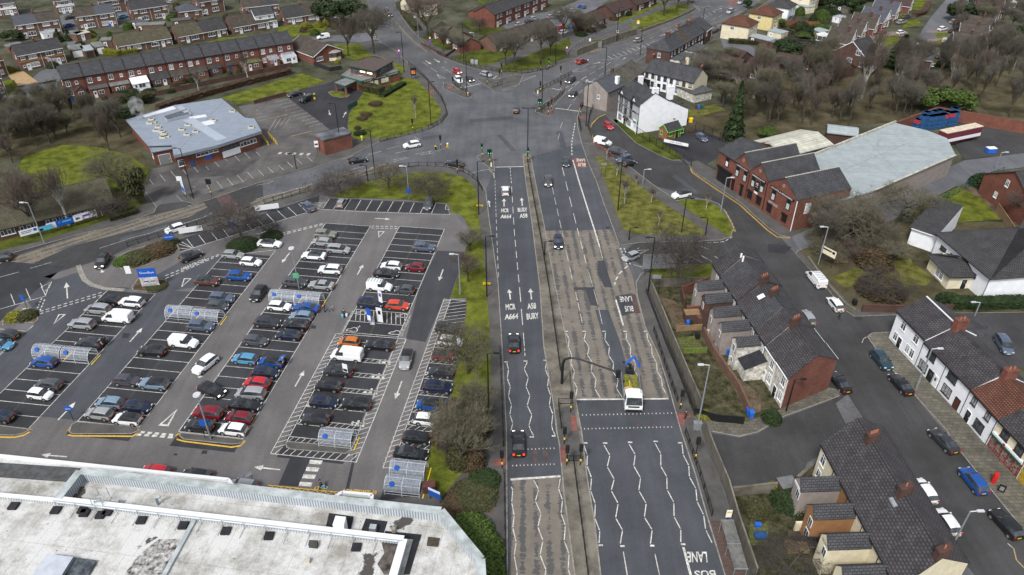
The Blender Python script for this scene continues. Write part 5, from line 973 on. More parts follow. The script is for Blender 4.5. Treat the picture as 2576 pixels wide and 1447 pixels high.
m_row(E(1248,96,2.6),E(1290,84,2.6),['little brick building right of the wheelie bins'],2.4,3.6,4,BRICK,TILEMR,'outbuildings')
m_row(E(1028,14,5),E(1100,4,5),['white-walled house half hidden by bare trees at the top'],5,7.5,8,RENDC,TILEBR,'houses at the top edge',two=True,nm='detached_house')
# ---- terrace on the north-east road
d0=None;A,B=E(1686,131,5.2),E(1772,80,5.2);d0=xy(B)-xy(A);NT=5
for i in range(NT):
 a,b=xy(A)+d0*(i/NT),xy(A)+d0*((i+1)/NT);w=(b-a).length;D=dist(E(1686,131,5.2),E(1628,120,5.2))
 ex=dict(kind='hip',hl=D*0.45,hr=0.001,gov=(0,0))if i==0 else dict(gov=(0,0))
 rt,L=house('terraced_house','dark brick terraced house on the north-east road, %s from its hipped end'%ordn(i),'house',a,b,D,5.2,8.2,BRICKD,SLATE if i!=2 else TILEBR,ov=0.2,wins=[('F',w*0.3,3.3,1.0,1.4),('F',w*0.7,3.5,0.8,1.2,dict(nx=1)),('F',w*0.4,0.9,1.2,1.3)]+([('L',D*0.45,2.8,1.0,1.5)]if i==0 else[]),doors=[('F',w*0.8)],group='terrace on the north-east road',gut=DOORB,chims=[(0.5,D/2,7.6,9.5,dict(pots=3,w=0.6,d=1.4))]if i in(1,4)else[],**ex)
 if i in(0,2):extension(rt,0.6,w-0.4,3.4 if i==0 else 5,2.7,2.7,RENDD,FELT,'flat',win=[('F',1.5,0.9,1.4,1.1)],dr=[('R',1.5,0.1,0.9,2.0)])
 if i in(1,3):extension(rt,0.8,w-0.8,4.2,2.6,2.6,RENDC,FELT,'flat',win=[('F',1.5,0.9,1.4,1.1)])
house('terraced_house','brick end house with white dormer at the far end of the terrace','house',E(1776,78,5.0),E(1792,66,5.0),10,5.0,7.6,BRICKD,SLATE,wins=[('F',1.5,3,1,1.2),('R',4,3.2,1.0,1.2)])
# ---- white and cream L-shaped terrace behind the pub
A,B=E(1621,178,5.0),E(1746,208,5.0);d0=xy(B)-xy(A)
for i in range(4):
 a,b=xy(A)+d0*(i/4),xy(A)+d0*((i+1)/4);w=(b-a).length;m=RENDW if i<3 else RENDC
 if i==2:m=RENDC if False else RENDW
 house('terraced_house',['white rendered house with dark archway in the corner terrace','white rendered house with central black door in the corner terrace','white rendered house with blue bin by its black door','cream rendered end house with slate gable in the corner terrace'][i],'house',a,b,8.5,5.0,7.9,m,SLATE,gov=(0,0.1 if i==3 else 0),ov=0.2,gut=DOORB,wins=[('F',w*0.25,3.2,1.1,1.3,dict(fm=WOODP)),('F',w*0.75,3.3,1.1,1.4,dict(fm=WOODP)),('F',w*0.75,0.9,1.1,1.5,dict(fm=WOODP))],doors=[('F',w*0.3,dict(m=DOORB,fm=DOORB,w=2.2 if i==0 else 0.95,h=2.6 if i==0 else 2.05,glass=False))],group='corner terrace behind the pub',chims=[(w-0.3,4.2,7.3,8.8,dict(pots=2,w=0.5,d=1.2))]if i in(3,)else[(0.3,4.2,7.3,9.0,dict(pots=3,w=0.6,d=1.4))]if i==0 else[])
house('terraced_house','pebbledashed end house beside the road, at the near end of the corner terrace','house',E(1529,232,5.8),E(1568,214,5.8),8,5.8,8.2,PEBBLE,TILEBL,gov=(0.1,0),wins=[('L',3,3.2,0.9,1.2)],doors=[],group='corner terrace behind the pub',gut=DOORB,chims=[(6.0,1.0,6.4,8.6,dict(pots=1,w=1.0,d=0.9,m=RENDW))])
house('terraced_house','roadside house with mossy stone roof joining the corner terrace','house',E(1568,214,5.8),E(1619,180,5.4),8,5.6,8.3,STONE,coursed('stone_slate',(0.13,0.12,0.095),(0.09,0.085,0.07),(0.03,0.03,0.025),0.5,0.35,0.06,dirt=0.45),gov=(0,0),group='corner terrace behind the pub',gut=DOORB,chims=[(3,5.0,7.5,9,dict(pots=1,w=0.7,d=0.7))],wins=[('F',3,3.4,0.9,1.1),('F',8,3.4,0.9,1.1)])
house('outbuilding','black slate roofed brick outhouse in the yard behind the pub','shed',E(1600,227,3),E(1632,221,3),4.0,2.8,4.0,BRICKO,TILEG,gut=False)
house('outbuilding','low rendered garage with dark flat roof right of the cream house','garage',E(1748,238,2.6),E(1792,228,2.6),9,2.6,2.6,RENDD,FELT,kind='flat')
# ---- the black and white pub
A,B=G(1550.5,301),G(1603,337)
pub,L=house('pub','three-storey black and white half-timbered pub with white gable end','pub',A,B,8.6,8.0,10.6,RENDW,SLATE,ov=0.35,gov=(0.1,0.1),gut=DOORB,fm=WOODP,wins=[('F',u,z,w,h,dict(nx=2,sill=False))for u,z,w,h in((1.75,5.6,1.3,1.7),(4.3,5.3,1.2,1.7),(6.9,5.6,1.3,1.7),(1.75,3.1,1.3,1.8),(4.3,3.1,1.2,1.8),(6.9,3.1,1.3,1.8),(1.75,0.7,1.6,1.5),(6.6,0.7,1.6,1.5))],doors=[('F',4.3,dict(m=DOORB,fm=UPVC,h=2.2,glass=False)),('F',5.2,dict(m=SIGNBK,w=0.5,h=1.9,glass=False))])
s9=L/9.0
b=MB()
for z in(2.75,5.2,7.7):b.box(0,L,-0.06,-0.004,z,z+0.14)
x=0.0
while x<L:b.box(x,x+0.15,-0.055,-0.004,2.85,7.75);x+=0.42
for u in(0.02,L-0.14):b.box(u,u+0.13,-0.06,-0.004,0,7.8)
for u in(3.0,5.6):b.box(u*s9,u*s9+0.14,-0.065,-0.004,2.8,7.9)
for u0 in(1.75,6.9):
 for k in range(3):b.tube(((u0-0.55)*s9,-0.06,4.95+k*0.12),(u0*s9,-0.06,5.35+k*0.1),0.05,n=4);b.tube(((u0+0.55)*s9,-0.06,4.95+k*0.12),(u0*s9,-0.06,5.35+k*0.1),0.05,n=4)
b.build('timber_frame',DOORB,pub)
for u in(1.75,6.9):
 b=MB();u*=s9;w=2.9
 b.poly([(u-w/2+0.1,-0.1,7.7),(u+w/2-0.1,-0.1,7.7),(u,-0.1,9.6)]);b.build('front_gable',RENDW,pub)
 b=MB();s_=1.35
 for sg in(-1,1):
  b.poly([(u+sg*(w/2+0.15),-0.5,7.5),(u,-0.5,9.85),(u,3.6,9.85),(u+sg*(w/2+0.15),0.3,7.5)]);b.poly([(u+sg*(w/2+0.15),-0.5,7.3),(u,-0.5,9.6),(u,-0.5,9.85),(u+sg*(w/2+0.15),-0.5,7.5)],1)
 b.build('gable_roof',[SLATE,DOORB],pub)
for(x,y,z1,w)in((0.6,6.3,11.6,1.2),(L-0.5,4.6,11.8,1.6),(L-0.5,9.3,11.6,1.6)):chimney(pub,x,y,8.0,z1,w=0.9,d=w,m=RENDW,pots=1)
b=MB();b.box(3.6*s9,5.1*s9,-0.9,0,2.35,2.5);b.prof([(-0.95,2.5),(-0.45,2.95),(0,2.5)],3.5*s9,5.2*s9);b.build('porch',TILEBR,pub)
b=MB();b.extr([(1.5,8.603),(L,8.603),(L,15.5),(1.5,15.5)],0,4.6,top=False);b.poly([(L,8.603,4.6),(L,15.5,4.6),(L,8.603,8.0)]);b.poly([(1.5,8.603,4.6),(1.5,15.5,4.6),(1.5,8.603,8.0)]);b.build('rear_range',RENDW,pub)
b=MB();b.prof([(8.3,8.15),(15.9,4.5),(15.9,4.7),(8.3,8.35)],1.3,L+0.15);b.build('rear_roof',SLATE,pub)
b=MB();b.box(0.3,3.1,-0.09,-0.004,2.35,2.7);b.box(5.6,8.3,-0.09,-0.004,2.35,2.7);add_text(b,'TO LET',(0.9,-0.1,2.42),(1.2,0,0),(0,0,0.22),1);add_text(b,'TO LET',(6.2,-0.1,2.42),(1.2,0,0),(0,0,0.22),1);b.build('shop_fascia',[SIGNW,SIGNR],pub)
ps=thing('letting_board','green and white letting board fixed at the corner of the pub','sign',tuple(G(1602,338)),pub.rotation_euler[2])
b=MB();b.box(-0.1,-0.02,-0.5,-0.42,0,3.6);b.build('post',UPVC,ps);b=MB();b.box(-1.6,0.0,-0.6,-0.5,2.6,4.0);b.build('board',SIGNW,ps);b=MB();b.box(-1.5,-0.1,-0.63,-0.6,2.9,3.5);b.build('green_band',mat('letting_green',(0.02,0.22,0.12),0.5,0.1,2),ps)
house('outbuilding','low slate-roofed annexe behind the pub by the railings','shed',E(1694,298,2.6),E(1714,290,2.6),5,2.6,3.6,RENDD,SLATE,gut=False)
# ---- brick kiosk with lime trim
kk,L=house('kiosk','small orange brick kiosk with lime green trim and tiled roof','kiosk',G(1677,354),G(1711,344),dist(G(1677,354),G(1651,346)),2.6,3.9,BRICKO,TILEG,fm=GREENF,wins=[('F',1.2,1.0,1.0,1.1,dict(nx=1)),('F',5.2,1.0,1.1,1.1,dict(nx=1)),('L',2.2,1.0,0.8,1.1,dict(nx=1))],doors=[('F',3.4,dict(m=DOORB,fm=GREENF,w=1.1))],barge=GREENF,gut=GREENF)
# ---------------------------------------------------------------- red brick outlet with three gables
FA,FB=G(1799,449.8),G(1989,582);O,ang,L=frame(FA,FB)
fc=thing('outlet_building','red brick bedding outlet with three gabled fronts and black shutters','shop building',(O.x,O.y,0),ang)
F_=lambda x,y:(1786+x*0.3383,314.4+y*0.3383)
us=[dist(FA,G(*F_(*q)))for q in((38,400),(150,478),(278,551),(402,640),(600,790))];us[0]=0;us[4]=L
FD=dist(E(2007.6,502.2,7.5),E(2110,458,7.5));EV,RG=7.2,10.2
b=MB();b.extr([(0,0),(L,0),(L,FD),(0,FD)],0,EV,top=False)
for k in(1,2,3):
 for y in(0,FD):b.poly([(us[k],y,EV),(us[k+1],y,EV),((us[k]+us[k+1])/2,y,RG-0.4)])
b.build('wall',BRICK,fc)
for k in(1,2,3):
 b=MB();m=(us[k]+us[k+1])/2;x0,x1=us[k],us[k+1];y0,y1=-0.12,FD+0.1
 b.prof([(x0,EV-0.1),(x0,EV+0.1),(m,RG),(x1,EV+0.1),(x1,EV-0.1),(m,RG-0.25)],y0,y1);b.v=[(y,x,z)for x,y,z in b.v]
 r_=b.build('roof',SLATE,fc);b=MB();t=y0
 while t<y1:b.box(m-0.13,m+0.13,t,t+0.4,RG-0.02,RG+0.12);t+=0.62
 b.build('ridge_tiles',mat('pale_ridge',(0.42,0.4,0.35),0.9,0.2,2),r_)
b=MB();b.prof([(-0.3,EV-0.2),(-0.3,EV),(5.5,9.6),(11.3,EV),(11.3,EV-0.2),(5.5,9.35)],-0.2,us[1]+1.5);b.build('roof',SLATE,fc)
for k in range(1,4):
 m=(us[k]+us[k+1])/2;b=MB();b.tube((m,-0.08,8.3),(m,0.0,8.3),0.42,n=10);b.build('roundel',mat('grey_stone',(0.2,0.17,0.16),0.9,0.2,2),fc)
 w=us[k+1]-us[k];b=MB();b.box(us[k]+w*0.12,us[k+1]-w*0.1,-0.14,-0.004,6.35,6.85)
 add_text(b,['CUSHION PADS & PILLOWS','HOMEBRAGE OUTLET','DUVETS & BEDSHEETS'][k-1],(us[k]+w*0.15,-0.15,6.45),(w*0.7,0,0),(0,0,0.3),1,bold=0.02);b.build('shop_sign',[SIGNBK,SIGNW],fc)
 for t in(0.25,0.75):
  x=us[k]+w*t;b=MB();b.box(x-0.62,x+0.62,-0.08,-0.004,3.9,6.2);b.box(x-0.42,x+0.42,-0.1,-0.07,4.05,5.3,1);b.build('window',[SIGNBK,mat('pale_poster',(0.42,0.5,0.47),0.5,0.2,3)],fc)
 for t,w_,z0,z1 in(((0.12,0.9,0,2.7),(0.68,0.9,0,2.7))if k==1 else((0.2,1.5,0.9,2.6),(0.72,1.5,0.9,2.6))):
  x=us[k]+w*t;b=MB();b.box(x-w_/2,x+w_/2,-0.1,-0.004,z0,z1);b.box(x-w_/2-0.1,x+w_/2+0.1,-0.3,-0.004,z1,z1+0.25);b.build('roller_shutter',BLACK,fc)
w=us[3]-us[2];m=(us[2]+us[3])/2;b=MB();b.box(m-0.6,m+0.6,-0.1,-0.004,2.9,5.9);b.box(m-0.6,m+0.6,-0.11,-0.004,2.9,3.4,1);add_text(b,'HG',(m-0.35,-0.12,4.9),(0.7,0,0),(0,0,0.6),1,bold=0.02);add_text(b,'OUTLET',(m-0.45,-0.12,4.4),(0.9,0,0),(0,0,0.25),1);b.build('banner',[SIGNBK,SIGNW],fc)
b=MB();b.box(0.5,us[1]-0.4,-0.08,-0.004,0,3.5);b.box(0.2,us[1]-0.1,-0.4,-0.004,3.5,3.85);b.build('garage_shutter',BLACK,fc)
b=MB();b.box(us[1]*0.45,us[1]*0.45+1.3,-0.08,-0.004,4.5,6.6);b.box(us[1]*0.45+0.25,us[1]*0.45+1.05,-0.1,-0.07,4.7,5.8,1);b.build('window',[SIGNBK,SIGNW],fc)
for u,mm in((3,UPVC),(7,WOODP),(11,WOODP),(15,WOODP)):
 if u<FD-1:b=MB();b.box(L+0.004,L+0.08,u-0.7,u+0.7,3.6,6.0);b.build('side_window',mm,fc)
b=MB();b.tube((L+0.05,-0.15,0),(L+0.05,-0.15,7),0.09,n=6);b.build('downpipe',UPVC,fc);b=MB();[b.tube((us[k],-0.12,0.2),(us[k],-0.12,7),0.07,n=6)for k in(2,3)];b.build('downpipe',BLACK,fc)
b=MB();add_text(b,'HOMEBRAGE OUTLET',(us[3]+1.2,-0.02,3.2),(3.0,0,0),(0,0,0.22),0);add_text(b,'OPEN TO THE PUBLIC',(us[3]+1.2,-0.02,2.9),(3.0,0,0),(0,0,0.2),0);b.build('sign_lettering',SIGNW,fc)
prism('warehouse','large flat pale sheet-roofed warehouse behind the brick outlet','warehouse',[(2026,401),(2252,310),(2330,328),(2382,348),(2404,391),(2199,480),(2106,508),(2062,478)],5.2,SHEET,PEBBLE,0,inset=0.35)
b=MB();g0=bpy.data.objects['warehouse'];off=Vector((g0.location.x,g0.location.y))
b.obox(xy(G(2199,480,5.2))-off,xy(G(2404,391,5.2))-off,0.5,5.26,5.4);b.obox(xy(G(2026,401,5.2))-off,xy(G(2252,310,5.2))-off,0.4,5.26,5.9);b.build('pale_edge',mat('pale_gutter',(0.4,0.39,0.34),0.8,0.3,1),g0)
b=MB();b.obox(xy(G(2094,439,5.2))-off,xy(G(2280,361,5.2))-off,0.4,5.262,5.36);b.build('ridge_cap',LEAD,g0)
b=MB();q=xy(G(2203,372,5.2))-off;b.tube((q.x,q.y,5.2),(q.x+0.3,q.y,7.6),0.22,n=8);b.build('flue',LEAD,g0)
house('shed','long building with weathered white curved sheet roof behind the outlet','warehouse',E(1975,394,6.2),E(2095,363,6.2),dist(E(2095,363,6.2),E(2059,322,6.2)),6.2,7.4,BRICKD,SHEETW,ov=0.2,gut=GREYP)
house('shed','small green-grey roofed shed beyond the white curved roof','warehouse',E(2082,332,4.6),E(2158,341,4.6),dist(E(2158,341,4.6),E(2136,320,4.6)),4.6,5.4,BRICKD,SHEET,gut=GREYP)
# ---- black-roofed social club on the right
cb,L=house('social_club','low white-walled club with huge dark hipped roof on the right','club',E(2362,588,5.0),E(2494,698,5.0),30,5.0,9.5,RENDW,TILEG,kind='hip',ov=0.6,hl=8,hr=14,fm=WOODP,wins=[('F',u,2.6,1.7,0.9,dict(nx=2))for u in(2.5,5.5,8.5,11.5)],gut=DOORB)
house('side_wing','lower wing of the club with white-edged dark roof','club',E(2296,571,4.0),E(2359,592,4.0),14,4.0,5.2,RENDW,TILEG,kind='mono',ov=0.5,gov=(0.5,0),gut=UPVC)
house('entrance_porch','projecting dark tiled entrance porch at the front of the club','porch',E(2392,694,3.0),E(2472,692,3.0),7,3.0,4.8,RENDC,TILEG,kind='hip',ov=0.6,gut=DOORB,wins=[('L',3,0.6,2.4,1.8)],doors=[('F',3,dict(m=DOORB))])
house('detached_house','large red brick house with dark roof at the right edge','house',E(2478,436,5),E(2604,528,5),14,5.0,9.5,BRICK,TILEG,axis='y',gov=(0.3,0.3),gut=DOORB,wins=[('F',7.5,5.4,1.0,1.5),('F',5.5,1.8,1.0,1.3)])
# ---- estate at the upper right
RA=[(2077,101,2138,111,TILEBR),(2103,79,2166,89,TILEBR),(2137,63,2200,72,TILEBR),(2160,46,2222,57,TILEBL),(2190,28,2252,37,TILEBL),(2226,8,2290,16,TILEMR)]
for i,(x0,y0,x1,y1,rm)in enumerate(RA):
 rt,L=house('chalet_house','chalet house with gable to the street, %s up the left side'%ordn(i),'house',E(x0,y0,2.8),E(x1,y1,2.8),9,2.8,6.6,BRICK,rm,wins=[('F',3.5,0.9,1.6,1.2),('R',2.5,0.8,2.2,1.4,dict(nx=3)),('R',4.5,3.3,2.2,1.2,dict(nx=3))],doors=[('R',6)],group='chalet houses up the left of the far street',barge=UPVC,chims=[(6,3.8,6.0,7.6,dict(pots=1,w=0.8,d=0.6))])
 b=MB();b.box(L+0.004,L+0.06,0.3,8.7,2.6,3.1);b.poly([(L+0.05,1.5,3.5),(L+0.05,7.5,3.5),(L+0.05,4.5,6.0)]);b.build('white_cladding',UPVC,rt)
RB=[(2399,113,2468,118,TILEBR),(2413,88,2484,95,TILEBR),(2424,66,2494,75,TILEBR),(2438,45,2508,53,TILEBL),(2452,22,2524,28,TILEMR),(2466,3,2538,8,TILEG)]
for i,(x0,y0,x1,y1,rm)in enumerate(RB):
 house('chalet_house','chalet house with tiled roof, %s up the right side'%ordn(i),'house',E(x0,y0,2.8),E(x1,y1,2.8),9.5,2.8,6.0,BRICK,rm,wins=[('L',4,0.8,2.2,1.4,dict(nx=3))],doors=[('L',7)],group='chalet houses up the right of the far street',barge=UPVC,chims=[(5.5,4.2,5.4,7.0,dict(pots=1,w=0.8,d=0.6))])
A,B=E(2180,146,4.2),E(2220,131,4.2)
house('detached_house','brick chalet house with white-framed windows in its steep gable, among trees','house',A,B,dist(A,E(2143,120,4.2)),4.0,8.2,BRICKD,TILEG,barge=UPVC,wins=[('L',3,4.4,1.6,1.6),('L',5.5,1.4,1.8,1.6),('L',1.2,1.0,1.2,1.4)])
house('bungalow','brick bungalow with blue-grey roof between dark trees, below the far street','bungalow',E(2284,147,3),E(2346,152,3),8.5,3,5.2,BRICKD,TILEBL,wins=[('F',4,1.0,1.7,1.3),('F',8,1.1,0.9,1.1)])
for i,(x0,y0,x1,y1)in enumerate(((1942,163,2008,174),(2005,150,2098,182),(1868,175,1940,192),(1790,168,1850,182),(1812,148,1850,160))):
 house('bungalow',['maroon-tiled bungalow left of the white conservatory house','long maroon-tiled bungalow with the white octagonal conservatory','maroon-tiled roof behind the thicket, right of the cream terrace','brick bungalow hidden in bare trees beside the brick wall','brick bungalow behind the hedge of the cream houses'][i],'bungalow',E(x0,y0,2.8),E(x1,y1,2.8),10,2.8,5.6,BRICKD,TILEMR,wins=[('F',4,1,2,1.2),('F',9,1,2,1.2)],gut=WOODP,group='maroon-roofed bungalows by the wood')
def cream(lab,x0,y0,x1,y1,D,wall,roof,e=5.4,r=8.2,kind='hip',k=None):
 house('detached_house',lab,'house',E(x0,y0,e),E(x1,y1,e),D,e,r,wall,roof,kind=kind,ov=0.35,wins=[('F',4,3.6,1.4,1.2),('R',3,3.5,1.2,1.3),('R',3,0.8,1.6,1.4),('R',6.5,3.5,1.2,1.3)],doors=[('R',5)],gut=DOORB)
cream('cream rendered house with red-brown hipped roof by the main road',1817,58,1886,69,9,RENDC,TILERD);cream('yellow rendered house with red-brown roof behind the cream one',1886,32,1946,42,9,CREAMY,TILERD);cream('white rendered house with dark hipped roof further up the main road',1930,14,1986,22,9,RENDW,TILEG);cream('white house at the top edge beside the main road',1992,-12,2040,-4,9,RENDC,TILERD)
for i,(x0,y0,x1,y1,h,wm,rm,lab)in enumerate(((1885,92,1935,104,2.4,BRICKD,SHEET,'low grey-roofed garage beside the cream house'),(1932,78,1966,86,2.4,RENDC,SHEET,'cream garage with pale roof and small dark windows'),(2002,12,2030,20,2.4,RENDC,SHEET,'cream garage with glazed white roof in the back gardens'),(1920,100,1945,108,2.2,BRICKD,FELTG,'low outbuilding behind the dark garden fence'),(2040,74,2064,82,2.0,WOODT,SHEET,'greenhouse-sized shed with pale roof in the gardens'),(2105,15,2135,22,2.2,WOOD,FELT,'dark garden shed among the hedges at the top right'),(2095,42,2112,46,2.0,UPVC,CLEAR,'small white greenhouse in the gardens near the top'))):
 house('outbuilding',lab,'shed',E(x0,y0,h),E(x1,y1,h),4.5,h,h+0.01,wm,rm,kind='flat',ov=0.15,doors=[('F',1.5)])
def consv(lab,px,py,r=2.2,rz=0.3):
 t=thing('conservatory',lab,'conservatory',tuple(G(px,py)),rz);oc=[(r*math.cos(k*math.pi/4),r*math.sin(k*math.pi/4))for k in range(8)]
 b=MB();b.extr(oc,0,0.7);b.build('base_wall',UPVC,t);b=MB();b.extr(oc,0.7,2.3,top=False);b.build('glazing',GLASS,t)
 b=MB();[b.tube((x,y,0.6),(x,y,2.4),0.08,n=4)for x,y in oc];[b.tube((*oc[i],2.35),(*oc[(i+1)%8],2.35),0.09,n=4)for i in range(8)];[b.tube((x,y,2.4),(0,0,3.3),0.06,n=4)for x,y in oc];b.build('frame',UPVC,t)
 b=MB();[b.poly([(*oc[i],2.36),(*oc[(i+1)%8],2.36),(0,0,3.25)])for i in range(8)];b.build('roof',mat('conservatory_roof',(0.5,0.52,0.5),0.35,0.1,1),t)
consv('white octagonal conservatory on the maroon-roofed bungalow',2113,174,2.6);consv('white conservatory at the back of the first chalet house',2068,104,2.4);consv('white conservatory with pale roof beside the white house, top right',1948,60,2.4);consv('white conservatory at the top right corner beside the chalets',2535,18,2.6)
# ---- middle terrace (its backs face the main road)
A,B=E(1794,664,6.0),E(1985,952,6.0);D=9.05;d0=xy(B)-xy(A);n_=8
walls=[PEBBLE,PEBBLE,BRICKD,PEBBLE,PEBBLE,RENDD,RENDD,RENDD]
labs=['with the twin white roof vents','with pebbledashed wing and littered brick yard','with brick wing and small rooflight','with white skylight and pebbledashed wing','with the larger white skylight','with black-roofed lean-to wing','with peeling white back wall','with bare brick gable end at the near end']
for i in range(n_):
 a,b_=xy(A)+d0*(i/n_),xy(A)+d0*((i+1)/n_);w=(b_-a).length;m=walls[i]
 rt,L=house('terraced_house','slate-roofed terraced house of the middle row %s'%labs[i],'house',a,b_,D,6.0+(0.15,0,0.12,-0.1,0.1,0,-0.12,0)[i],8.6+(0.35,0,0.2,-0.15,0.25,0.05,-0.15,0)[i],m,(SLATEN,SLATE)[i in(1,4)],ov=0.2,gov=(0.05 if i==0 else 0,0.12 if i==7 else 0),gut=DOORB if i<6 else UPVC,wins=[('F',w*0.7,3.6,1.1,1.7),('F',w*0.75,0.9,1.1,1.7),('B',w*0.5,3.5,1.2,1.6),('B',w*0.7,0.8,1.4,1.6)],doors=[('B',w*0.25,dict(m=DOORB)),('F',w*0.3,dict(m=DOORB if i%2 else DOORW))],group='middle terrace backing on to the main road',chims=[(0.3,D/2,8.0,9.9,dict(pots=3,w=0.7,d=1.7))]if i in(3,4,6)else[])
 if i==7:q=MB();q.poly([(L+0.03,0,0),(L+0.03,D,0),(L+0.03,D,6),(L+0.03,D/2,8.5),(L+0.03,0,6)]);q.build('brick_gable',BRICK,rt)
 shear(rt,0.36)
 if i in(1,2,3,4):extension(rt,w*0.12,w*0.62,4.8,5.1,6.2,[0,PEBBLE,BRICKD,PEBBLE,PEBBLE][i],SLATE,win=[('F',0.9,3.2,0.7,1.2)])
 if i==5:extension(rt,0.2,w*0.6,3.8,4.9,5.9,RENDD,SLATE,win=[('F',1.0,3.2,0.8,1.2),('F',1.0,0.9,0.8,1.0)]);extension(rt,w*0.62,w*1.3,3.2,2.5,3.8,RENDD,FELTB,'mono')
 if i in(3,4,2):q=MB();s_=1.3 if i==4 else(1.0 if i==3 else 0.5);e_,sl=6.0,2.6/(D/2);y=D*0.27;q.poly([(w*0.3,y,e_+y*sl+0.16),(w*0.3+s_,y,e_+y*sl+0.16),(w*0.3+s_,y+s_,e_+(y+s_)*sl+0.16),(w*0.3,y+s_,e_+(y+s_)*sl+0.16)]);q.build('skylight',SIGNW,rt)
 if i==0:
  for k in(0.0,0.9):q=MB();q.tube((w*0.6+k,D*0.42,8.0),(w*0.6+k,D*0.42,9.3),0.16,n=7);q.build('vent_pipe',UPVC,rt)
  window(rt,L,D,'L',1.4,3.2,0.8,1.4)
  # ---- lower terrace
A,B=E(2069.5,1116,6.0),E(2262,1480,6.0);d0=xy(B)-xy(A);Lt=d0.length;n_=5;D=9.1
for i in range(n_):
 a,b_=xy(A)+d0*(i/n_),xy(A)+d0*((i+1)/n_);w=(b_-a).length;m=[RENDC,RENDC,PEBBLE,RENDC,RENDC][i]
 rt,L=house('terraced_house','slate-roofed house of the near right terrace, %s'%['the far end with four chimney pots','with pebbledashed wing bearing a white sign','with tan rendered wing','with cream wing marked GROTEC','at the bottom edge'][i],'house',a,b_,D,6.0,9.0,m,SLATEN,ov=0.2,gov=(0.15 if i==0 else 0,0),gut=DOORB,wins=[('F',w*0.3,3.4,1.2,1.7),('F',w*0.3,0.9,1.1,1.5),('B',w*0.5,3.5,1.3,1.6)],doors=[('B',w*0.3,dict(m=DOORB))],group='near right terrace with slate roofs',chims=[(w*0.9,D/2,8.4,10.2,dict(pots=4 if i==0 else 1,w=0.8,d=1.7))]if i in(0,2,4)else[])
 shear(rt,0.3)
 if i in(1,2,3,4):extension(rt,w*0.1,w*0.58,5.0,5.0,6.2,[0,PEBBLE,TAN,RENDC,RENDC][i],SLATE,win=[('F',1.5,3.0,0.9,1.3)]+([('F',1.5,0.7,1.1,1.5)]if i==2 else[]))
 if i in(1,2):q=MB();q.box(w*0.585,w,-0.06,-0.003,0,5.6);q.build('tan_wall',TAN if i==1 else RENDC,rt)
 if i==1:q=MB();q.box(w*0.14,w*0.5,-5.14,-5.06,4.5,4.85);q.build('sign_board',SIGNW,rt)
 if i==3:q=MB();add_text(q,'GROTEC',(w*0.2,-5.03,4.55),(w*0.3,0,0),(0,0,0.4));q.build('graffiti',SIGNBK,rt)
 if i==2:q=MB();q.box(w*0.6,w*0.6+1.2,D*0.33,D*0.33+1.0,6+3*0.66,6+3*0.66+0.35);q.build('roof_window',LEAD,rt)
 # ---- terrace on the right of the street
def rterr(lab,A,B,e,r,wall,roof,D=8.6,gov=(0,0),**k):
 rt,L=house('terraced_house',lab,'house',A,B,D,e,r,wall,roof,gov=gov,group='terrace on the right of the street',ov=0.25,gut=DOORB,**k);return rt,L
A,B=G(2235,851),G(2302,924.5);w=dist(A,B)
rterr('tall white rendered end house with slate roof, top of the right terrace',A,B,5.7,8.0,RENDW,SLATEN,gov=(0.15,0),wins=[('F',w*0.3,3.5,1.2,1.5),('F',w*0.75,3.5,1.2,1.5),('F',w*0.18,0.7,1.0,1.5),('F',w*0.62,0.7,1.0,1.6),('F',w*0.78,0.7,1.0,1.6)],doors=[('F',w*0.34,dict(m=DOORB))],ridge=COPEW)
A2,B2=G(2302,924.5),G(2415,1046);M_=A2.lerp(B2,0.5);w=dist(A2,M_)
rterr('white rendered house with dark-framed bay windows below the slate roof',A2,M_,5.3,7.7,RENDW,SLATEN,fm=WOODP,wins=[('F',w*0.4,3.4,1.8,1.3,dict(nx=3)),('F',w*0.25,0.7,1.9,1.6,dict(nx=3))],doors=[('F',w*0.62,dict(m=DOORB,fm=DOORB,w=1.2)),('F',w*0.82)],chims=[(0.6,4.3,7.2,9.6,dict(pots=2,w=1.0,d=1.8,m=BRICK))])
rterr('white rendered house with satellite dish and brown door in the right terrace',M_,B2,5.3,7.7,RENDW,SLATEN,fm=WOODP,wins=[('F',w*0.3,3.4,2.0,1.3,dict(nx=3)),('F',w*0.3,0.7,1.9,1.6,dict(nx=3))],doors=[('F',w*0.75,dict(m=DOORR,fm=DOORB,glass=False))])
A3,B3=G(2415,1046),G(2480,1122);w=dist(A3,B3)
rterr('white house with red-tiled roof between the slate ones',A3,B3,5.2,7.4,RENDW,TILERD,fm=WOODP,wins=[('F',w*0.2,3.3,1.0,1.3),('F',w*0.7,3.3,1.0,1.3),('F',w*0.6,0.7,1.9,1.6)],doors=[('F',w*0.2,dict(m=DOORB,fm=UPVC))],chims=[(0.4,4.3,6.9,9.0,dict(pots=2,w=0.9,d=1.8,m=BRICK))])
A4,B4=G(2480,1122),G(2556,1206);w=dist(A4,B4)
rt,L=rterr('corner shop with red-framed display window and green awning rail',A4,B4,5.2,7.6,RENDC,SLATEN,fm=WOODP,wins=[('F',w*0.3,3.3,1.4,1.3),('F',w*0.75,3.3,1.4,1.3)])
b=MB();b.box(0.3,L-0.3,-0.1,-0.004,0.5,2.5);b.build('shop_window',[mat('shop_display',(0.05,0.06,0.06),0.3,0.6,3,c2=(0.35,0.25,0.2))],rt)
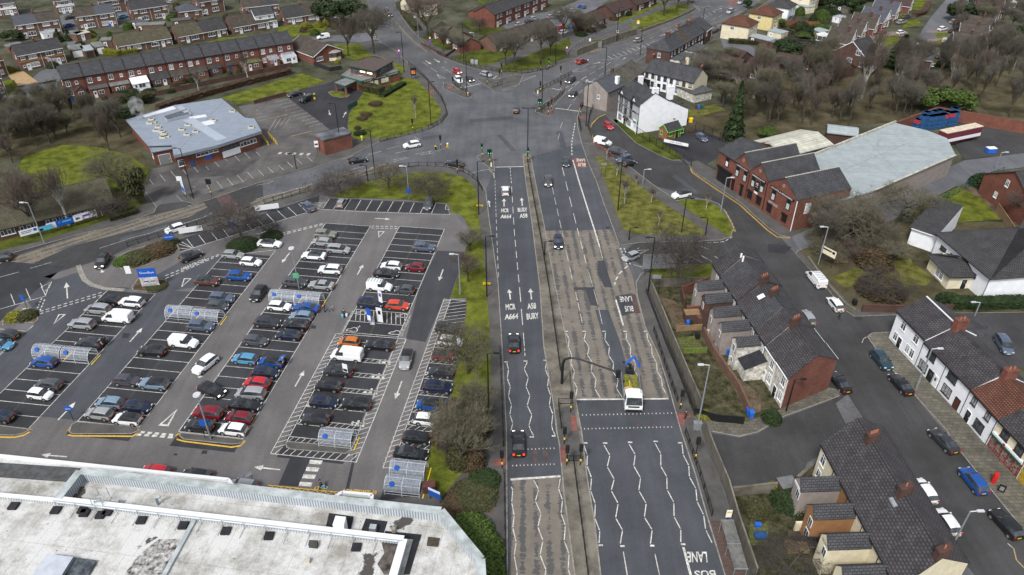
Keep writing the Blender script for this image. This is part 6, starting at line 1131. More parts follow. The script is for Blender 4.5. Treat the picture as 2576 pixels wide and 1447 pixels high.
b=MB();[b.box(0.3+(L-0.6)*k/5-0.06,0.3+(L-0.6)*k/5+0.06,-0.15,-0.1,0.4,2.6)for k in range(6)];b.box(0.2,L-0.2,-0.15,-0.1,0.35,0.5);b.box(0.2,L-0.2,-0.2,-0.1,2.5,2.62);b.build('window_frame',mat('crimson_paint',(0.25,0.02,0.04),0.5,0.1,2),rt)
b=MB();b.box(0.2,L-0.2,-0.3,-0.004,2.64,3.1);b.build('fascia',[SIGNW],rt);b=MB();b.box(0.2,L-0.2,-0.45,-0.3,2.6,2.8);b.build('awning_rail',SIGNG,rt)
b=MB();b.tube((L*0.42,-0.34,2.9),(L*0.42,-0.3,2.9),0.22,n=12);b.build('round_sign',SIGNR,rt)
rt,L=rterr('last house of the right terrace with yellow lit shop front',B4,G(2650,1312),5.2,7.6,RENDC,SLATEN,wins=[('F',4,3.3,1.4,1.3)])
b=MB();b.box(0.2,6,-0.1,-0.004,0.3,2.7);b.build('shop_front',mat('yellow_shop',(0.4,0.28,0.04),0.5,0.4,3),rt)
wr=thing('rear_wing','white lean-to wing with sloping wall behind the first white house','outbuilding',tuple(G(2445,862)),ang)
house('outbuilding','white-walled rear wing with grey roof behind the right terrace','outbuilding',E(2392,838,3.6),E(2462,866,3.4),6,3.4,4.6,RENDW,SLATE,gut=False);bpy.data.objects.remove(wr)
# ---- supermarket (only its roof is in the picture)
st=thing('supermarket','large flat-roofed supermarket with weathered white roof and grey parapets','supermarket',(0,0,0));H1,H2,HP=5.4,6.2,7.0
b=MB();W1=[G(x,y,HP)for x,y in((145,1253),(200,1184),(1109,1284),(1209,1406),(1216,1520))]
b.extr(W1+[G(145,1520,HP)],0,H1,top=False);b.build('wall',BRICK,st)
b=MB();b.cap([G(x,y,H1)for x,y in((150,1250),(205,1195),(1104,1300),(1200,1420),(1204,1540),(150,1540))],H1);b.build('lower_roof',MEMB,st)
b=MB();F1=[G(x,y,5.0)for x,y in((-260,1132),(0,1149),(575,1209),(592,1235),(600,1300),(-260,1300))];b.extr(F1,0,5.0,top=False);b.cap(F1,5.02,1);b.build('front_range',[BRICK,MEMB],st)
b=MB();[b.obox(F1[i],F1[i+1],0.45,4.7,5.25)for i in range(3)];b.build('front_kerb',COPEW,st)
b=MB();b.obox(G(-200,1169,5.1),G(200,1196,5.1),2.2,5.03,5.2);b.build('felt_strip',FELT,st)
b=MB();W2=[xy(p)for p in W1]
for i in range(4):b.obox(W2[i],W2[i+1],1.0,HP-0.12,HP+(0.001*i))
b.build('parapet_coping',COPE,st)
b=MB()
for i in range(4):b.obox(W2[i],W2[i+1],0.6,H1-0.4,HP-0.13)
b.build('parapet_cladding',CORR,st)
P2=[xy(G(x,y,6.9))for x,y in((-220,1222),(145,1256),(1015,1356),(985,1460),(970,1540))]
b=MB();b.extr(P2+[xy(G(-220,1540,6.9))],4.9,H2);b.build('upper_roof',MEMB,st)
b=MB();[b.obox(P2[i],P2[i+1],0.9 if i else 0.35,6.8 if i else 6.55,6.92+0.001*i)for i in range(4)];b.build('white_coping',COPEW,st)
b=MB();[b.obox(P2[i],P2[i+1],0.5 if i else 0.3,5.0,6.79 if i else 6.54)for i in range(4)];b.build('inner_parapet',CORR,st)
b=MB();b.obox(G(492,1303,6.4),G(400,1470,6.4),0.5,H2,H2+0.3);b.build('roof_divider',COPE,st)
b=MB();t=0
for i in(1,):
 d=P2[2]-P2[1];n=d.length;d.normalize();nn=Vector((d.y,-d.x))
 while t<n:p=P2[1]+d*t+nn*0.55;b.tube((p.x,p.y,6.2),(p.x,p.y,7.3),0.035,n=5);b.tube((p.x,p.y,6.4),(*(p+nn*1.4),6.25),0.03,n=4);t+=2.6
 for z in(6.9,7.3):b.tube((*(P2[1]+nn*0.55),z),(*(P2[2]+nn*0.55),z),0.03,n=4)
b.build('guard_rail',GALV,st)
def rbox(nm,m,pts,h0,h1,mt=None):b=MB();b.extr([G(x,y,h1)for x,y in pts],h0,h1,0,mt=1 if mt else 0);return b.build(nm,[m,mt]if mt else m,st)
for q in([(735,825),(985,860),(952,1003),(700,972)],[(1105,880),(1325,910),(1282,1040),(1055,1013)],[(1300,1005),(1668,1042),(1650,1105),(1290,1045)],[(1580,1095),(1648,1102),(1545,1446),(1485,1446)]):b=MB();b.cap([G(x,y,H1)for x,y in T(1,3,q)],H1+0.04);b.build('felt_patch',FELTB,st)
for q in([(1262,1115),(1430,1130),(1400,1300),(1360,1446),(1290,1446),(1220,1340),(1290,1230)],):b=MB();b.cap([G(x,y,H2)for x,y in T(1,3,q)],H2+0.03);b.build('roof_stain',mat('sooty_membrane',(0.05,0.045,0.04),0.9,0.5,1.0,c2=(0.14,0.12,0.11)),st)
b=MB();b.cap([G(x,y,H2)for x,y in T(0,3,[(1240,1450),(1300,1380),(1380,1270),(1500,1160),(1600,1090),(1830,1085),(1800,1180),(1650,1446)])],H2+0.03);b.build('roof_stain',mat('mottled_soot',(0.05,0.042,0.04),0.9,0.5,1.6,c2=(0.55,0.53,0.52)),st)
rbox('plant_cabinet',COPEW,T(1,3,[(800,850),(905,862),(882,955),(770,940)]),H1,7.3);rbox('plant_box',GALV,T(1,3,[(1150,932),(1215,937),(1200,985),(1135,978)]),H1,6.3,COPE);rbox('vent_cowl',mat('tan_cowl',(0.3,0.26,0.2),0.7,0.2,2),T(1,3,[(1368,957),(1405,960),(1400,990),(1362,988)]),H1,6.1)
rbox('roof_hatch',mat('mossy_black',(0.05,0.052,0.045),0.8,0.4,2),T(1,3,[(535,1095),(622,1100),(612,1150),(525,1140)]),H2,6.8);rbox('vent_cowl',mat('cream_vent',(0.5,0.48,0.4)),T(1,3,[(490,1272),(545,1275),(535,1310),(478,1305)]),H2,6.7);rbox('aerial_tray',BARK,T(1,3,[(1730,1062),(1848,1075),(1830,1155),(1718,1145)]),H1,5.6)
rbox('rooflight',GALV,T(0,3,[(480,1235),(735,1265),(600,1480),(300,1480)]),H2,7.1,mat('metal_sheet',(0.45,0.48,0.54),0.5,0.1,1));rbox('rooflight_glazing',GLASS,T(0,3,[(740,1270),(965,1300),(860,1480),(600,1480)]),H2,6.6);rbox('duct_box',GALV,T(0,3,[(1120,680),(1200,690),(1190,715),(1108,705)]),H1,6.3,COPE)
for q in T(0,3,[(150,755),(575,797),(845,795),(865,825),(1025,845),(1095,815),(1435,898),(1855,950),(2283,1005)])+T(1,3,[(140,1055),(1018,1168)]):b=MB();p=G(*q,H2);b.box(p.x-0.55,p.x+0.45,p.y-0.6,p.y+0.4,H2+0.01,H2+0.3);b.build('ballast_block',FELTB,st)
b=MB();ld=[G(x,y,7)for x,y in T(0,3,[(960,760),(1015,690)])];[b.tube((ld[0].x+k,ld[0].y,H2),(ld[1].x+k,ld[1].y+0.3,7.9),0.05,n=4)for k in(-0.5,0.5)];[b.tube((ld[0].x-0.5,ld[0].y+(ld[1].y-ld[0].y)*t,H2+1.6*t),(ld[0].x+0.5,ld[0].y+(ld[1].y-ld[0].y)*t,H2+1.6*t),0.05,n=4)for t in(0.2,0.4,0.6,0.8,1)];[b.tube((ld[1].x+k,ld[1].y+j,6.8),(ld[1].x+k,ld[1].y+j,8.2),0.04,n=4)for k in(-0.6,0.6)for j in(-0.8,0.8)];b.build('roof_ladder',GALV,st)
b=MB();q=G(*T(0,3,[(1595,740)])[0],H1);b.tube((q.x,q.y,H1),(q.x,q.y,6.6),0.16,n=7);b.tube((q.x,q.y,6.6),(q.x+0.5,q.y+0.1,6.7),0.16,n=7);b.build('vent_pipe',GALV,st)
b=MB();a1,a2=G(575,1216,4.2),G(820,1245,4.2);d=xy(a2-a1);n=d.length;d.normalize();nn=Vector((d.y,-d.x));b.poly([(*xy(a1),4.2),(*xy(a2),4.2),(*(xy(a2)+nn*3),4.4),(*(xy(a1)+nn*3),4.4)]);b.build('canopy_glazing',CLEAR,st)
b=MB();k=0
while k<n:p=xy(a1)+d*k;b.tube((*p,4.22),(*(p+nn*3),4.42),0.06,n=4);k+=2.4
b.tube((*xy(a1),4.25),(*xy(a2),4.25),0.08,n=5);b.build('canopy_frame',COPEW,st);b=MB();k=2.5
while k<n*0.75:p=xy(a1)+d*k+nn*2.2;b.tube((*p,3.9),(*(p+d*3.6),3.9),0.35,n=8);k+=4.4
b.build('red_awning',SIGNR,st)
b=MB();Q_=[G(x,y,4.8)for x,y in T(1,3,[(765,685),(870,620),(1170,648),(1160,725)])];[b.obox(Q_[i],Q_[i+1],0.4,4.3,5.0)for i in range(3)];b.cap(Q_,4.5,1);b.build('entrance_canopy',[COPEW,GRASSD],st)
# ---------------------------------------------------------------- vehicles
def paint(n,c,metal=0.0):m=mat('paint_'+n,c,0.28,0.04,1.0,spec=0.5,metal=metal);m.node_tree.nodes['Principled BSDF'].inputs['Coat Weight'].default_value=0.6;return m
PA=dict(white=paint('white',(0.78,0.79,0.8)),black=paint('black',(0.012,0.012,0.014)),grey=paint('grey',(0.085,0.09,0.1),0.3),dgrey=paint('dark_grey',(0.035,0.037,0.042),0.2),silver=paint('silver',(0.42,0.43,0.44),0.4),lblue=paint('light_blue',(0.22,0.32,0.42),0.3),blue=paint('blue',(0.01,0.08,0.33),0.2),navy=paint('navy',(0.014,0.02,0.05),0.2),sky=paint('sky_blue',(0.09,0.3,0.5),0.2),red=paint('red',(0.45,0.012,0.02)),dred=paint('dark_red',(0.2,0.01,0.02),0.2),orange=paint('orange',(0.5,0.14,0.015)),scar=paint('scarlet',(0.55,0.05,0.02)),brown=paint('brown',(0.12,0.045,0.03),0.3),slate=paint('slate_blue',(0.1,0.13,0.19),0.3),beige=paint('beige',(0.25,0.25,0.21),0.3),teal=paint('teal',(0.02,0.055,0.08),0.2),purple=paint('purple_grey',(0.075,0.065,0.085),0.2))
TRIM=mat('black_trim',(0.02,0.02,0.021),0.6,0.1,2);CGL=mat('car_glass',(0.02,0.025,0.03),0.08,0.3,1,c2=(0.06,0.07,0.08),spec=0.9);TYRE=mat('tyre',(0.015,0.015,0.015),0.9,0.2,3);RIM=mat('alloy',(0.38,0.39,0.4),0.35,0.2,4,metal=0.6);LAMP=mat('headlamp',(0.7,0.72,0.75),0.15,0.1,3,spec=0.8);TAIL=mat('tail_lamp',(0.4,0.012,0.012),0.3,0.1,3)
LON=mat('lit_headlamp',(1,0.95,0.8),0.2,0.0,1,emit=2.5);TON=mat('lit_tail_lamp',(1,0.03,0.02),0.2,0.0,1,emit=1.6);PLY=mat('yellow_plate',(0.72,0.5,0.02),0.5,0.05,3);PLW=mat('white_plate',(0.7,0.7,0.68),0.5,0.05,3)
KIND={'hatch':(4.05,1.76,[(-1,.62,.64,.84),(-.985,.88,.92,.92),(-.78,.96,1.36,.97),(-.55,.97,1.45,1),(-.15,.96,1.48,1),(.18,.94,1.42,1),(.5,.9,.96,.99),(.78,.8,.86,.96),(.95,.66,.7,.86),(1,.5,.52,.74)],2,5,0.62),'suv':(4.4,1.86,[(-1,.7,.72,.86),(-.985,1.0,1.06,.93),(-.82,1.08,1.5,.97),(-.6,1.08,1.62,1),(-.15,1.06,1.65,1),(.15,1.04,1.58,1),(.46,1.0,1.08,.99),(.78,.95,1.0,.97),(.95,.82,.86,.88),(1,.6,.62,.78)],2,5,0.68),'saloon':(4.75,1.82,[(-1,.6,.62,.82),(-.98,.92,.96,.9),(-.72,.96,1.04,.96),(-.42,.95,1.38,1),(-.1,.94,1.44,1),(.15,.93,1.38,1),(.45,.9,.95,.99),(.78,.8,.86,.95),(.95,.66,.7,.85),(1,.5,.52,.74)],3,5,0.64),'mpv':(4.5,1.82,[(-1,.7,.72,.86),(-.985,1.0,1.08,.93),(-.88,1.04,1.5,.97),(-.6,1.04,1.64,1),(-.1,1.02,1.66,1),(.25,1.0,1.55,1),(.62,.94,1.0,.99),(.82,.84,.9,.96),(.96,.7,.74,.86),(1,.55,.57,.76)],2,5,0.64),'van':(4.6,1.84,[(-1,.9,.92,.93),(-.995,1.0,1.7,.95),(-.9,1.1,1.84,1),(-.5,1.1,1.88,1),(-.02,1.08,1.88,1),(.22,1.04,1.78,1),(.52,1.0,1.12,.99),(.78,.88,.98,.96),(.95,.7,.76,.88),(1,.5,.52,.78)],4,5,0.64),'bigvan':(5.2,1.98,[(-1,.9,.92,.94),(-.995,1.1,1.8,.96),(-.92,1.2,1.96,1),(-.5,1.2,2.02,1),(.1,1.18,2.02,1),(.34,1.14,1.92,1),(.66,1.08,1.2,.99),(.84,.96,1.04,.97),(.96,.76,.8,.9),(1,.5,.52,.8)],4,5,0.68),'small':(3.55,1.64,[(-1,.62,.64,.84),(-.98,.88,.92,.92),(-.82,.96,1.4,.97),(-.55,.96,1.5,1),(-.1,.95,1.5,1),(.22,.93,1.42,1),(.58,.9,.96,.98),(.8,.8,.86,.95),(.95,.66,.7,.86),(1,.5,.52,.74)],2,5,0.58)}
CM={}
def car_parts(kind):
 if kind in CM:return CM[kind]
 Lc,Wc,st,g0,g1,wr=KIND[kind];hl,hw=Lc/2,Wc/2;S=[]
 zb=0.26 if kind in('suv','bigvan','van')else 0.2
 for x,zs,zt,w in st:
  y=hw*w;cab=zt-zs>0.2
  yr=y*(0.78 if cab else 0.93);yt=y*(0.62 if cab else 0.7)
  if kind in('van','bigvan')and cab:yr,yt=y*0.9,y*0.8
  S.append([(x*hl,y*0.9,zb),(x*hl,y*0.99,zb+0.12),(x*hl,y,(zb+zs)/2),(x*hl,y*0.985,zs-0.06),(x*hl,y*0.95,zs),(x*hl,yr,zt-(0.06 if cab else 0.02)),(x*hl,yt,zt),(x*hl,0,zt+(0.03 if cab else 0.025))])
 B_,Rf,WS,RW,SG=MB(),MB(),MB(),MB(),[MB(),MB()]
 def q(mb,a,b,c,d,mi=0):
  for s in(1,-1):
   P=[(p[0],p[1]*s,p[2])for p in(a,b,c,d)];mb.poly(P if s>0 else P[::-1],mi)
 for i in range(len(S)-1):
  a,b=S[i],S[i+1]
  for k in range(7):
   f=(b[k],a[k],a[k+1],b[k+1])
   if k==0:q(B_,*f,1)
   elif k in(1,2,3):q(B_,*f)
   elif k==4:
    glass=g0-1<=i<=g1 if kind not in('van','bigvan')else g0<=i<=g1
    if glass:
     for s,m_ in((1,SG[0]),(-1,SG[1])):P=[(p[0],p[1]*s,p[2])for p in f];m_.poly(P if s>0 else P[::-1])
    else:q(B_,*f)
   else:
    if g0<=i<g1 and kind not in('van','bigvan'):q(Rf,*f)
    elif kind in('van','bigvan')and i<g1 and i>=1:q(Rf,*f)
    elif i==g1:q(WS,*f)
    elif i==g0-1 and kind not in('van','bigvan'):q(RW,*f)
    else:q(B_,*f)
 for e,a in((0,S[0]),(1,S[-1])):
  P=[(p[0],p[1],p[2])for p in a]+[(p[0],-p[1],p[2])for p in a[::-1]]
  B_.poly(P if e else P[::-1])
 P=[(s[0][0],s[0][1],zb)for s in S]+[(s[0][0],-s[0][1],zb)for s in S[::-1]];B_.poly(P,1)
 for x0,z0,z1 in((hl*0.985,0.3,0.45),(-hl*1.0,0.28,0.42)):B_.box(x0-0.03,x0+0.03,-hw*0.62,hw*0.62,z0,z1,1)
 r=0.34 if kind!='small' else 0.29
 for x in(wr*hl,-wr*hl):
  for s in(1,-1):B_.tube((x,s*hw*0.9,r),(x,s*hw*1.004,r),r+0.07,n=14,mi=1)
 out=dict(body=B_.mesh('body',[PA['white'],TRIM],smooth=True,sharp=32),roof=Rf.mesh('roof',PA['white'],smooth=True,sharp=40),windscreen=WS.mesh('windscreen',CGL,smooth=True),side0=SG[0].mesh('side_window',CGL),side1=SG[1].mesh('side_window',CGL))
 if RW.f:out['rear']=RW.mesh('rear_window',CGL)
 t=MB();t.tube((0,-0.11,0),(0,0.11,0),r,n=14);out['tyre']=t.mesh('wheel',TYRE)
 t=MB();t.tube((0,-0.125,0),(0,0.125,0),r*0.62,n=9);out['rim']=t.mesh('rim',RIM)
 f,rr=S[-2],S[1]
 for nm,m_,x,z,y,w in(('headlight',LAMP,hl*0.955,f[4][2]-0.06,hw*0.66,0.34),('tail_light',TAIL,-hl*0.985,rr[4][2]-0.16,hw*0.76,0.26)):
  t=MB();t.box(-0.09,0.06,-w/2,w/2,-0.09,0.1 if nm=='headlight' else 0.14);out[nm]=(t.mesh(nm,m_),x,y,z)
 t=MB();t.box(-0.02,0.02,-0.26,0.26,-0.055,0.055);out['plate']=t.mesh('number_plate',PLY)
 t=MB();t.box(-0.08,0.08,0,0.2,0,0.14);out['mirror']=t.mesh('wing_mirror',PA['white'])
 out['dim']=(hl,hw,r,wr,S);CM[kind]=out;return out
def slot(o,m):
 o.material_slots[0].link='OBJECT';o.material_slots[0].material=m;return o
def car(px,py,kind,col,hd,label,roof=None,lit=False,group=None,cat=None,z=0.035,rack=False,at=None,name=None):
 P=car_parts(kind);hl,hw,r,wr,S=P['dim'];c=G(px,py,0.75)if at is None else at
 if isinstance(hd,str):
  d={'L':-E_B,'R':E_B,'U':E_A,'D':-E_A}[hd];ang=math.atan2(d.y,d.x)+RN.uniform(-0.035,0.035)
 elif isinstance(hd,tuple):d=xy(G(*hd,0.75))-xy(c);ang=math.atan2(d.y,d.x)
 else:ang=hd
 van=kind in('van','bigvan')
 rt=thing(name or('parked_van' if van else 'parked_car' if not lit else 'car'),label,cat or('van' if van else 'car'),(c.x,c.y,z),ang,group)
 m=PA[col];slot(put('body',P['body'],rt),m);slot(put('roof',P['roof'],rt),PA[roof]if roof else m)
 put('windscreen',P['windscreen'],rt);put('side_window',P['side0'],rt);put('side_window',P['side1'],rt)
 if 'rear' in P:put('rear_window',P['rear'],rt)
 for x in(wr*hl,-wr*hl):
  for s in(1,-1):w=put('wheel',P['tyre'],rt,(x,s*(hw-0.1),r));put('rim',P['rim'],w)
 for nm,on in(('headlight',LON),('tail_light',TON)):
  me,x,y,zz=P[nm]
  for s in(1,-1):
   o=put(nm,me,rt,(x,s*y,zz))
   if lit:slot(o,on)
 put('number_plate',P['plate'],rt,(-hl-0.012,0,0.62));slot(put('number_plate',P['plate'],rt,(hl*0.985+0.045,0,0.4)),PLW)
 for s in(1,-1):o=put('wing_mirror',P['mirror'],rt,(S[6][0][0]-0.25*hl*0.3,s*hw*0.93-(0.2 if s<0 else 0),S[6][4][2]+0.03));slot(o,m)
 if rack:
  b=MB();[b.box(-hl*0.85+k*0.55,-hl*0.85+k*0.55+0.06,-hw*0.75,hw*0.75,S[3][7][2]+0.02,S[3][7][2]+0.1)for k in range(6)];b.build('roof_rack',GALV,rt)
 return rt
GP='cars parked in the supermarket bays';RWN=['far left row','second row','third row','fourth row','fifth row']
CARS=[(17,841,'hatch','dgrey','L','dark grey hatchback alone in the far left row of bays'),(0,867,'hatch','sky','R','light blue car cut by the left edge of the picture'),(0,1046,'hatch','navy','L','dark blue car cut by the left edge, nearest the store'),(274,754,'hatch','black','L','black hatchback beside a white crossover at the top of its row'),(331,759.5,'suv','white','L','white crossover with black lower trim right of a black hatchback'),(246,777,'mpv','silver','L','silver people carrier up-left of the white van with side windows'),(296,798,'bigvan','white','L','white van with side windows beside the silver people carrier'),(206,814.5,'suv','silver','L','silver crossover alone below the silver people carrier'),(226,863,'suv','dgrey','L','dark grey car with its boot open beside two shoppers'),(110,909.5,'hatch','blue','L','bright blue hatchback just below the leftmost trolley shelter'),(122,966,'hatch','grey','L','grey hatchback directly above the white small car with black wheels'),(101,991,'small','white','R','white small car with round headlamps in the leftmost full row'),(249,1039.5,'hatch','silver','L','silver hatchback at the near end of the second row, beside the kerb'),(276,1012,'hatch','lblue','L','pale blue hatchback directly behind the silver one in the second row'),(345,1022,'hatch','navy','R','navy hatchback with its nose to the brown lane near the white black-roofed car'),(319,1053,'hatch','white','L','white hatchback with black roof at the near end of the second row','black'),(320,956,'hatch','purple','R','dark purple-grey hatchback nose to nose with the pale blue crossover'),(387.5,964.5,'suv','lblue','L','pale blue crossover with black roof and chrome rails','black'),(382.5,882,'suv','black','L','black crossover with chrome roof rails left of the small white van'),(462.5,861,'van','white','R','small white panel van right of the black crossover'),(505,819.5,'suv','slate','R','slate blue crossover directly below the second trolley shelter'),(547.5,769.5,'small','grey','R','small grey car partly behind the second trolley shelter'),(557.5,749.5,'suv','slate','R','blue-grey crossover above the small grey car'),(673,810.7,'suv','dgrey','R','dark grey crossover with roof rails facing the black one nose to tail'),(616,902,'hatch','sky','L','sky blue hatchback left of the blue car with raised tailgate'),(668,936,'hatch','navy','R','dark blue hatchback directly below the blue car with raised tailgate'),(646,962,'hatch','red','L','bright red hatchback above the silver people carrier'),(630,989,'mpv','silver','L','silver people carrier between the bright red hatchback and the black saloon'),(616,1018,'saloon','black','R','black saloon with chrome window line in the third row'),(522.5,1038,'suv','dred','L','dark red crossover by the lamp column with round white top'),(601,1049.5,'hatch','dred','L','dark red hatchback right of the dark red crossover'),(502.5,1069.5,'hatch','black','L','black hatchback at the near end of the third row beside the blue sign'),(586,1079,'hatch','white','L','small white hatchback at the near end of the third row'),(643,856,'hatch','grey','R','grey hatchback left of the navy one in the third row'),(725,842,'hatch','navy','L','navy hatchback below the black compact crossover'),(743,817,'suv','black','L','black compact crossover between the pale blue and navy hatchbacks'),(758,794.5,'hatch','lblue','L','pale silver-blue hatchback below the bright blue saloon'),(770,773,'saloon','blue','L','bright blue saloon under the third trolley shelter'),(703,769.5,'hatch','white','R','white hatchback in front of the third trolley shelter, left of the blue saloon'),(818,589,'suv','beige','R','beige boxy estate car, topmost in the fourth row'),(809,608,'hatch','silver','L','silver hatchback just below the beige boxy estate'),(851.5,626.6,'mpv','silver','R','silver people carrier with glass roof near the top of the fourth row'),(789,641.6,'saloon','white','L','white coupe with black glass roof in the fourth row','black'),(830,678,'suv','white','L','white coupe-shaped crossover with dark lower doors in the fourth row'),(741.5,710,'suv','grey','R','dark grey estate behind the lamp column with the green notice'),(808,716,'saloon','silver','L','silver saloon right of the third trolley shelter'),(678,611.6,'saloon','white','R','white convertible with black soft top beside the round shrub bed','black'),(1066.5,621.6,'suv','slate','R','blue-silver two-tone crossover alone near the top of the fifth row'),(984,668,'hatch','white','L','white hatchback left of the crimson small hatchback'),(1044,671.6,'small','dred','L','crimson small hatchback in the fifth row'),(971.5,686.6,'saloon','black','R','black estate car just above the white van with roof rack'),(955,720,'van','white','R','white van with roof rack in the fifth row'),(1018,728,'small','grey','L','small dark grey rounded car right of the white van with roof rack'),(931.5,762,'mpv','navy','R','dark navy people carrier next to the charging post sign'),(1000,767,'hatch','scar','R','scarlet hatchback just above the electric bays'),(878,859.5,'small','orange','L','orange small hatchback above the large white van'),(954,867,'saloon','black','L','long black saloon right of the orange hatchback'),(873,893,'bigvan','white','L','large white panel van below the orange hatchback'),(850,932,'saloon','dgrey','L','dark grey saloon beside the white bay notice'),(825,969.5,'hatch','black','L','black hatchback with red tail lamps below the dark grey saloon'),(815,1010.7,'hatch','navy','R','dark blue hatchback left of the large black coupe crossover'),(896.5,1015.7,'suv','black','L','large black coupe-shaped crossover in the family bays'),(793,1053,'hatch','dgrey','L','dark grey hatchback with black roof nearest the fourth trolley shelter','black'),(1129,825.7,'suv','black','R','black crossover, topmost of the right-hand column by the trees'),(1133,857,'hatch','white','R','white hatchback with dark windows under the twigs of the big tree'),(1114,893,'small','dred','R','dark red small car with black roof under the tree','black'),(1109,934.5,'hatch','dgrey','L','dark grey hatchback between the dark red small car and the navy crossover'),(1101.5,973,'suv','navy','R','navy crossover in the right-hand column beside the grass'),(1076.5,1017,'small','blue','L','blue small car with black roof in the right-hand column','black'),(1076.5,1054.5,'hatch','white','R','white crossover hatchback speckled with droppings under the hedge'),(1049,1100,'hatch','black','R','dusty black hatchback half under the branches'),(1034,1140,'saloon','black','R','black coupe with chrome window line above the lowest trolley shelters'),(775,518,'saloon','slate',(760,504),'blue-grey saloon in the slanted bays beside the trolley corner'),(860,509,'small','silver',(872,492),'small silver hatchback backed against the grass at the top'),(1078,513,'suv','grey',(1072,530),'dark grey crossover facing the lane under the rightmost round tree'),(586,640,'hatch','silver','R','silver hatchback, topmost in the third row below the tree'),(631,658,'hatch','white','R','white crossover hatchback just right of the topmost silver one'),(601,694,'suv','blue','R','bright blue estate crossover right of the brown one'),(521,706.6,'suv','brown','R','copper brown crossover with silver roof rails','dgrey')]
for c_ in CARS:car(*c_[:6],roof=c_[6]if len(c_)>6 else None,group=GP,rack=(c_[0]==955),z=0.045)
MOV=[(516,915.7,'suv','white',(488,938),'white compact crossover driving down the car park lane'),(532.5,980.7,'suv','black',(566,994),'black crossover pulling across the end of a bay with headlamps lit',1),(650,738,'suv','black',(636,757),'black crossover coming down the car park lane beside the third shelter'),(1021.5,903,'suv','silver',(1014,935),'grey crossover with dark roof driving down the right lane',0,'black'),(257.5,656.6,'suv','black',(247,674),'black crossover turning in at the car park entrance with headlamps lit',1),(480,643,'suv','black',(505,633),'black crossover with roof rails leaving past the planted island'),(440,574,'hatch','white',(415,582),'white hatchback on the west road beside the railing',0),(-2,648,'suv','dgrey',(-20,650),'dark car nosing in at the far left edge of the west road'),(900,401.6,'saloon','black',(925,398),'black taxi heading for the junction on the west road'),(1036,364,'suv','white',(1012,368),'white crossover coming off the junction on to the west road'),(1144,410,'saloon','dgrey',(1122,406),'dark grey car on the curved slip lane by the railings'),(1271.5,478,'hatch','white',(1271,462),'pale mint-white hatchback going up the left carriageway by the arrows'),(1379,455,'suv','grey',(1380,475),'grey crossover coming down beside the central reservation with lights on',1),(1424,406.6,'hatch','dgrey',(1425,424),'dark hatchback coming down just left of the red bus lane patch'),(1404,608,'suv','navy',(1405,632),'dark blue car with lit headlamps crossing on to the buff surfacing',1),(1587,645,'small','silver',(1568,652),'small silver hatchback waiting at the side road mouth'),(1293,861,'saloon','black',(1292,835),'black car going up the left carriageway before the zigzag lines',2),(1304,1113,'saloon','black',(1303,1085),'black saloon with lit tail lamps on the pedestrian crossing studs',2),(1299,276,'small','black',(1301,262),'black small car alone in the middle of the junction'),(1442,236,'hatch','black',(1433,246),'black hatchback with lit headlamps nearing the stop line',1),(1435.5,201,'mpv','dgrey',(1423,209),'dark green-grey people carrier with lit headlamps in the turning lane',1),(1464,154,'suv','dred',(1480,149),'dark red crossover with lit brake lamps going up the north-east road',2),(1605.5,100,'hatch','silver',(1620,96),'silver hatchback opposite the bus shelter on the north-east road'),(1715,64,'saloon','black',(1732,58),'black saloon with red tail lamps further up the north-east road',2),(1837,27.5,'mpv','silver',(1826,34),'silver car coming down the top of the north-east road'),(1865,5,'suv','silver',(1852,10),'silver-grey car at the top edge of the north-east road'),(1150,179,'small','red',(1163,186),'bright red small car queueing at the north lights',1),(1153,200,'suv','white',(1163,210),'white compact crossover queueing beside the island',0),(1181.5,197.5,'hatch','black',(1191,206),'black hatchback with lit headlamp at the north stop line',1),(1223,186,'hatch','silver',(1238,190),'silver-blue hatchback in the outer lane at the north lights'),(972,24,'hatch','dgrey',(966,10),'dark car going away up the north road'),(980,36,'hatch','dgrey',(986,46),'dark grey car coming down the north road',1)]
for c_ in MOV:
 f=c_[6]if len(c_)>6 else 0
 rt=car(*c_[:6],lit=bool(f),roof=c_[7]if len(c_)>7 else None,group='cars on the roads and lanes',name='car')
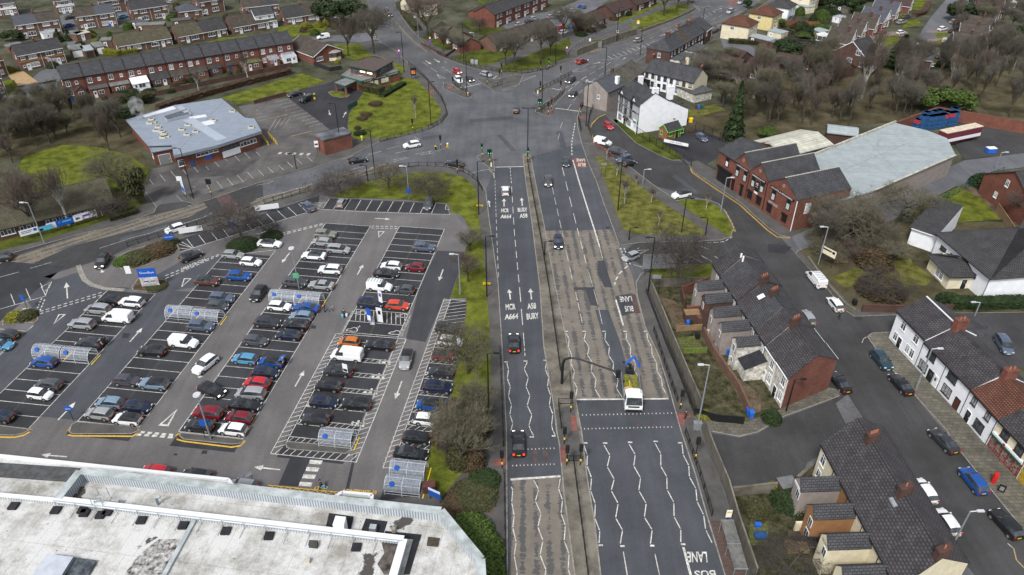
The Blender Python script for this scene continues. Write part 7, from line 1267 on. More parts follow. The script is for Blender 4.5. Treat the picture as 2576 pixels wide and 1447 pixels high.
SID=[(1714,489,'suv','white',(1690,494),'white crossover with black roof parked by the small grass island','black'),(1553,380,'suv','purple',(1566,383),'purple-grey car, first of three by the low brick wall'),(1570.5,398,'hatch','slate',(1556,403),'blue-grey car, middle of three by the low brick wall'),(1584,410,'small','black',(1600,406),'black small car, nearest of three by the low brick wall'),(1517,357,'van','white',(1540,362),'white van with dark lettering beside the low brick wall'),(1530.5,315,'hatch','red',(1541,326),'bright red hatchback in front of the half-timbered pub'),(1765.5,345,'hatch','slate',(1779,356),'blue-grey hatchback alone in the yard beside the kiosk'),(1760.5,160,'hatch','black',(1772,156),'black car tucked behind the north-east terrace'),(1797,77,'suv','black',(1806,72),'black car nearest the cream house'),(1809,69,'suv','grey',(1816,63),'grey car just beyond the black one by the cream house'),(2053,701.6,'bigvan','white',(2035,680),'white van with roof rack half on the pavement by the scrub land',None,1),(2101,763,'hatch','white',(2085,743),'white hatchback parked by the corner wall'),(2031,796,'hatch','silver',(2018,778),'silver car mostly hidden beyond the middle terrace roof'),(2218,904.5,'suv','teal',(2237,927),'dark teal crossover parked by the paved footway'),(2113,959.5,'saloon','black',(2095,938),'black car parked past the bare brick gable'),(2267,964.5,'saloon','black',(2245,940),'black saloon with chrome window line in front of the white terrace'),(2526,865.7,'mpv','slate',(2538,885),'slate blue people carrier behind the white terrace'),(2374.5,1107,'saloon','dgrey',(2350,1083),'dark grey car below the flagstones opposite the chimney with four pots'),(2449.5,1208.5,'suv','blue',(2425,1178),'deep blue car parked near the red pillar box'),(2532,1317,'suv','black',(2500,1282),'large black estate at the lower right corner'),(2327,1232,'hatch','white',(2308,1205),'white car showing beyond the near terrace roof, upper one'),(2382,1310,'hatch','white',(2362,1282),'white car showing beyond the near terrace roof, lower one'),(390,1186,'hatch','red','L','red car showing over the front edge of the store roof'),(492,1196,'hatch','black','L','black car roof just showing past the store edge'),(608,1222,'hatch','silver','L','silver car beside the store entrance with a trolley behind it'),(754,100,'hatch','white',(742,104),'white hatchback on the lane behind the brick bungalow'),(813,92.5,'van','white',(796,95),'white van on the lane behind the brick bungalow'),(740,236,'hatch','black',(722,241),'black hatchback at the edge of the dark laundry lot')]
for c_ in SID:car(*c_[:6],roof=c_[6]if len(c_)>6 else None,rack=len(c_)>7,group='cars parked along streets and yards')
FARC=[(307.5,14,'hatch','blue','blue car at the top edge between the semis'),(309,41,'hatch','sky','pale blue car on the drive below the other blue one'),(174,63,'hatch','blue','bright blue hatchback between the second-row semis'),(175,43,'hatch','dgrey','dark car nose-on beyond the bright blue hatchback'),(427,4,'hatch','silver','silver car at the top edge near the hipped bungalow'),(1307,60,'hatch','silver','silver-green car at the left of the flats car park'),(1332,53,'hatch','navy','navy car in the flats car park'),(1343,46,'hatch','silver','pale silver car right of the navy one by the flats'),(1309,70,'saloon','silver','silver saloon nearest the brown-roofed bungalow'),(1387,41,'hatch','silver','small silver car below the flats'),(1410.5,35,'suv','white','white car in the row beyond the flats, left of the sporty one'),(1435.5,26,'hatch','white','white sporty car in the row beyond the flats'),(1463,16,'hatch','blue','blue car at the end of the row beyond the flats'),(1412,68,'hatch','red','red car by the blue bins near the ramp'),(1418,80,'hatch','white','white car with red tail lamps near the ramp'),(2279.5,41,'suv','grey','grey crossover on the topmost chalet drive'),(2268,55,'suv','silver','silver crossover on the chalet drive beside the lawn'),(2219.5,80,'hatch','dred','maroon hatchback on the pink paved drive'),(2266,81,'small','white','small white car at the end of the pink paved drive'),(2402,54,'mpv','white','white estate on the right side of the far street'),(2372,72,'suv','white','large white crossover on the right-hand drive'),(2399.5,77.5,'suv','dgrey','dark car behind the large white crossover'),(2384.5,102.5,'van','white','white van beside the clipped lawn'),(2313,106,'saloon','slate','slate blue car parked in the far street'),(2368,141,'suv','dgrey','dark car beside the bungalow among the trees')]
for px,py,k,c_,lb in FARC:car(px,py,k,c_,(px+(14 if py>30 else-14),py-3)if px!=2313 else(2308,118),lb,group='cars among the far houses')
bt=car(681.5,909.5,'hatch','blue','L','bright blue hatchback with its tailgate raised',group=GP,z=0.045,roof='black')
for rt,col in((bt,'blue'),([o for o in C.objects if o.get('label','').startswith('dark grey car with its boot')][0],'dgrey')):
 b=MB();b.prof([(-0.7,0),(0.7,0),(0.7,0.06),(-0.7,0.06)],-0.95,0);me=b.mesh('tailgate',PA[col]);o=put('tailgate',me,rt,(-1.55,0,1.45));o.rotation_euler=(0,rad(22),0)
jp=thing('off_roader','black boxy off-roader by the yellow sign in the laundry lot','car',tuple(G(771,256)),math.atan2(*(lambda d:(d.y,d.x))(G(750,264)-G(771,256))))
b=MB();b.box(-2.0,0.7,-0.85,0.85,0.5,1.15);b.prof([(-0.7,0.6),(0.7,0.6),(0.7,1.12),(-0.7,1.12)],0.7,2.0);b.box(1.95,2.15,-0.85,0.85,0.5,0.7);[b.box(x-0.5,x+0.5,s*0.9-0.12,s*0.9+0.12,0.85,0.98)for x in(1.35,-1.35)for s in(1,-1)];b.build('body',[PA['black']],jp)
b=MB();b.box(-1.98,0.45,-0.78,0.78,1.16,1.75);b.build('side_window',CGL,jp);b=MB();b.box(-2.02,0.4,-0.8,0.8,1.76,1.86);[b.box(x,x+0.08,s*0.79-0.02,s*0.79+0.02,1.15,1.78)for x in(-1.95,-0.9,-0.1)for s in(1,-1)];b.build('roof',PA['black'],jp)
b=MB();b.poly([(0.46,-0.72,1.72),(0.46,0.72,1.72),(0.62,0.75,1.15),(0.62,-0.75,1.15)]);b.build('windscreen',CGL,jp)
for x,y in((1.35,0.8),(1.35,-0.8),(-1.35,0.8),(-1.35,-0.8)):b=MB();b.tube((x,y-0.13,0.42),(x,y+0.13,0.42),0.42,n=14);w=b.build('wheel',TYRE,jp);b=MB();b.tube((x,y-0.14,0.42),(x,y+0.14,0.42),0.22,n=8);b.build('rim',RIM,w)
b=MB();b.tube((-2.2,0,1.0),(-2.02,0,1.0),0.4,n=14);b.build('spare_wheel',TYRE,jp);b=MB();[b.tube((2.0,s*0.55,0.92),(2.04,s*0.55,0.92),0.12,n=8)for s in(1,-1)];b.build('headlight',LAMP,jp)
dd=xy(G(1594,1030))-xy(G(1582,930));tk=thing('flatbed_truck','white flatbed truck with loader crane, load of moss-green sacks and round timber disc','truck',tuple(G(1587,996)),math.atan2(dd.y,dd.x))
b=MB();b.prof([(-1.1,0.55),(1.1,0.55),(1.1,1.5),(0.98,2.5),(-0.98,2.5),(-1.1,1.5)],1.55,3.0);b.prof([(-1.1,0.55),(1.1,0.55),(1.08,1.45),(-1.08,1.45)],3.0,3.35);b.build('cab',PA['white'],tk)
b=MB();b.poly([(3.36,-1.0,1.45),(3.36,1.0,1.45),(3.02,0.9,2.4),(3.02,-0.9,2.4)]);b.build('windscreen',CGL,tk)
for s in(1,-1):b=MB();b.poly([(1.9,s*1.112,1.5),(2.95,s*1.112,1.5),(2.9,s*1.02,2.3),(1.95,s*1.02,2.3)]);b.build('side_window',CGL,tk)
b=MB();b.box(-2.9,1.3,-1.12,1.12,0.85,1.0);b.box(-4.1,3.2,-0.4,0.4,0.5,0.84);b.build('bed',mat('worn_deck',(0.16,0.15,0.13),0.9,0.4,2),tk)
b=MB();[b.box(-2.9,1.3,s*1.12-0.03,s*1.12+0.03,0.9,1.5)for s in(1,-1)];b.box(1.3,1.36,-1.15,1.15,0.9,1.7);b.build('side_board',GALV,tk)
b=MB();b.prof([(-1.05,2.52),(1.05,2.52),(0.7,2.8),(-0.7,2.8)],1.7,2.5);add_text(b,'COBBLES',(1.72,0.6,2.83),(0,-1.2,0),(-0.01,0,0.001));b.build('wind_deflector',PA['white'],tk)
b=MB();b.box(3.34,3.42,-1.05,1.05,0.5,0.75);b.box(3.34,3.4,-0.7,0.7,1.1,1.3);b.build('grille',TRIM,tk);[slot(put('headlight',car_parts('hatch')['headlight'][0],tk,(3.36,s*0.85,0.9)),LAMP)for s in(1,-1)]
for x in(2.5,-1.9):[(lambda w:put('rim',car_parts('suv')['rim'],w))(put('wheel',car_parts('suv')['tyre'],tk,(x,s*0.98,0.42)))for s in(1,-1)]
b=MB();b.box(-3.9,-3.2,-0.5,0.5,0.85,1.5);b.tube((-3.5,0,1.5),(-3.5,0,2.4),0.2);b.tube((-3.5,0,2.3),(-4.1,-0.9,2.2),0.16);b.build('crane_base',TRIM,tk);b=MB();b.tube((-3.6,-0.6,2.3),(-4.0,0.5,3.3),0.17);b.tube((-4.0,0.5,3.3),(-3.4,1.3,1.9),0.14);b.build('crane_arm',SIGNB,tk)
def load(nm,lab,cat,f,m):o_=thing(nm,lab,cat,tk.location+Vector((0,0,1.2)),tk.rotation_euler[2]);o_.scale=tk.scale=(1.18,)*3;b=MB();f(b);b.build('load',m,o_);return o_
mss=mat('moss_green_sack',(0.16,0.17,0.025),0.95,0.4,4,bump=0.5)
load('sack_pile','moss-green sacks piled along the left of the truck bed','sacks',lambda b:[b.ball((x,0.55,0.2),0.42,0.28,8,jit=0.15)for x in(-2.2,-1.5,-0.8,-0.1)],mss);load('sack_pile','moss-green sacks behind the yellow stand on the truck bed','sacks',lambda b:[b.ball((x,-0.5,0.2),0.45,0.28,8,jit=0.15)for x in(-2.3,-1.6,-0.9)],mss)
load('timber_disc','round pale timber table top lying on the truck bed behind the cab','table top',lambda b:(b.tube((0.5,-0.35,0.35),(0.5,-0.35,0.45),0.72,n=20),b.tube((0.5,-0.35,0),(0.5,-0.35,0.35),0.1)),mat('pale_timber',(0.42,0.3,0.15),0.8,0.2,3))
load('tubular_stand','small yellow tubular stand on the truck bed','stand',lambda b:[b.tube(p,q,0.05,n=4)for p,q in(((-0.9,-0.3,0),(-0.9,-0.3,0.8)),((-0.3,-0.3,0),(-0.3,-0.3,0.8)),((-0.9,-0.3,0.8),(-0.3,-0.3,0.8)),((-0.9,0.1,0),(-0.9,-0.3,0.8)),((-0.3,0.1,0),(-0.3,-0.3,0.8)))],SIGNY)
A,B=G(2372,372),G(2477,350);d=xy(B-A);tr=thing('lorry_trailer','maroon and white curtain-sided lorry trailer with pale roof in the walled yard','trailer',(A.x,A.y,0.1),math.atan2(d.y,d.x));L=12.5
b=MB();b.box(0,L,0,2.5,1.2,2.1);b.build('lower_side',SIGNW,tr);b=MB();b.box(0,L,0.005,2.495,2.101,3.7);b.box(0,L,0.01,2.49,0.95,1.199);b.build('body',mat('maroon_curtain',(0.13,0.025,0.04),0.6,0.2,1),tr)
b=MB();b.box(-0.05,L+0.05,-0.03,2.53,3.7,3.85);b.build('roof',mat('pale_roof_sheet',(0.55,0.47,0.36),0.8,0.2,1),tr)
for x in(1.6,2.9,4.2):
 for y in(0.15,2.35):b=MB();b.tube((x,y-0.15,0.5),(x,y+0.15,0.5),0.5,n=14);w=b.build('wheel',TYRE,tr)
b=MB();[b.box(10,10.2,y,y+0.15,0,1)for y in(0.4,1.9)];b.build('landing_leg',BLACK,tr)
# ---------------------------------------------------------------- trees, shrubs, hedges
def bare_mesh(seed,spread=1.0,up=0.35,fork=0.25,twm=TWIG,dens=1.0,bark=BARK):
 R_=random.Random(seed);tr,cr=MB(),MB()
 def grow(p,d,L,r,lev):
  if lev>=4:
   q=p+d*L;u=d.orthogonal().normalized()*r;w=d.cross(u);k=len(cr.v);cr.v+=[tuple(p+u),tuple(p-u*0.5+w*0.87),tuple(p-u*0.5-w*0.87),tuple(q)]
   for a in((0,1,3),(1,2,3),(2,0,3)):cr.f.append(tuple(k+i for i in a));cr.m.append(0)
   if lev>4:return
  else:
   q=p;dd=d
   for s in range(2):
    n_=q+dd*(L/2);(tr if lev<3 else cr).tube(q,n_,r*(1-0.25*s),r*(0.78-0.25*s),(7,5,4,3)[lev],cap=False);q=n_
    dd=(dd+Vector((R_.uniform(-1,1),R_.uniform(-1,1),R_.uniform(-0.3,0.6)))*0.22).normalized()
  n=int((6,6,5,5,5)[lev]*(dens if lev>1 else 1));a0=R_.uniform(0,6.28)
  for i in range(n):
   t=R_.uniform(0.45,1.0)if lev else R_.uniform(fork/0.4,1.0);b=p+(q-p)*min(t,1);a=a0+i*2.4+R_.uniform(-0.4,0.4)
   sd=d.orthogonal().normalized();sd=(Matrix.Rotation(a,3,d)@sd)
   nd=(d*R_.uniform(0.45,0.9)+sd*R_.uniform(0.6,1.1)*spread+Vector((0,0,up))).normalized()
   grow(b,nd,L*R_.uniform(0.55,0.78)if lev else R_.uniform(2.8,3.8),r*0.5 if lev<3 else max(0.017,r*0.55),lev+1)
 grow(Vector((0,0,0)),Vector((0,0,1)),4.2,0.28,0)
 z=max(v[2]for v in cr.v);cr.v=[(x*10/z,y*10/z,c*10/z)for x,y,c in cr.v];tr.v=[(x*10/z,y*10/z,c*10/z)for x,y,c in tr.v]
 return tr.mesh('trunk',bark),cr.mesh('crown',twm)
def leafy_mesh(seed,kind,m,n=1500,s=0.5):
 R_=random.Random(seed);b,t=MB(),MB();t.tube((0,0,0),(0,0,6),0.3,0.1,6)
 lobes=[(Vector((R_.uniform(-2.2,2.2),R_.uniform(-2.2,2.2),R_.uniform(3.0,7.4))),R_.uniform(1.4,2.6))for _ in range(9)]
 for i in range(n):
  a=R_.uniform(0,6.283);u=R_.gauss(0,1),R_.gauss(0,1),R_.gauss(0,1);q=Vector(u).normalized()
  if kind=='cone':z=10*(R_.random()**1.3)*0.96+0.4;r=(10.2-z)*0.27*R_.uniform(0.5,1.05)*(0.8+0.2*math.sin(z*5));p=Vector((r*math.cos(a),r*math.sin(a),z));q=Vector((math.cos(a),math.sin(a),0.3))
  elif kind=='dome':k=R_.uniform(0.72,1.04);p=Vector((q.x*5*k,q.y*5*k,abs(q.z)*10*k))
  elif kind=='box':p=Vector((R_.uniform(-5,5),R_.choice((-5,5))*R_.uniform(0.8,1.05),R_.uniform(0,10)))if R_.random()<0.55 else Vector((R_.uniform(-5,5),R_.uniform(-5,5),10*R_.uniform(0.9,1.06)));q=Vector((0,0,1))
  else:c_,r_=R_.choice(lobes);p=c_+q*r_*R_.uniform(0.75,1.1);p.z=max(0.3,p.z)
  n_=(q+Vector((R_.uniform(-1,1),R_.uniform(-1,1),R_.uniform(-1,1)))*0.8).normalized();e=n_.orthogonal().normalized();e=Matrix.Rotation(R_.uniform(0,6.28),3,n_)@e;f=n_.cross(e);k=s*R_.uniform(0.6,1.3)
  b.poly([p+e*k,p+f*k*0.6,p-e*k,p-f*k*0.6])
 if kind in('dome','box'):
  c=MB();c.ball((0,0,0.2),4.5,9.0,10)if kind=='dome' else c.box(-4.8,4.8,-4.3,4.3,0.1,9.3);k=len(b.v);b.v+=[(x,y,max(0,z))for x,y,z in c.v];b.f+=[tuple(k+i for i in f)for f in c.f];b.m+=c.m
 return t.mesh('trunk',BARK),b.mesh('foliage',m)
TM={'a':bare_mesh(3,1.0,0.3),'b':bare_mesh(8,1.25,0.2,twm=TWIGG),'c':bare_mesh(15,0.8,0.5,twm=TWIG),'d':bare_mesh(21,1.3,0.12,twm=TWIGD,bark=TWIGD),'e':bare_mesh(33,0.95,0.4,twm=TWIGR),'u':bare_mesh(41,0.5,0.85),'v':bare_mesh(46,0.65,0.7,twm=TWIGR,dens=0.85),'s':bare_mesh(5,0.45,0.7,twm=TWIGR,dens=0.7,bark=BIRCH),'t':bare_mesh(9,0.7,0.55,twm=TWIGG,dens=1.3),'D':leafy_mesh(2,'lobe',LEAFD,2600,0.42),'G':leafy_mesh(4,'lobe',LEAFG,2200,0.4),'C':leafy_mesh(6,'cone',LEAFD,2400,0.42),'O':leafy_mesh(7,'lobe',LEAFO,2200,0.4),'Y':leafy_mesh(12,'lobe',LEAFY,1500,0.4),'h':leafy_mesh(8,'dome',LEAFD,2600,0.55),'g':leafy_mesh(9,'dome',LEAFG,3200,0.45),'y':leafy_mesh(10,'dome',LEAFY,1600,0.6),'r':leafy_mesh(11,'dome',LEAFB,1800,0.55),'o':leafy_mesh(13,'dome',LEAFO,2000,0.55)}
NMK=dict(D='evergreen_tree',G='evergreen_tree',C='conifer',O='ivy_covered_tree',Y='evergreen_tree')
def tree(px,py,k,h,w,label,group=None,rz=None,at=None,lean=0.0):
 """h metres tall, w metres across"""
 p=G(px,py)if at is None else at;bush=k in 'hgyro';nm='shrub' if bush else NMK.get(k,'bare_tree')
 o=thing(nm,label,'shrub' if bush else 'tree',(p.x,p.y,0.02),RN.uniform(0,6.28)if rz is None else rz,group);W0=10 if bush else{'C':5.4,'s':5.5,'c':7,'t':7,'u':6,'v':6}.get(k,8.5)
 o.scale=(w/W0,w/W0,h/10);t,c=TM[k]
 if not bush:put('trunk',t,o)
 put('crown' if not bush else 'foliage',c,o);o.rotation_euler.x=lean;return o
def th(px,py,ty):return HZ(px,py,ty)
for px,py,ty,k,w,lb in((610,611,484,'d',11,'dark bare tree in the round shrub bed at the top of the third row'),(684,589,552,'d',4.2,'small bare tree in the little round bed by the white convertible'),(856,487,420,'d',12,'wide twisted bare tree, left of three on the curved lawn'),(978,475,397,'b',7.5,'upright bare tree, middle of three on the curved lawn'),(1080,494,434,'d',11.5,'round-headed bare tree over the dark grey crossover'),(1180,632,575,'c',6,'small bare tree on the verge by the bend of the top lane'),(1178,710,640,'e',6.5,'small bare tree on the verge above the lamp column'),(1178,940,800,'b',9,'large bare tree with crooked top leaning over the disabled bays'),(1196,1070,975,'t',8,'leafless greenish tree between the navy crossover and the footway'),(1160,1178,1030,'t',9.5,'leafless tree above the lowest trolley shelters'),(1135,1105,1020,'b',6.5,'bare tree overhanging the dusty black hatchback'),(1702,712,550,'d',12,'tall dark bare tree behind the road sign at the side road'),(1571,512,440,'s',4,'slender birch sapling beside the tall lamp on the triangle lawn'),(1600,470,435,'s',2,'thin sapling near the top of the triangle lawn'),(1638,510,470,'s',3,'thin sapling in the middle of the triangle lawn'),(1657,567,525,'s',2.5,'thin sapling near the bottom of the triangle lawn'),(1776,529,478,'s',3,'thin birch sapling on the small rounded lawn'),(1551,444,400,'s',3,'thin sapling at the pointed top of the triangle lawn'),(1526,402,355,'s',2.5,'thin sapling beside the low brick wall'),(1046,298,232,'s',3,'slender young tree alone on the laundry lawn'),(877,142,30,'e',11,'bare tree with orange-brown twigs behind the laundry'),(941,135,5,'a',14,'largest bare tree beside the north road'),(1077,98,-20,'e',15,'great bare tree right of the north road'),(1115,130,65,'c',7,'bare tree in front of the stepped bungalows'),(1157,135,90,'c',6,'smaller bare tree by the lamp end of the stepped bungalows'),(1272,165,80,'a',9,'bare tree on the corner lawn left of the path'),(1207,82,35,'d',7,'bare tree beside the brick flats path'),(1294,172,70,'a',10,'bare tree left of the green traffic lights'),(1361,150,45,'a',11,'bare tree on the north lawn, left of the leaning pair'),(1384,140,70,'c',8,'leaning bare tree on the north lawn'),(1416,97,5,'a',10,'tall bare tree in front of the white and red parked cars'),(1448,87,20,'c',8,'bare tree beside the glowing orange lamp'),(1472,87,18,'b',9,'bushy bare tree by the top of the ramp'),(1669,40,-40,'a',10,'bare tree on the long lawn, nearest'),(1702,25,-50,'c',9,'bare tree on the long lawn beyond'),(1730,13,-50,'c',8,'bare tree at the side road corner, top'),(175,567,402,'s',9,'reddish birch in front of the hall roof, right one'),(87,582,420,'e',12,'bare birch-like tree in front of the hall roof, left one'),(355,512,400,'O',6,'ivy-covered tree beside the health centre entrance'),(245,451,410,'e',4,'small tree on the grass bank by the steps'),(280,548,480,'d',9,'tangled bare tree over the right end of the hall'),(300,470,375,'b',12,'bare tree beside the health centre west wall'),(10,560,470,'b',10,'bare tree at the left end of the hall'),(2107,612,470,'b',15,'broad bare tree beside the right gable of the outlet'),(2264,549,455,'b',13,'round bare tree against the warehouse wall'),(2060,625,500,'c',9,'bare tree right behind the outlet downpipe'),(2180,600,530,'e',10,'low bare tree in the scrub between lane and club'),(2560,560,480,'e',8,'bare shrubby tree in front of the red house at the right edge'),(1975,1440,1390,'d',9,'bare tree at the bottom edge by the wooden fence'),(500,228,175,'s',5,'pale bare tree in front of the long terrace, left one'),(625,205,125,'s',6,'pale bare tree in front of the long terrace, right one'),(1843,350,207,'C',6.5,'tall ivy-dark conifer left of the wood'),(2257,170,88,'C',12,'tall dark conifer below the chalet houses'),(1916,152,118,'C',2.6,'slim conifer on the tarmac behind the hedge'),(2412,55,-5,'D',12,'dark evergreen beside the far street'),(2085,25,-20,'D',10,'dark evergreen in the gardens at the top, left one'),(2140,30,-20,'D',11,'dark evergreen in the gardens at the top, right one'),(830,62,-12,'D',14,'big dark evergreen beside the bungalows at the top'),(885,55,-12,'D',12,'big dark evergreen touching the bare trees'),(1980,140,95,'D',12,'dark evergreen by the street lamp at the upper right'),(2010,132,100,'O',9,'olive evergreen right of the street lamp, upper right'),(2325,275,220,'G',11,'bright green evergreen in the wood, left of two'),(2400,275,222,'G',11,'bright green evergreen in the wood, right of two'),(2360,250,215,'D',11,'dark evergreen between the bright green ones in the wood'),(35,103,72,'D',8,'dark evergreen at the left edge between house rows'),(150,105,73,'C',4,'dark conifer beside the glass lean-to, left one'),(175,102,74,'C',4,'dark conifer beside the glass lean-to, right one'),(1932,346,322,'G',6,'green shrubby tree behind the outlet'),(1880,20,-5,'D',5,'dark tree behind the yellow house'),(2210,140,118,'D',6,'dark evergreen beside the steep brick gable, left'),(2150,138,118,'D',5,'dark evergreen beside the steep brick gable, right'),(2370,175,150,'D',8,'dark evergreen below the blue-grey bungalow'),(2555,120,60,'D',10,'dark tree at the upper right edge')):
 tree(px,py,k,th(px,py,ty),w,lb)
tree(2215,735,'r',2.2,9,'bare brown round bush on the scrub land');tree(2215,742,'d',4.5,10,'spreading bare shrub in front of the garden wall on the scrub land')
def scatter(poly,n,kinds,h0,h1,w0,w1,label,group,seed):
 R_=random.Random(seed);P=[xy(G(*q))for q in poly];xs=[p.x for p in P];ys=[p.y for p in P];pts=[];tries=0
 while len(pts)<n and tries<20000:
  tries+=1;q=Vector((R_.uniform(min(xs),max(xs)),R_.uniform(min(ys),max(ys))));ins=False;j=len(P)-1
  for i in range(len(P)):
   if(P[i].y>q.y)!=(P[j].y>q.y)and q.x<(P[j].x-P[i].x)*(q.y-P[i].y)/(P[j].y-P[i].y)+P[i].x:ins=not ins
   j=i
  if ins and all((q-r).length>(w0*0.42)for r in pts):pts.append(q)
 for q in pts:k=R_.choice(kinds);tree(0,0,k,R_.uniform(h0,h1),R_.uniform(w0,w1),label[k]if isinstance(label,dict)else label,group,at=Vector((q.x,q.y,0)))
scatter([(1850,205),(1960,190),(2100,200),(2220,175),(2300,180),(2420,160),(2600,110),(2600,300),(2430,290),(2270,300),(2120,318),(1990,318),(1860,330)],84,'uvcutvas',8,16,5,9,'bare tree of the wood behind the outlet and the walled yard','bare trees of the wood behind the outlet',5)
scatter([(2400,40),(2600,0),(2600,150),(2440,150),(2390,150)],26,'uvct',7,12,5,8,'bare tree along the back gardens at the upper right edge','bare trees along the back gardens',6)
scatter([(-60,262),(120,275),(290,320),(345,400),(310,395),(200,350),(80,375),(40,420),(-60,440)],40,'uvctb',6,12,5,9,'bare tree of the thicket left of the health centre','bare trees of the thicket by the health centre',7)
scatter([(1760,170),(1860,175),(1900,200),(1850,290),(1790,255),(1750,215)],14,'act',6,10,6,9,'bare tree in the rough ground right of the cream terrace','bare trees right of the cream terrace',8)
scatter([(2050,600),(2200,560),(2290,590),(2300,640),(2210,680),(2060,640)],16,'betr',2,4.5,5,8,'leafless bush in the scrub between the lane and the club','bushes of the scrub land',9)
scatter([(-40,40),(640,-5),(640,70),(450,110),(240,130),(0,200),(-40,200)],34,'doyrg',0.8,2.6,2,5,dict(d='small bare garden tree among the semi-detached houses',o='olive garden shrub among the semi-detached houses',y='yellow-green garden shrub among the semi-detached houses',r='brown garden shrub among the semi-detached houses',g='green garden shrub among the semi-detached houses'),'garden shrubs of the semi-detached houses',10)
scatter([(1960,20),(2200,-10),(2160,60),(2060,90),(2100,140),(2000,150),(1950,120)],30,'dohgG',1.2,4,3,7,dict(d='small bare tree in the gardens behind the chalet houses',o='olive shrub in the gardens behind the chalet houses',h='dark shrub in the gardens behind the chalet houses',g='green shrub in the gardens behind the chalet houses',G='small evergreen in the gardens behind the chalet houses'),'garden shrubs behind the chalet houses',12)
scatter([(740,68),(860,60),(855,85),(760,95)],8,'orgy',1,2.6,2.5,5,'garden shrub on the bank below the bungalows at the top','shrubs on the bank below the bungalows',13)
scatter([(180,245),(300,262),(560,205),(740,165),(700,150),(560,175),(300,225)],22,'ohr',0.8,2.0,2,4,'low garden shrub behind the wall of the long terrace','shrubs in the back yards of the long terrace',14)
scatter([(1400,80),(1600,30),(1520,70),(1440,110)],8,'ohr',1,2,3,5,'low shrub by the ramp railings','shrubs by the ramp',15)
scatter([(1150,1040),(1222,1030),(1226,1110),(1150,1225),(1085,1235),(1100,1150)],13,'ordd',1.8,3.6,3,5,dict(o='olive scrubby bush on the bank beside the trolley shelters',r='brown scrubby bush on the bank beside the trolley shelters',d='low tangled bare shrub on the bank beside the trolley shelters'),'scrubby bushes beside the trolley shelters',17)
def hedge(pts,k,h,w,label,nm='hedge'):
 P=[xy(G(*p))for p in pts];o=thing(nm,label,'hedge',(P[0].x,P[0].y,0.02))
 for a,b in zip(P[:-1],P[1:]):
  d=b-a;s=put('foliage',k,o,((a+d/2-P[0]).x,(a+d/2-P[0]).y,0));s.rotation_euler.z=math.atan2(d.y,d.x);s.scale=((d.length+w*0.4)/10,w/10,h/10)
HB={c:leafy_mesh(20+i,'box',m,1500,0.6)[1]for i,(c,m)in enumerate((('D',LEAFD),('Y',LEAFY),('R',HEDGEB),('O',LEAFO)))}
for pts,c,h,w,lb in(([(400,278),(480,252),(600,218),(730,185)],'R',1.6,2.2,'long brown beech hedge behind the mown strip of the terrace'),([(258,128),(275,138),(300,140)],'Y',1.6,2.4,'yellow-green hedge left of the mossy bungalow'),([(300,138),(345,132)],'Y',1.2,1.8,'clipped yellow hedge in front of the mossy bungalow'),([(916,226),(958,236)],'O',2.0,3.2,'thick clipped hedge in front of the laundry'),([(963,245),(985,232),(1016,214)],'D',1.0,1.8,'dark low hedge crossing the laundry lawn'),([(1005,18),(1025,48),(1050,78)],'O',2.0,2.6,'green roadside hedge along the north road'),([(1835,108),(1900,112),(1990,128),(2060,140)],'O',1.4,2.2,'long clipped hedge behind the cream houses'),([(2385,120),(2335,118),(2318,128)],'R',1.0,2.0,'brown hedge round the lawn at the street end'),([(2335,12),(2322,35),(2300,42)],'R',1.4,2.4,'brown hedge at the corner lawn of the far street'),([(2385,770),(2480,772),(2600,768)],'D',1.6,2.4,'dark evergreen hedge in front of the club'),([(290,245),(325,238)],'D',1.4,2,'short dark hedge in a terrace back yard'),([(1200,118),(1250,112)],'D',1.2,2,'dark hedge beside the wall of the brick bungalow'),([(280,553),(340,535)],'O',1.0,2.2,'low hedge at the hall steps')):hedge(pts,HB[c],h,w,lb)
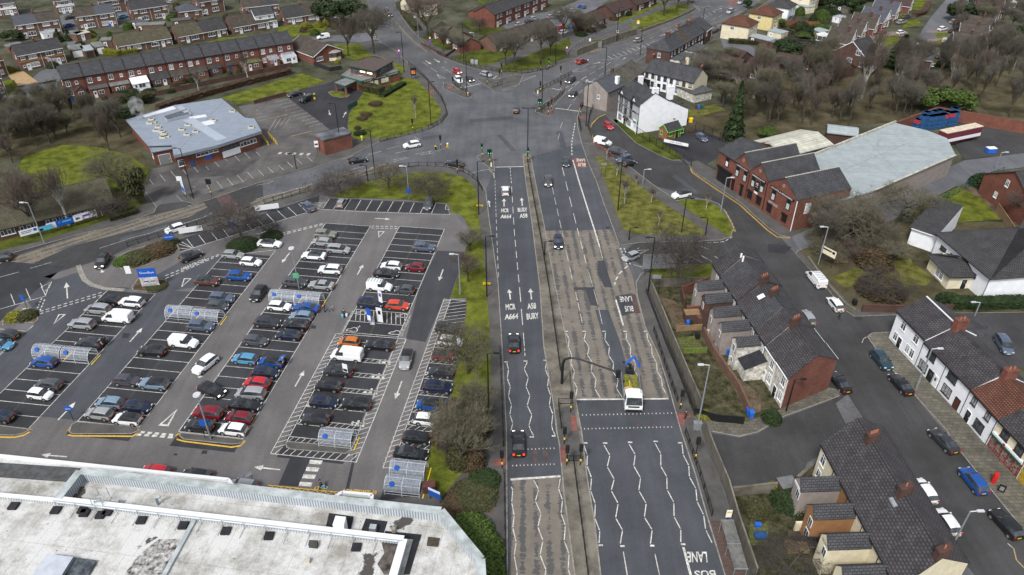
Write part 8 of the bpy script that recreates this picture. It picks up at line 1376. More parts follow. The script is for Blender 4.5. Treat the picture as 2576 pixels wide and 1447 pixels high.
for px,py,k,h,w,lb in((1180,1352,'g',2.4,6.5,'large rounded bright green bush beside the store corner'),(1203,1398,'g',2.6,6.5,'bright green bush joined to the front of the rounded one'),(1222,1450,'g',2.4,5,'bright green bush at the bottom edge beside the footway'),(1192,1250,'o',0.9,6.5,'dark low shrubs in the triangular bed, near part'),(1218,1212,'h',0.9,4.5,'dark low shrubs in the triangular bed, far part'),(1155,1262,'r',0.7,4.5,'dark low shrubs in the triangular bed, left tip'),(345,652,'o',1.0,6.5,'shrubs on the entrance island, middle'),(400,632,'r',1.1,6.5,'shrubs on the entrance island, right part'),(312,660,'g',1.0,4,'green shrub at the left tip of the entrance island'),(425,612,'o',0.8,4,'shrub at the right tip of the entrance island'),(612,618,'h',1.0,6.5,'dark shrubs round the foot of the third-row tree'),(684,596,'h',0.9,4.5,'dark green round shrub bed by the white convertible'),(68,797,'o',1.0,3.8,'olive shrub beside the yellow one at the left entrance'),(38,800,'y',1.0,3.4,'yellow shrub in the bed at the left entrance'),(395,722,'o',0.5,4,'low plants round the foot of the blue greeting sign'),(945,263,'r',0.8,4.5,'brown shrub patch on the laundry lawn, upper'),(922,290,'r',0.7,3.6,'reddish shrub patch on the laundry lawn, middle'),(912,300,'r',0.7,3.4,'reddish shrub patch on the laundry lawn, lower'),(971,219,'r',0.3,4,'round patch of dry stalks by the laundry hedge'),(906,338,'h',1.0,3.5,'dark shrub beside the substation'),(900,325,'r',0.9,2,'brown shrub just above the dark one by the substation'),(849,160,'y',1.3,2,'clipped yellow-green bush at the bungalow conservatory'),(822,66,'Y',3.2,4.5,'yellow-flowering bush beside the bungalow steps'),(775,80,'y',1.2,3,'yellow bush above the white van'),(340,256,'D',3.5,6,'dark laurel behind the terrace hedge'),(372,258,'O',4,6.5,'ivy-covered tree by the health centre chimney'),(320,290,'h',2.2,6,'dark shrub behind the ribbed roof'),(135,170,'o',2.0,4,'green bush beside the terraced steps'),(102,240,'y',1.6,3,'yellow bush by the blue bin'),(2470,465,'h',2.6,6,'dark clipped bush beside the red house'),(2205,137,'y',1.5,3,'yellow bush below the steep brick gable'),(1900,1290,'o',1.8,3.5,'green shrub in the lower garden beside the blue box'),(1945,1235,'Y',1.6,2,'yellow-green conifer beside the garden shed'),(1985,1265,'h',2.0,5,'dark ivy mound behind the washing line'),(1940,1085-28,'h',1.6,3,'dark ivy clump at the garden end'),(1770,1048,'y',0.8,2.6,'yellow-green shrub at the foot of the tall fence'),(1735,330,'r',0.5,3,'rough stalks beside the metal kiosk fence'),(2390,1012-250,'h',1.6,5,'evergreen shrub in the club planting')):
 tree(px,py,k,h,w,lb)
 # ---------------------------------------------------------------- street furniture
def lamp(bx,by,ty,k,where,arm=1,name='street_lamp'):
 h=HZ(bx,by,ty)+(0.1 if by>700 else 0);p=G(bx,by);o=thing(name,'%s %s'%({'b':'tall black street lamp','d':'tall black double-armed street lamp','g':'grey street lamp with white head','s':'short black post lamp','r':'grey lamp column with round white head'}[k],where),'street lamp',(p.x,p.y,0.1),0,'street lamps')
 m=GALV if k in 'gr' else BLACK;b=MB();b.tube((0,0,0),(0,0,1.4),0.13,0.12,8);b.tube((0,0,1.4),(0,0,h),0.12,0.09,8);b.build('column',m,o,smooth=False)
 for s in((1,-1)if k=='d' else(arm,)):
  b=MB()
  if k=='r':b.tube((0,0,h),(0,0,h+0.18),0.55,0.5,16)
  else:b.tube((0,0,h),(s*0.9,0,h+0.12),0.07,n=5);b.box(min(s*0.8,s*1.6),max(s*0.8,s*1.6),-0.16,0.16,h+0.04,h+0.2)
  b.build('lantern',mat('lantern_grey',(0.5,0.52,0.54),0.5,0.1,2)if k in 'gr' else m,o)
 return o
for q in((487,500,375,'b','beside the clinic lot entrance',-1),(858,374,262,'b','in front of the small substation',-1),(1084.5,316,207.5,'b','on the laundry lawn kerb',1),(1017,183,83,'b','above the laundry by the north road',-1),(1167,157,62,'b','behind the grey cabinets on the corner lawn',-1),(1175,244,136,'d','on the north traffic island',1),(945,454,329,'b','left of the three round trees',-1),(1204.7,541,408,'b','with the upper yellow sign on the main road',1),(1225,748,598,'b','with the lower yellow sign on the main road',1),(1231,1090,893,'b','beside the large leafless trees',1),(1327,405,274,'d','at the tip of the central reservation',1),(1363,285,176,'d','on the railed island left of the pub',1),(1520,215,121,'b','at the corner of the slate terrace railings',-1),(1610,140,72,'b','in front of the hipped terrace end',-1),(1551,105,20,'b','by the ramp with a blue plate',1),(1768,54,20,'b','at the far end of the north-east terrace',1),(1397,161,69,'b','on the north lawn kerb',1),(1474,319,211,'b','by the pub bend railings',-1),(1489,278,208,'g','thin, between the pub bend and the pebbledashed house',-1),(1554,531,400,'b','on the triangle lawn',1),(1714,587,501,'b','at the foot of the triangle lawn',1),(1813,533,449,'g','on the small rounded lawn',1),(1774,593,550,'s','on the path between the two lawns',-1),(1582,605,575,'s','at the near corner of the triangle lawn',1),(1370,644,609,'s','on the central reservation beside the blue car',1),(1630,735,601,'b','in front of the large road sign',-1),(1617,462,428,'g','thin, beside the triangle lawn path',1),(1753,1083,922,'g','at the end of the wooden fence',-1),(2058,666,573,'g','beside the cream notice on the scrub land',-1),(2451,796,764,'g','in the lane behind the white terrace',-1),(2302,983,881,'g','with a yellow band in front of the white terrace',1),(1977,1036,958,'s','against the bare brick gable',1),(2396,1372,1290,'g','beyond the near terrace roof',1),(112,612,512,'g','among the hall banners',-1),(1030,504,420,'g','with a blue plate among the round trees',-1),(753,728,628,'r','with the green notice in the fourth row',1),(1158,743,643,'g','by the right car park lane',-1),(531,1106,997,'r','at the near end of the third row',1),(858,90,45,'g','on the lane by the bungalows at the top',-1),(1053,97,40,'g','under the great tree on the north road',-1),(1193,118,84,'g','beside the stepped bungalows',-1),(1962,140,113,'g','beside the dark evergreens at the upper right',1),(2502,429,385,'g','by the walled yard entrance',1),(137,176,148,'g','beside the terraced steps at the upper left',-1),(402,125,108,'g','in front of the mossy bungalow',-1),(746,426,388,'s','by the clinic zebra stripes',-1),(926,458,418,'s','beside the black lamp left of the round trees',-1)):lamp(*q[:5],arm=q[5])
def signal(bx,by,ty,lab,col=None,dbl=False):
 h=max(3.0,HZ(bx,by,ty));p=G(bx,by);o=thing('traffic_light',lab,'traffic light',(p.x,p.y,0.1),0,'traffic lights');b=MB();b.tube((0,0,0),(0,0,h),0.07,n=7);b.build('pole',BLACK,o)
 for s in((-0.3,0.3)if dbl else(0.0,)):
  b=MB();b.box(s-0.26,s+0.26,-0.22,0.1,h-1.15,h+0.05);w=b.build('signal_head',BLACK,o)
  for i,nm in enumerate(('red','amber','green')):b=MB();b.tube((s,-0.3,h-0.2-i*0.35),(s,-0.221,h-0.2-i*0.35),0.1,n=8);b.build('lens',mat('lit_'+nm,dict(red=(1,0.03,0.02),green=(0.03,1,0.35),amber=(1,0.4,0.02))[nm],0.4,0,1,emit=0.8)if nm==col else mat('unlit_lens',(0.03,0.03,0.03),0.3),w)
 b=MB();b.box(-0.1,0.1,-0.2,-0.06,1.0,1.3);b.build('push_button_box',SIGNY,o)
for q in((1039,331,300,'traffic light on the laundry lawn kerb'),(1109,374,342,'traffic light on the sliver island by the white crossover'),(1140,223,195,'traffic light left end of the north island'),(1160,230,197,'traffic light in the middle of the north island'),(1226,214,183,'traffic light beside the silver-blue queueing car'),(1257,207,176,'traffic light right of the north island railings'),(1262,188,160,'traffic light on the corner lawn kerb'),(1151,437,403,'traffic light on the bend beside the dark grey car'),(1213,398,363,'green traffic light on the slip island, left one','green'),(1232,413,377,'double-headed traffic light with green lenses on the slip island','green',True),(1328,409,373,'green traffic light at the reservation tip','green'),(1360,178,153,'traffic light left of the green one on the north lawn'),(1380,175,148,'green traffic light on the north lawn kerb','green'),(1410,195,167,'traffic light at the top of the upper railed island'),(1359,234,206,'traffic light at the near end of the upper railed island'),(1410,232,204,'traffic light at the top of the lower railed island'),(1379,290,257,'traffic light at the near end of the lower railed island'),(1387,277,246,'red traffic light in the lower railed island','red'),(1357,283,250,'double-headed traffic light by the double lamp on the lower island','green',True),(1460,291,260,'red traffic light at the pub side stop line','red'),(533,494,452,'double-headed traffic light on the west road by the clinic',None,True),(1435,1038,988,'traffic light beside the mast arm plinth'),(1710,1031,983,'traffic light by the pedestrian with a backpack'),(1419,1118,1077,'white-backed traffic light on the reservation, upper one'),(1425,1172,1123,'white-backed traffic light on the reservation, lower one'),(1459,1172,1120,'traffic light at the right of the reservation railing'),(1747,1160,1102,'traffic light beside the tall fence and the yard'),(1263,1180,1136,'white-backed traffic light left of the stop line')):signal(*q)
ma=thing('signal_mast','long curved black mast arm reaching over the truck','mast',tuple(G(1413,972)),0);tip=G(1555,938,5.8)-G(1413,972);H_=HZ(1413,972,897)
b=MB();b.extr([(-1.6,-1.6),(1.3,-1.6),(1.3,3.0),(-1.6,3.0)],0.1,0.6);b.build('plinth',MEDIAN,ma);b=MB();P=[Vector((0,0,0.4)),Vector((0,0,H_-1.5)),Vector((0.25,-0.05,H_-0.5)),Vector((1.1,-0.3,H_)),Vector((2.2,-0.5,H_)),Vector((tip.x,tip.y,5.9))]
for i in range(5):b.tube(P[i],P[i+1],0.22-0.02*i,n=10)
b.build('arm',BLACK,ma);b=MB();b.box(tip.x-0.3,tip.x+0.3,tip.y-0.3,tip.y+0.1,5.0,6.3);b.build('signal_head',BLACK,ma)
RP={}
def railing(pts,lab,h=1.1,st=2.0,m=BLACK,bars=0.28,z=0.1,cat='railing',r=0.045,name='railing'):
 P=[xy(G(*p))for p in pts];o=thing(name,lab,cat,(P[0].x,P[0].y,z));b=MB();k=(h,m.name)
 if k not in RP:c=MB();c.tube((0,0,0),(0,0,h+0.08),0.07,n=5);RP[k]=c.mesh('post',m)
 for a,c in zip(P[:-1],P[1:]):
  d=c-a;n=max(1,round(d.length/st));a=a-P[0];c=c-P[0]
  for zz in(0.15,h):b.tube((*a,zz),(*c,zz),r,n=4,cap=False)
  if bars:[b.tube((*(a+d*t),0.15),(*(a+d*t),h),0.016,n=3,cap=False)for t in[i/max(1,int(d.length/bars))for i in range(int(d.length/bars))]]
  for i in range(n):put('post',RP[k],o,(*(a+d*(i/n)),0))
 put('post',RP[k],o,(*(P[-1]-P[0]),0));b.build('rails',m,o)
for pts,lab in(([(323,623),(375,607),(475,576),(540,556)],'black guard rail above the planted entrance island'),([(666,514),(799,477),(860,459)],'black guard rail above the slanted bays'),([(901,448),(1004,424),(1054,419),(1118,420),(1152,429),(1180,441),(1200,458),(1213,480)],'curved black guard rail round the lawn with three round trees'),([(956,358),(1079,327),(1110,311),(1125,291),(1121,272),(1108,246),(1090,222),(1067,196),(1042,174),(1028,164)],'long curved black guard rail round the laundry lawn'),([(1101,136),(1136,151),(1194,171),(1250,181),(1328,185),(1363,178),(1400,166)],'black guard rail along the north side of the junction'),([(1519,209),(1473,254),(1462,275)],'black guard rail beside the pebbledashed house'),([(1455,300),(1461,332)],'short black guard rail on the red crossing by the pub bend'),([(1500,250),(1484,290),(1478,320),(1488,345)],'low railing round the inside of the pub bend'),([(1644,835),(1670,915),(1703,1013)],'black guard rail right of the worn surfacing'),([(1723,1092),(1760,1200),(1790,1300)],'black guard rail right of the near zigzag lines'),([(1258,885),(1263,1010),(1267,1125)],'black guard rail left of the main road, upper run'),([(1268,1195),(1270,1300),(1272,1446)],'black guard rail left of the main road, lower run'),([(1327,410),(1338,480),(1358,590),(1380,723),(1398,850),(1413,960)],'black railing down the upper central reservation'),([(1442,1160),(1455,1260),(1479,1450)],'black railing down the lower central reservation'),([(1405,1018),(1440,1018)],'short black railing across the reservation by the mast plinth'),([(1427,1162),(1460,1162)],'short black railing across the reservation by the crossing'),([(1405,1025),(1412,1080)],'black railing along the left of the reservation'),([(1347,234),(1385,216),(1438,188)],'black guard rail on the upper island'),([(1350,283),(1395,256),(1420,232)],'black guard rail on the lower island'),([(1140,212),(1165,230),(1184,243)],'black guard rail on the north traffic island'),([(1240,222),(1264,213)],'short black guard rail right of the north island')):railing(pts,lab)
railing([(1600,338),(1650,368),(1700,396),(1738,420)],'black metal fence along the front of the kiosk yard',1.9,2.6,bars=0.3,cat='fence',name='metal_fence');railing([(1748,330),(1790,345),(1830,362)],'black mesh fence behind the kiosk yard',2.2,2.8,bars=0.4,cat='fence',name='metal_fence');railing([(2260,560),(2350,520),(2440,470),(2520,440)],'green mesh fence along the lane below the warehouse',1.9,2.6,m=SIGNG,bars=0.3,cat='fence',name='metal_fence')
railing([(1426,140),(1438,122),(1475,102),(1560,70),(1585,56),(1608,72),(1548,105)],'galvanised railing round the ramp and retaining wall',1.2,2.5,m=GALV,bars=0.3)
for q,l_ in(([(660,345),(676,368)],'left'),([(676,342),(698,366)],'right'),([(492,405),(532,393)],'front')):railing(q,'yellow handrail on the ramps beside the health centre, %s run'%l_,1.0,1.5,m=SIGNY,bars=0,name='handrail')
def wall(pts,h,w,m,lab,name='garden_wall',cat='wall',cope=None,hs=0.0):
 P=[xy(E(*p,hs))for p in pts];o=thing(name,lab,cat,(P[0].x,P[0].y,0.0));b,c=MB(),MB()
 for a,q in zip(P[:-1],P[1:]):b.obox(a-P[0],q-P[0],w,0,h);c.obox(a-P[0],q-P[0],w+0.08,h,h+0.1)
 b.build('wall' if cat=='wall' else 'boards',m,o);c.build('coping',cope or m,o)
wall([(1630,728),(1660,800),(1684,862),(1737,990),(1762,1048)],2.7,0.12,WOOD,'tall weathered timber fence beside the main road, upper run','wooden_fence','fence',MEDIAN);wall([(1766,1088),(1793,1160),(1826,1240),(1851,1330),(1896,1465)],2.6,0.12,WOOD,'tall weathered timber fence beside the main road, lower run','wooden_fence','fence',MEDIAN)
wall([(1625,735),(1650,800),(1676,868),(1728,990),(1750,1050)],0.7,0.1,FELTB,'low black rail strip at the foot of the timber fence','kerb_rail','railing')
wall([(1634,722),(1700,722),(1790,718)],1.8,0.1,WOOD,'timber fence behind the billboard lawn','wooden_fence','fence');wall([(1768,843),(1793,893),(1815,925),(1855,983),(1883,1046)],1.6,0.3,BRICKB,'long brick garden wall down to the alley');wall([(1712,745),(1775,722)],2.0,0.25,BRICK,'brick wall of the littered yard');wall([(1712,745),(1720,775)],1.8,0.2,BRICKD,'short dark wall at the littered yard');wall([(1725,792),(1790,790)],1.7,0.25,BRICK,'brick wall below the littered yard');wall([(1776,850),(1822,846)],1.6,0.25,RENDD,'whitewashed yard wall by the green flags');wall([(1700,835),(1765,830)],1.1,0.1,WOODT,'tan picket fence across the garden','wooden_fence','fence');wall([(1718,890),(1778,888)],1.0,0.1,mat('green_timber',(0.12,0.16,0.03),0.9,0.3,2),'green painted fence across the garden','wooden_fence','fence');wall([(1830,918),(1868,912)],1.7,0.3,RENDD,'peeling white yard wall beside the lean-to');wall([(1745,1045),(1800,1062),(1870,1068)],1.4,0.08,BLACK,'black spiked railing wall at the garden end','metal_fence','fence')
wall([(1832,1250),(1960,1236)],1.7,0.2,MEDIAN,'concrete panel wall closing the alley yard');wall([(2000,1222),(2036,1192)],1.7,0.35,STONE,'mossy wall beside the cream house');wall([(1988,1265),(2050,1240)],1.4,0.25,BRICK,'curved brick wall in the near garden');wall([(1996,1335),(2056,1333)],1.5,0.25,RENDC,'cream garden wall with a brick pier');wall([(1990,1372),(2080,1376)],1.6,0.1,FELTB,'dark fence beside the stacked pallets','wooden_fence','fence')
wall([(260,250),(400,240),(560,206),(735,168)],1.3,0.25,BRICKD,'long low brick wall behind the long terrace');wall([(640,262),(720,240)],1.0,0.3,BRICKD,'low dark wall above the lot by the black hatchback');wall([(2252,309),(2360,270),(2440,283),(2640,318)],3.2,0.4,BRICK,'tall red brick boundary wall round the crate yard',hs=3.2);wall([(2166,785),(2300,788),(2392,786)],1.5,0.3,BRICKD,'dark brick corner wall by the white parked car');wall([(2030,655),(2075,718),(2125,775),(2150,790)],0.9,0.3,STONE,'low stone wall along the scrub land');wall([(1495,362),(1520,382),(1543,398)],0.6,0.3,BRICK,'broken low brick wall beside three parked cars');wall([(1450,142),(1500,122),(1560,100),(1600,88)],2.2,0.4,STONE,'stained retaining wall behind the bus shelter');wall([(1610,82),(1698,50),(1748,25)],0.8,0.35,STONE,'low stone wall edging the long lawn');wall([(1945,68),(2000,62),(2060,66)],1.5,0.1,mat('orange_fence',(0.2,0.07,0.04),0.9,0.2,2),'red-brown panel fence in the back gardens','wooden_fence','fence');wall([(2505,530),(2545,590)],1.8,0.1,WOODT,'tan timber fence beside the red house','wooden_fence','fence')
wall([(1990,108),(2120,118)],1.3,0.1,FELTB,'dark fence behind the cream garage','wooden_fence','fence');wall([(1655,285),(1718,276)],2.2,0.25,BRICKD,'brown brick yard wall beside the cream end house');wall([(1060,112),(1120,145),(1145,128)],0.8,0.2,BRICKD,'low wall in front of the stepped bungalows');wall([(860,175),(830,180),(790,165)],1.2,0.1,FELTB,'black fence between bungalow and laundry','wooden_fence','fence')
shp={}
def shelter(px,py,lab,n=0):
 c=G(px,py,1.2);o=thing('trolley_shelter',lab,'trolley shelter',(c.x,c.y,0.04),math.atan2(E_B.y,E_B.x),'clear-roofed trolley shelters');R_,hl=1.25,2.35
 if not shp:
  arc=[(R_*math.cos(t),0.75+1.35*math.sin(t))for t in[math.pi*i/10 for i in range(11)]];b=MB()
  for i in range(10):b.poly([(-hl,*arc[i]),(hl,*arc[i]),(hl,*arc[i+1]),(-hl,*arc[i+1])])
  shp['canopy']=b.mesh('canopy',CLEAR);b=MB()
  for x in(-hl,0,hl):
   for i in range(10):b.tube((x,*arc[i]),(x,*arc[i+1]),0.04,n=4,cap=False)
   for y in(-R_,R_):b.tube((x,y,0),(x,y,0.75),0.05,n=4)
  for y,z in((-R_,0.75),(R_,0.75),(-R_,0.3),(R_,0.3),(0,2.1),(-0.9,1.65),(0.9,1.65)):b.tube((-hl,y,z),(hl,y,z),0.026,n=4)
  shp['frame']=b.mesh('frame',mat('light_frame',(0.5,0.53,0.56),0.4,0.1,2));b=MB();b.tube((-hl+1,-0.85,1.85),(-hl+1.03,-1.05,1.95),0.34,n=16);shp['sign_disc']=b.mesh('sign_disc',SIGNB)
  b=MB();b.box(hl+0.3,hl+0.45,-R_,R_,0.01,0.1);shp['yellow_bar']=b.mesh('yellow_bar',SIGNY)
 for k,me in shp.items():put(k,me,o)
 return o,c
tm=MB()
for z,w,l in((0.95,0.27,0.42),(0.55,0.2,0.32)):[tm.tube(p,q,0.015,n=3)for p,q in(((-l,-w,z),(l,-w,z)),((-l,w,z),(l,w,z)),((-l,-w,z),(-l,w,z)),((l,-w,z),(l,w,z)))]
[tm.tube((sx*0.42,sy*0.27,0.95),(sx*0.34,sy*0.2,0.1),0.015,n=3)for sx in(1,-1)for sy in(1,-1)];[tm.tube((-0.35,y,0.55),(0.35,y,0.95),0.018,n=3)for y in(-0.15,0,0.15)];TMB=tm.mesh('basket',GALV)
tm=MB();tm.tube((-0.45,-0.27,1.02),(-0.45,0.27,1.02),0.035,n=5);THB=tm.mesh('handle',SIGNB);tm=MB();tm.box(-0.05,0.05,-0.03,0.03,-0.07,0.07);TWB=tm.mesh('castor',BLACK)
def trolley(x,y,rz,lab,grp=None):
 o=thing('shopping_trolley',lab,'trolley',(x,y,0.05),rz,grp);put('basket',TMB,o);put('handle',THB,o);[put('castor',TWB,o,(sx*0.34,sy*0.2,0.08))for sx in(1,-1)for sy in(1,-1)]
for px,py,lab,n in((125,881,'left half of the leftmost pair of clear trolley shelters',0),(197,888,'right half of the leftmost pair of clear trolley shelters',0),(455,783,'left half of the middle pair of clear trolley shelters',0),(522,791,'right half of the middle pair of clear trolley shelters',0),(714,743,'left half of the clear shelters above the white and blue cars',0),(776,748,'right half of the clear shelters above the white and blue cars',0),(848,1097,'clear trolley shelter on the kerb by the family bays',8),(1028,1176,'upper of two clear trolley shelters beside the leafless trees',9),(1016,1216,'lower of two clear trolley shelters beside the store path',9)):
 o,c=shelter(px,py,lab)
 for i in range(n):
  for s in(-0.55,0.55):q=xy(c)+E_B*(-1.9+i*0.45)+E_A*s;trolley(q.x,q.y,math.atan2(E_B.y,E_B.x),'wire shopping trolley nested inside the '+lab.split(' clear')[0].replace('clear trolley','kerbside')+' shelter','trolleys nested in the shelters')
trolley(*xy(G(833,783)),0.4,'loaded shopping trolley pushed by the shopper in a black coat');trolley(*xy(G(270,862)),-0.6,'shopping trolley beside the open boot of the dark grey car');trolley(*xy(G(627,1206)),0.5,'shopping trolley with yellow and blue goods behind the silver car')
def board(px,py,w,h,z,m,lab,rz=0.0,txt=None,tm_=None,posts=True,name='sign',cat='sign',pm=BLACK,extra=None,ts=(0.8,0.3)):
 p=G(px,py);o=thing(name,lab,cat,(p.x,p.y,0.08),rz);b=MB();b.box(-w/2,w/2,-0.06,0.0,z,z+h);b.build('panel',m,o)
 if posts:b=MB();[b.tube((x,0.04,0),(x,0.04,z+h),0.045,n=6)for x in((-w*0.4,w*0.4)if w>1.2 else(0,))];b.build('post',pm,o)
 if txt:b=MB();add_text(b,txt,(-w*ts[0]/2,-0.075,z+h*(0.5-ts[1]/2)),(w*ts[0],0,0),(0,0,h*ts[1]));b.build('lettering',tm_ or SIGNW,o)
 for x0,x1,z0,z1,mm in(extra or()):b=MB();b.box(x0*w,x1*w,-0.085,-0.062,z+z0*h,z+z1*h);b.build('graphic',mm,o)
 return o
wr_=math.atan2(*(lambda d:(d.y,d.x))(G(235,545)-G(70,590)))
board(80,600,3.4,1.3,0.9,SIGNW,'small white banner at the left, with a navy emblem',wr_,extra=[(-0.4,0.2,0.65,0.75,SIGNB),(-0.4,0.1,0.4,0.48,SIGNBK),(0.25,0.42,0.4,0.85,SIGNB)]);board(122,591,2.6,1.0,1.1,CYAN,'small turquoise banner beside the dark blue one',wr_,extra=[(-0.45,-0.2,0.1,0.6,SIGNBK)]);board(155,580,4.6,1.4,0.9,SIGNB,'long dark blue banner with a white picture panel on its left',wr_,extra=[(-0.5,-0.12,0.02,0.98,SIGNW),(-0.42,-0.28,0.3,0.8,SIGNBK),(0.0,0.4,0.55,0.75,CYAN)]);board(186,572,4.2,1.3,1.0,SIGNB,'blue banner with white photo panel on its right',wr_,extra=[(0.1,0.5,0.02,0.98,SIGNW),(0.2,0.4,0.3,0.7,SIGNBK),(-0.4,0.0,0.5,0.75,CYAN)]);board(221,561,4.4,1.4,1.0,SIGNW,'long white banner with black print at the hall steps',wr_,extra=[(-0.4,-0.2,0.3,0.8,GREYP),(-0.1,0.2,0.4,0.7,PURP),(0.25,0.45,0.7,0.85,SIGNBK)])
board(483,592,4.6,1.2,0.7,SIGNW,'plain white banner frame above the planted entrance island',0.33,pm=GALV);board(674,535,5.0,1.2,0.7,SIGNW,'white banner frame above the slanted bays',0.3,pm=GALV,extra=[(-0.45,-0.3,0.2,0.5,GREYP)])
board(381,723,3.2,1.9,2.2,SIGNB,'blue greeting sign reading Goodbye over a photograph panel',0.12,'Goodbye',extra=None);board(381.5,723.4,3.15,1.85,0.32,mat('photo_panel',(0.45,0.36,0.32),0.5,0.4,1.2,c2=(0.6,0.62,0.66)),'photograph panel under the word Goodbye',0.12,posts=False,extra=[(-0.25,0.3,0.02,0.3,LEAD),(-0.3,-0.05,0.5,0.6,HAIR),(0.08,0.3,0.5,0.6,HAIR)])
board(338,728,1.0,1.6,3.4,SIGNW,'small white notice on a grey post beside the greeting sign',0.1,pm=GALV);board(431,618,1.8,1.1,1.4,SIGNB,'small blue plate right of the planted entrance island',0.3,'Goodbye');board(70,780,1.2,1.2,1.9,SIGNB,'blue plate on a post in the left entrance bed',-0.5);board(186,1060,1.0,0.9,2.0,SIGNB,'round blue arrow sign at the near end of the second row',0,'>');board(590,588,0.9,1.6,1.2,SIGNB,'blue sign beside the dark tree above the bays',0.5);board(1030,506,1.1,1.2,1.9,SIGNB,'blue plate fixed low on the grey lamp among round trees',0);board(751,728,1.1,1.1,2.4,mat('notice_green',(0.08,0.38,0.18),0.5),'green notice on the lamp column in the fourth row',0);board(526,1104,1.3,1.1,2.5,SIGNB,'blue plate on the lamp column at the near end of the third row',0.1)
board(932,822,0.9,2.6,1.2,SIGNB,'tall blue and white charging sign in the electric bays',-0.5,extra=[(-0.4,0.4,0.05,0.45,SIGNW)]);board(957,811,1.1,3.0,0.02,SIGNW,'tall white car charging post with black screen',-0.3,posts=False,name='charging_post',cat='charging post',extra=[(-0.2,0.25,0.55,0.8,SIGNBK)]);board(937,818,0.8,1.7,0.02,SIGNW,'shorter white charger behind the blue sign',0.2,posts=False,name='charging_post',cat='charging post');board(960,775,0.9,2.4,1.2,SIGNW,'white notice between the navy people carrier and the scarlet hatchback',-0.6,extra=[(-0.3,0.3,0.5,0.8,PURP)]);board(873,955,0.9,1.6,1.5,SIGNW,'white notice on a post behind the dark grey saloon',-0.4,extra=[(-0.4,0.4,0.1,0.4,SIGNBK)]);board(1095,1262,1.9,1.5,0.8,SIGNB,'blue and white notice at the railing by the store path',-0.5,extra=[(-0.48,0.48,0.7,0.97,SIGNW)])
board(1207,523,1.4,0.35,0.3,SIGNY,'small yellow temporary sign on the upper verge lamp',0,posts=False,extra=[(-0.4,0.4,0.3,0.6,SIGNBK)]);board(1224.5,722,1.4,0.4,0.5,SIGNY,'small yellow temporary sign on the lower verge lamp',0,posts=False,extra=[(-0.4,0.4,0.3,0.6,SIGNBK)]);board(1655,694,6.4,3.2,1.6,GREYP,'large grey-backed road direction sign on two black posts',0.05,name='road_sign');board(1517,446,1.3,0.6,3.0,GREYP,'small grey plate on a post at the left of the triangle lawn',0,name='road_sign');board(1647,738,1.6,0.8,3.2,GREYP,'grey plate on a post beside the timber fence',0,name='road_sign');board(1041,200,1.7,2.4,1.2,SIGNBK,'dark advertising panel with orange picture beside the laundry steps',0.1,extra=[(-0.35,0.35,0.2,0.65,mat('orange_print',(0.5,0.17,0.06),0.5,0.6,3))])
for px,py,lab in((1006,158,'red ring sign above a purple disc by the laundry lamp'),(1083,125,'red ring sign above a purple disc right of the north road'),(1425,150,'red ring sign above a purple disc on the north lawn')):board(px,py,0.75,0.75,3.6,SIGNR,lab,0,name='road_sign',extra=[(-0.32,0.32,0.15,0.85,SIGNW)]);board(px+0.3,py+0.1,0.8,0.8,2.5,PURP,'purple restriction disc under the '+lab.split(' above')[0]+lab.split('disc')[1],0,posts=False,name='road_sign')
board(1604,74,1.0,1.4,1.9,SIGNY,'yellow and white camera warning sign at the top of the ramp',0,name='road_sign',extra=[(-0.35,0.35,0.1,0.6,SIGNW)]);board(1552,100,0.7,0.9,2.4,SIGNW,'blue and white plate on the lamp by the ramp',0,extra=[(-0.4,0.4,0.3,0.9,SIGNB)]);board(468,500,1.8,3.6,1.4,SIGNW,'tall white and blue advertising sign on black posts at the clinic entrance',-0.9,extra=[(-0.45,0.45,0.05,0.4,SIGNB)]);board(461,488,1.2,1.1,3.2,SIGNW,'white arrow sign on a pale blue post at the clinic entrance',0,pm=CYAN,name='arrow_sign');board(2075,670,3.2,1.5,2.4,RENDC,'cream notice board with black print on the scrub land',-1.0,extra=[(-0.4,0.2,0.6,0.8,SIGNBK),(0.25,0.42,0.5,0.85,SIGNBK)]);board(2384,684,4.0,0.9,2.4,RENDC,'cream sign board leaning at the club porch',-0.9,extra=[(-0.4,0.4,0.3,0.6,SIGNBK)])
board(1699,373,6.5,0.8,1.0,SIGNW,'long white car wash banner on the black yard fence',-0.52,'CAR WASH',SIGNBK,extra=None,ts=(0.5,0.5));board(1824,1332,0.7,1.3,2.3,SIGNW,'white and yellow bus stop flag on the near footway',0,extra=[(-0.4,0.4,0.6,0.85,SIGNY)]);board(790,252,0.9,0.7,0.1,SIGNY,'yellow works sign on the ground beside the off-roader',0.3,posts=False);board(896,223,0.7,1.2,0.1,SIGNW,'white pavement board outside the laundry',0,posts=False,extra=[(-0.3,0.3,0.2,0.7,PURP)]);board(2516,1238,0.8,1.2,0.05,SIGNBK,'black pavement chalkboard outside the corner shop',-0.6,posts=False,extra=[(-0.3,0.3,0.2,0.75,GREYP)]);board(888,275,4.5,1.4,0.4,SIGNG,'long green board facing away beside the laundry drive',1.1);board(799,385,1.0,1.7,1.5,SIGNW,'white notice on black posts at the substation corner',0.1,extra=[(-0.4,0.4,0.3,0.6,SIGNG)]);board(1483,122,0.6,1.0,2.4,UPVC,'white bus stop flag by the bus shelter',0)
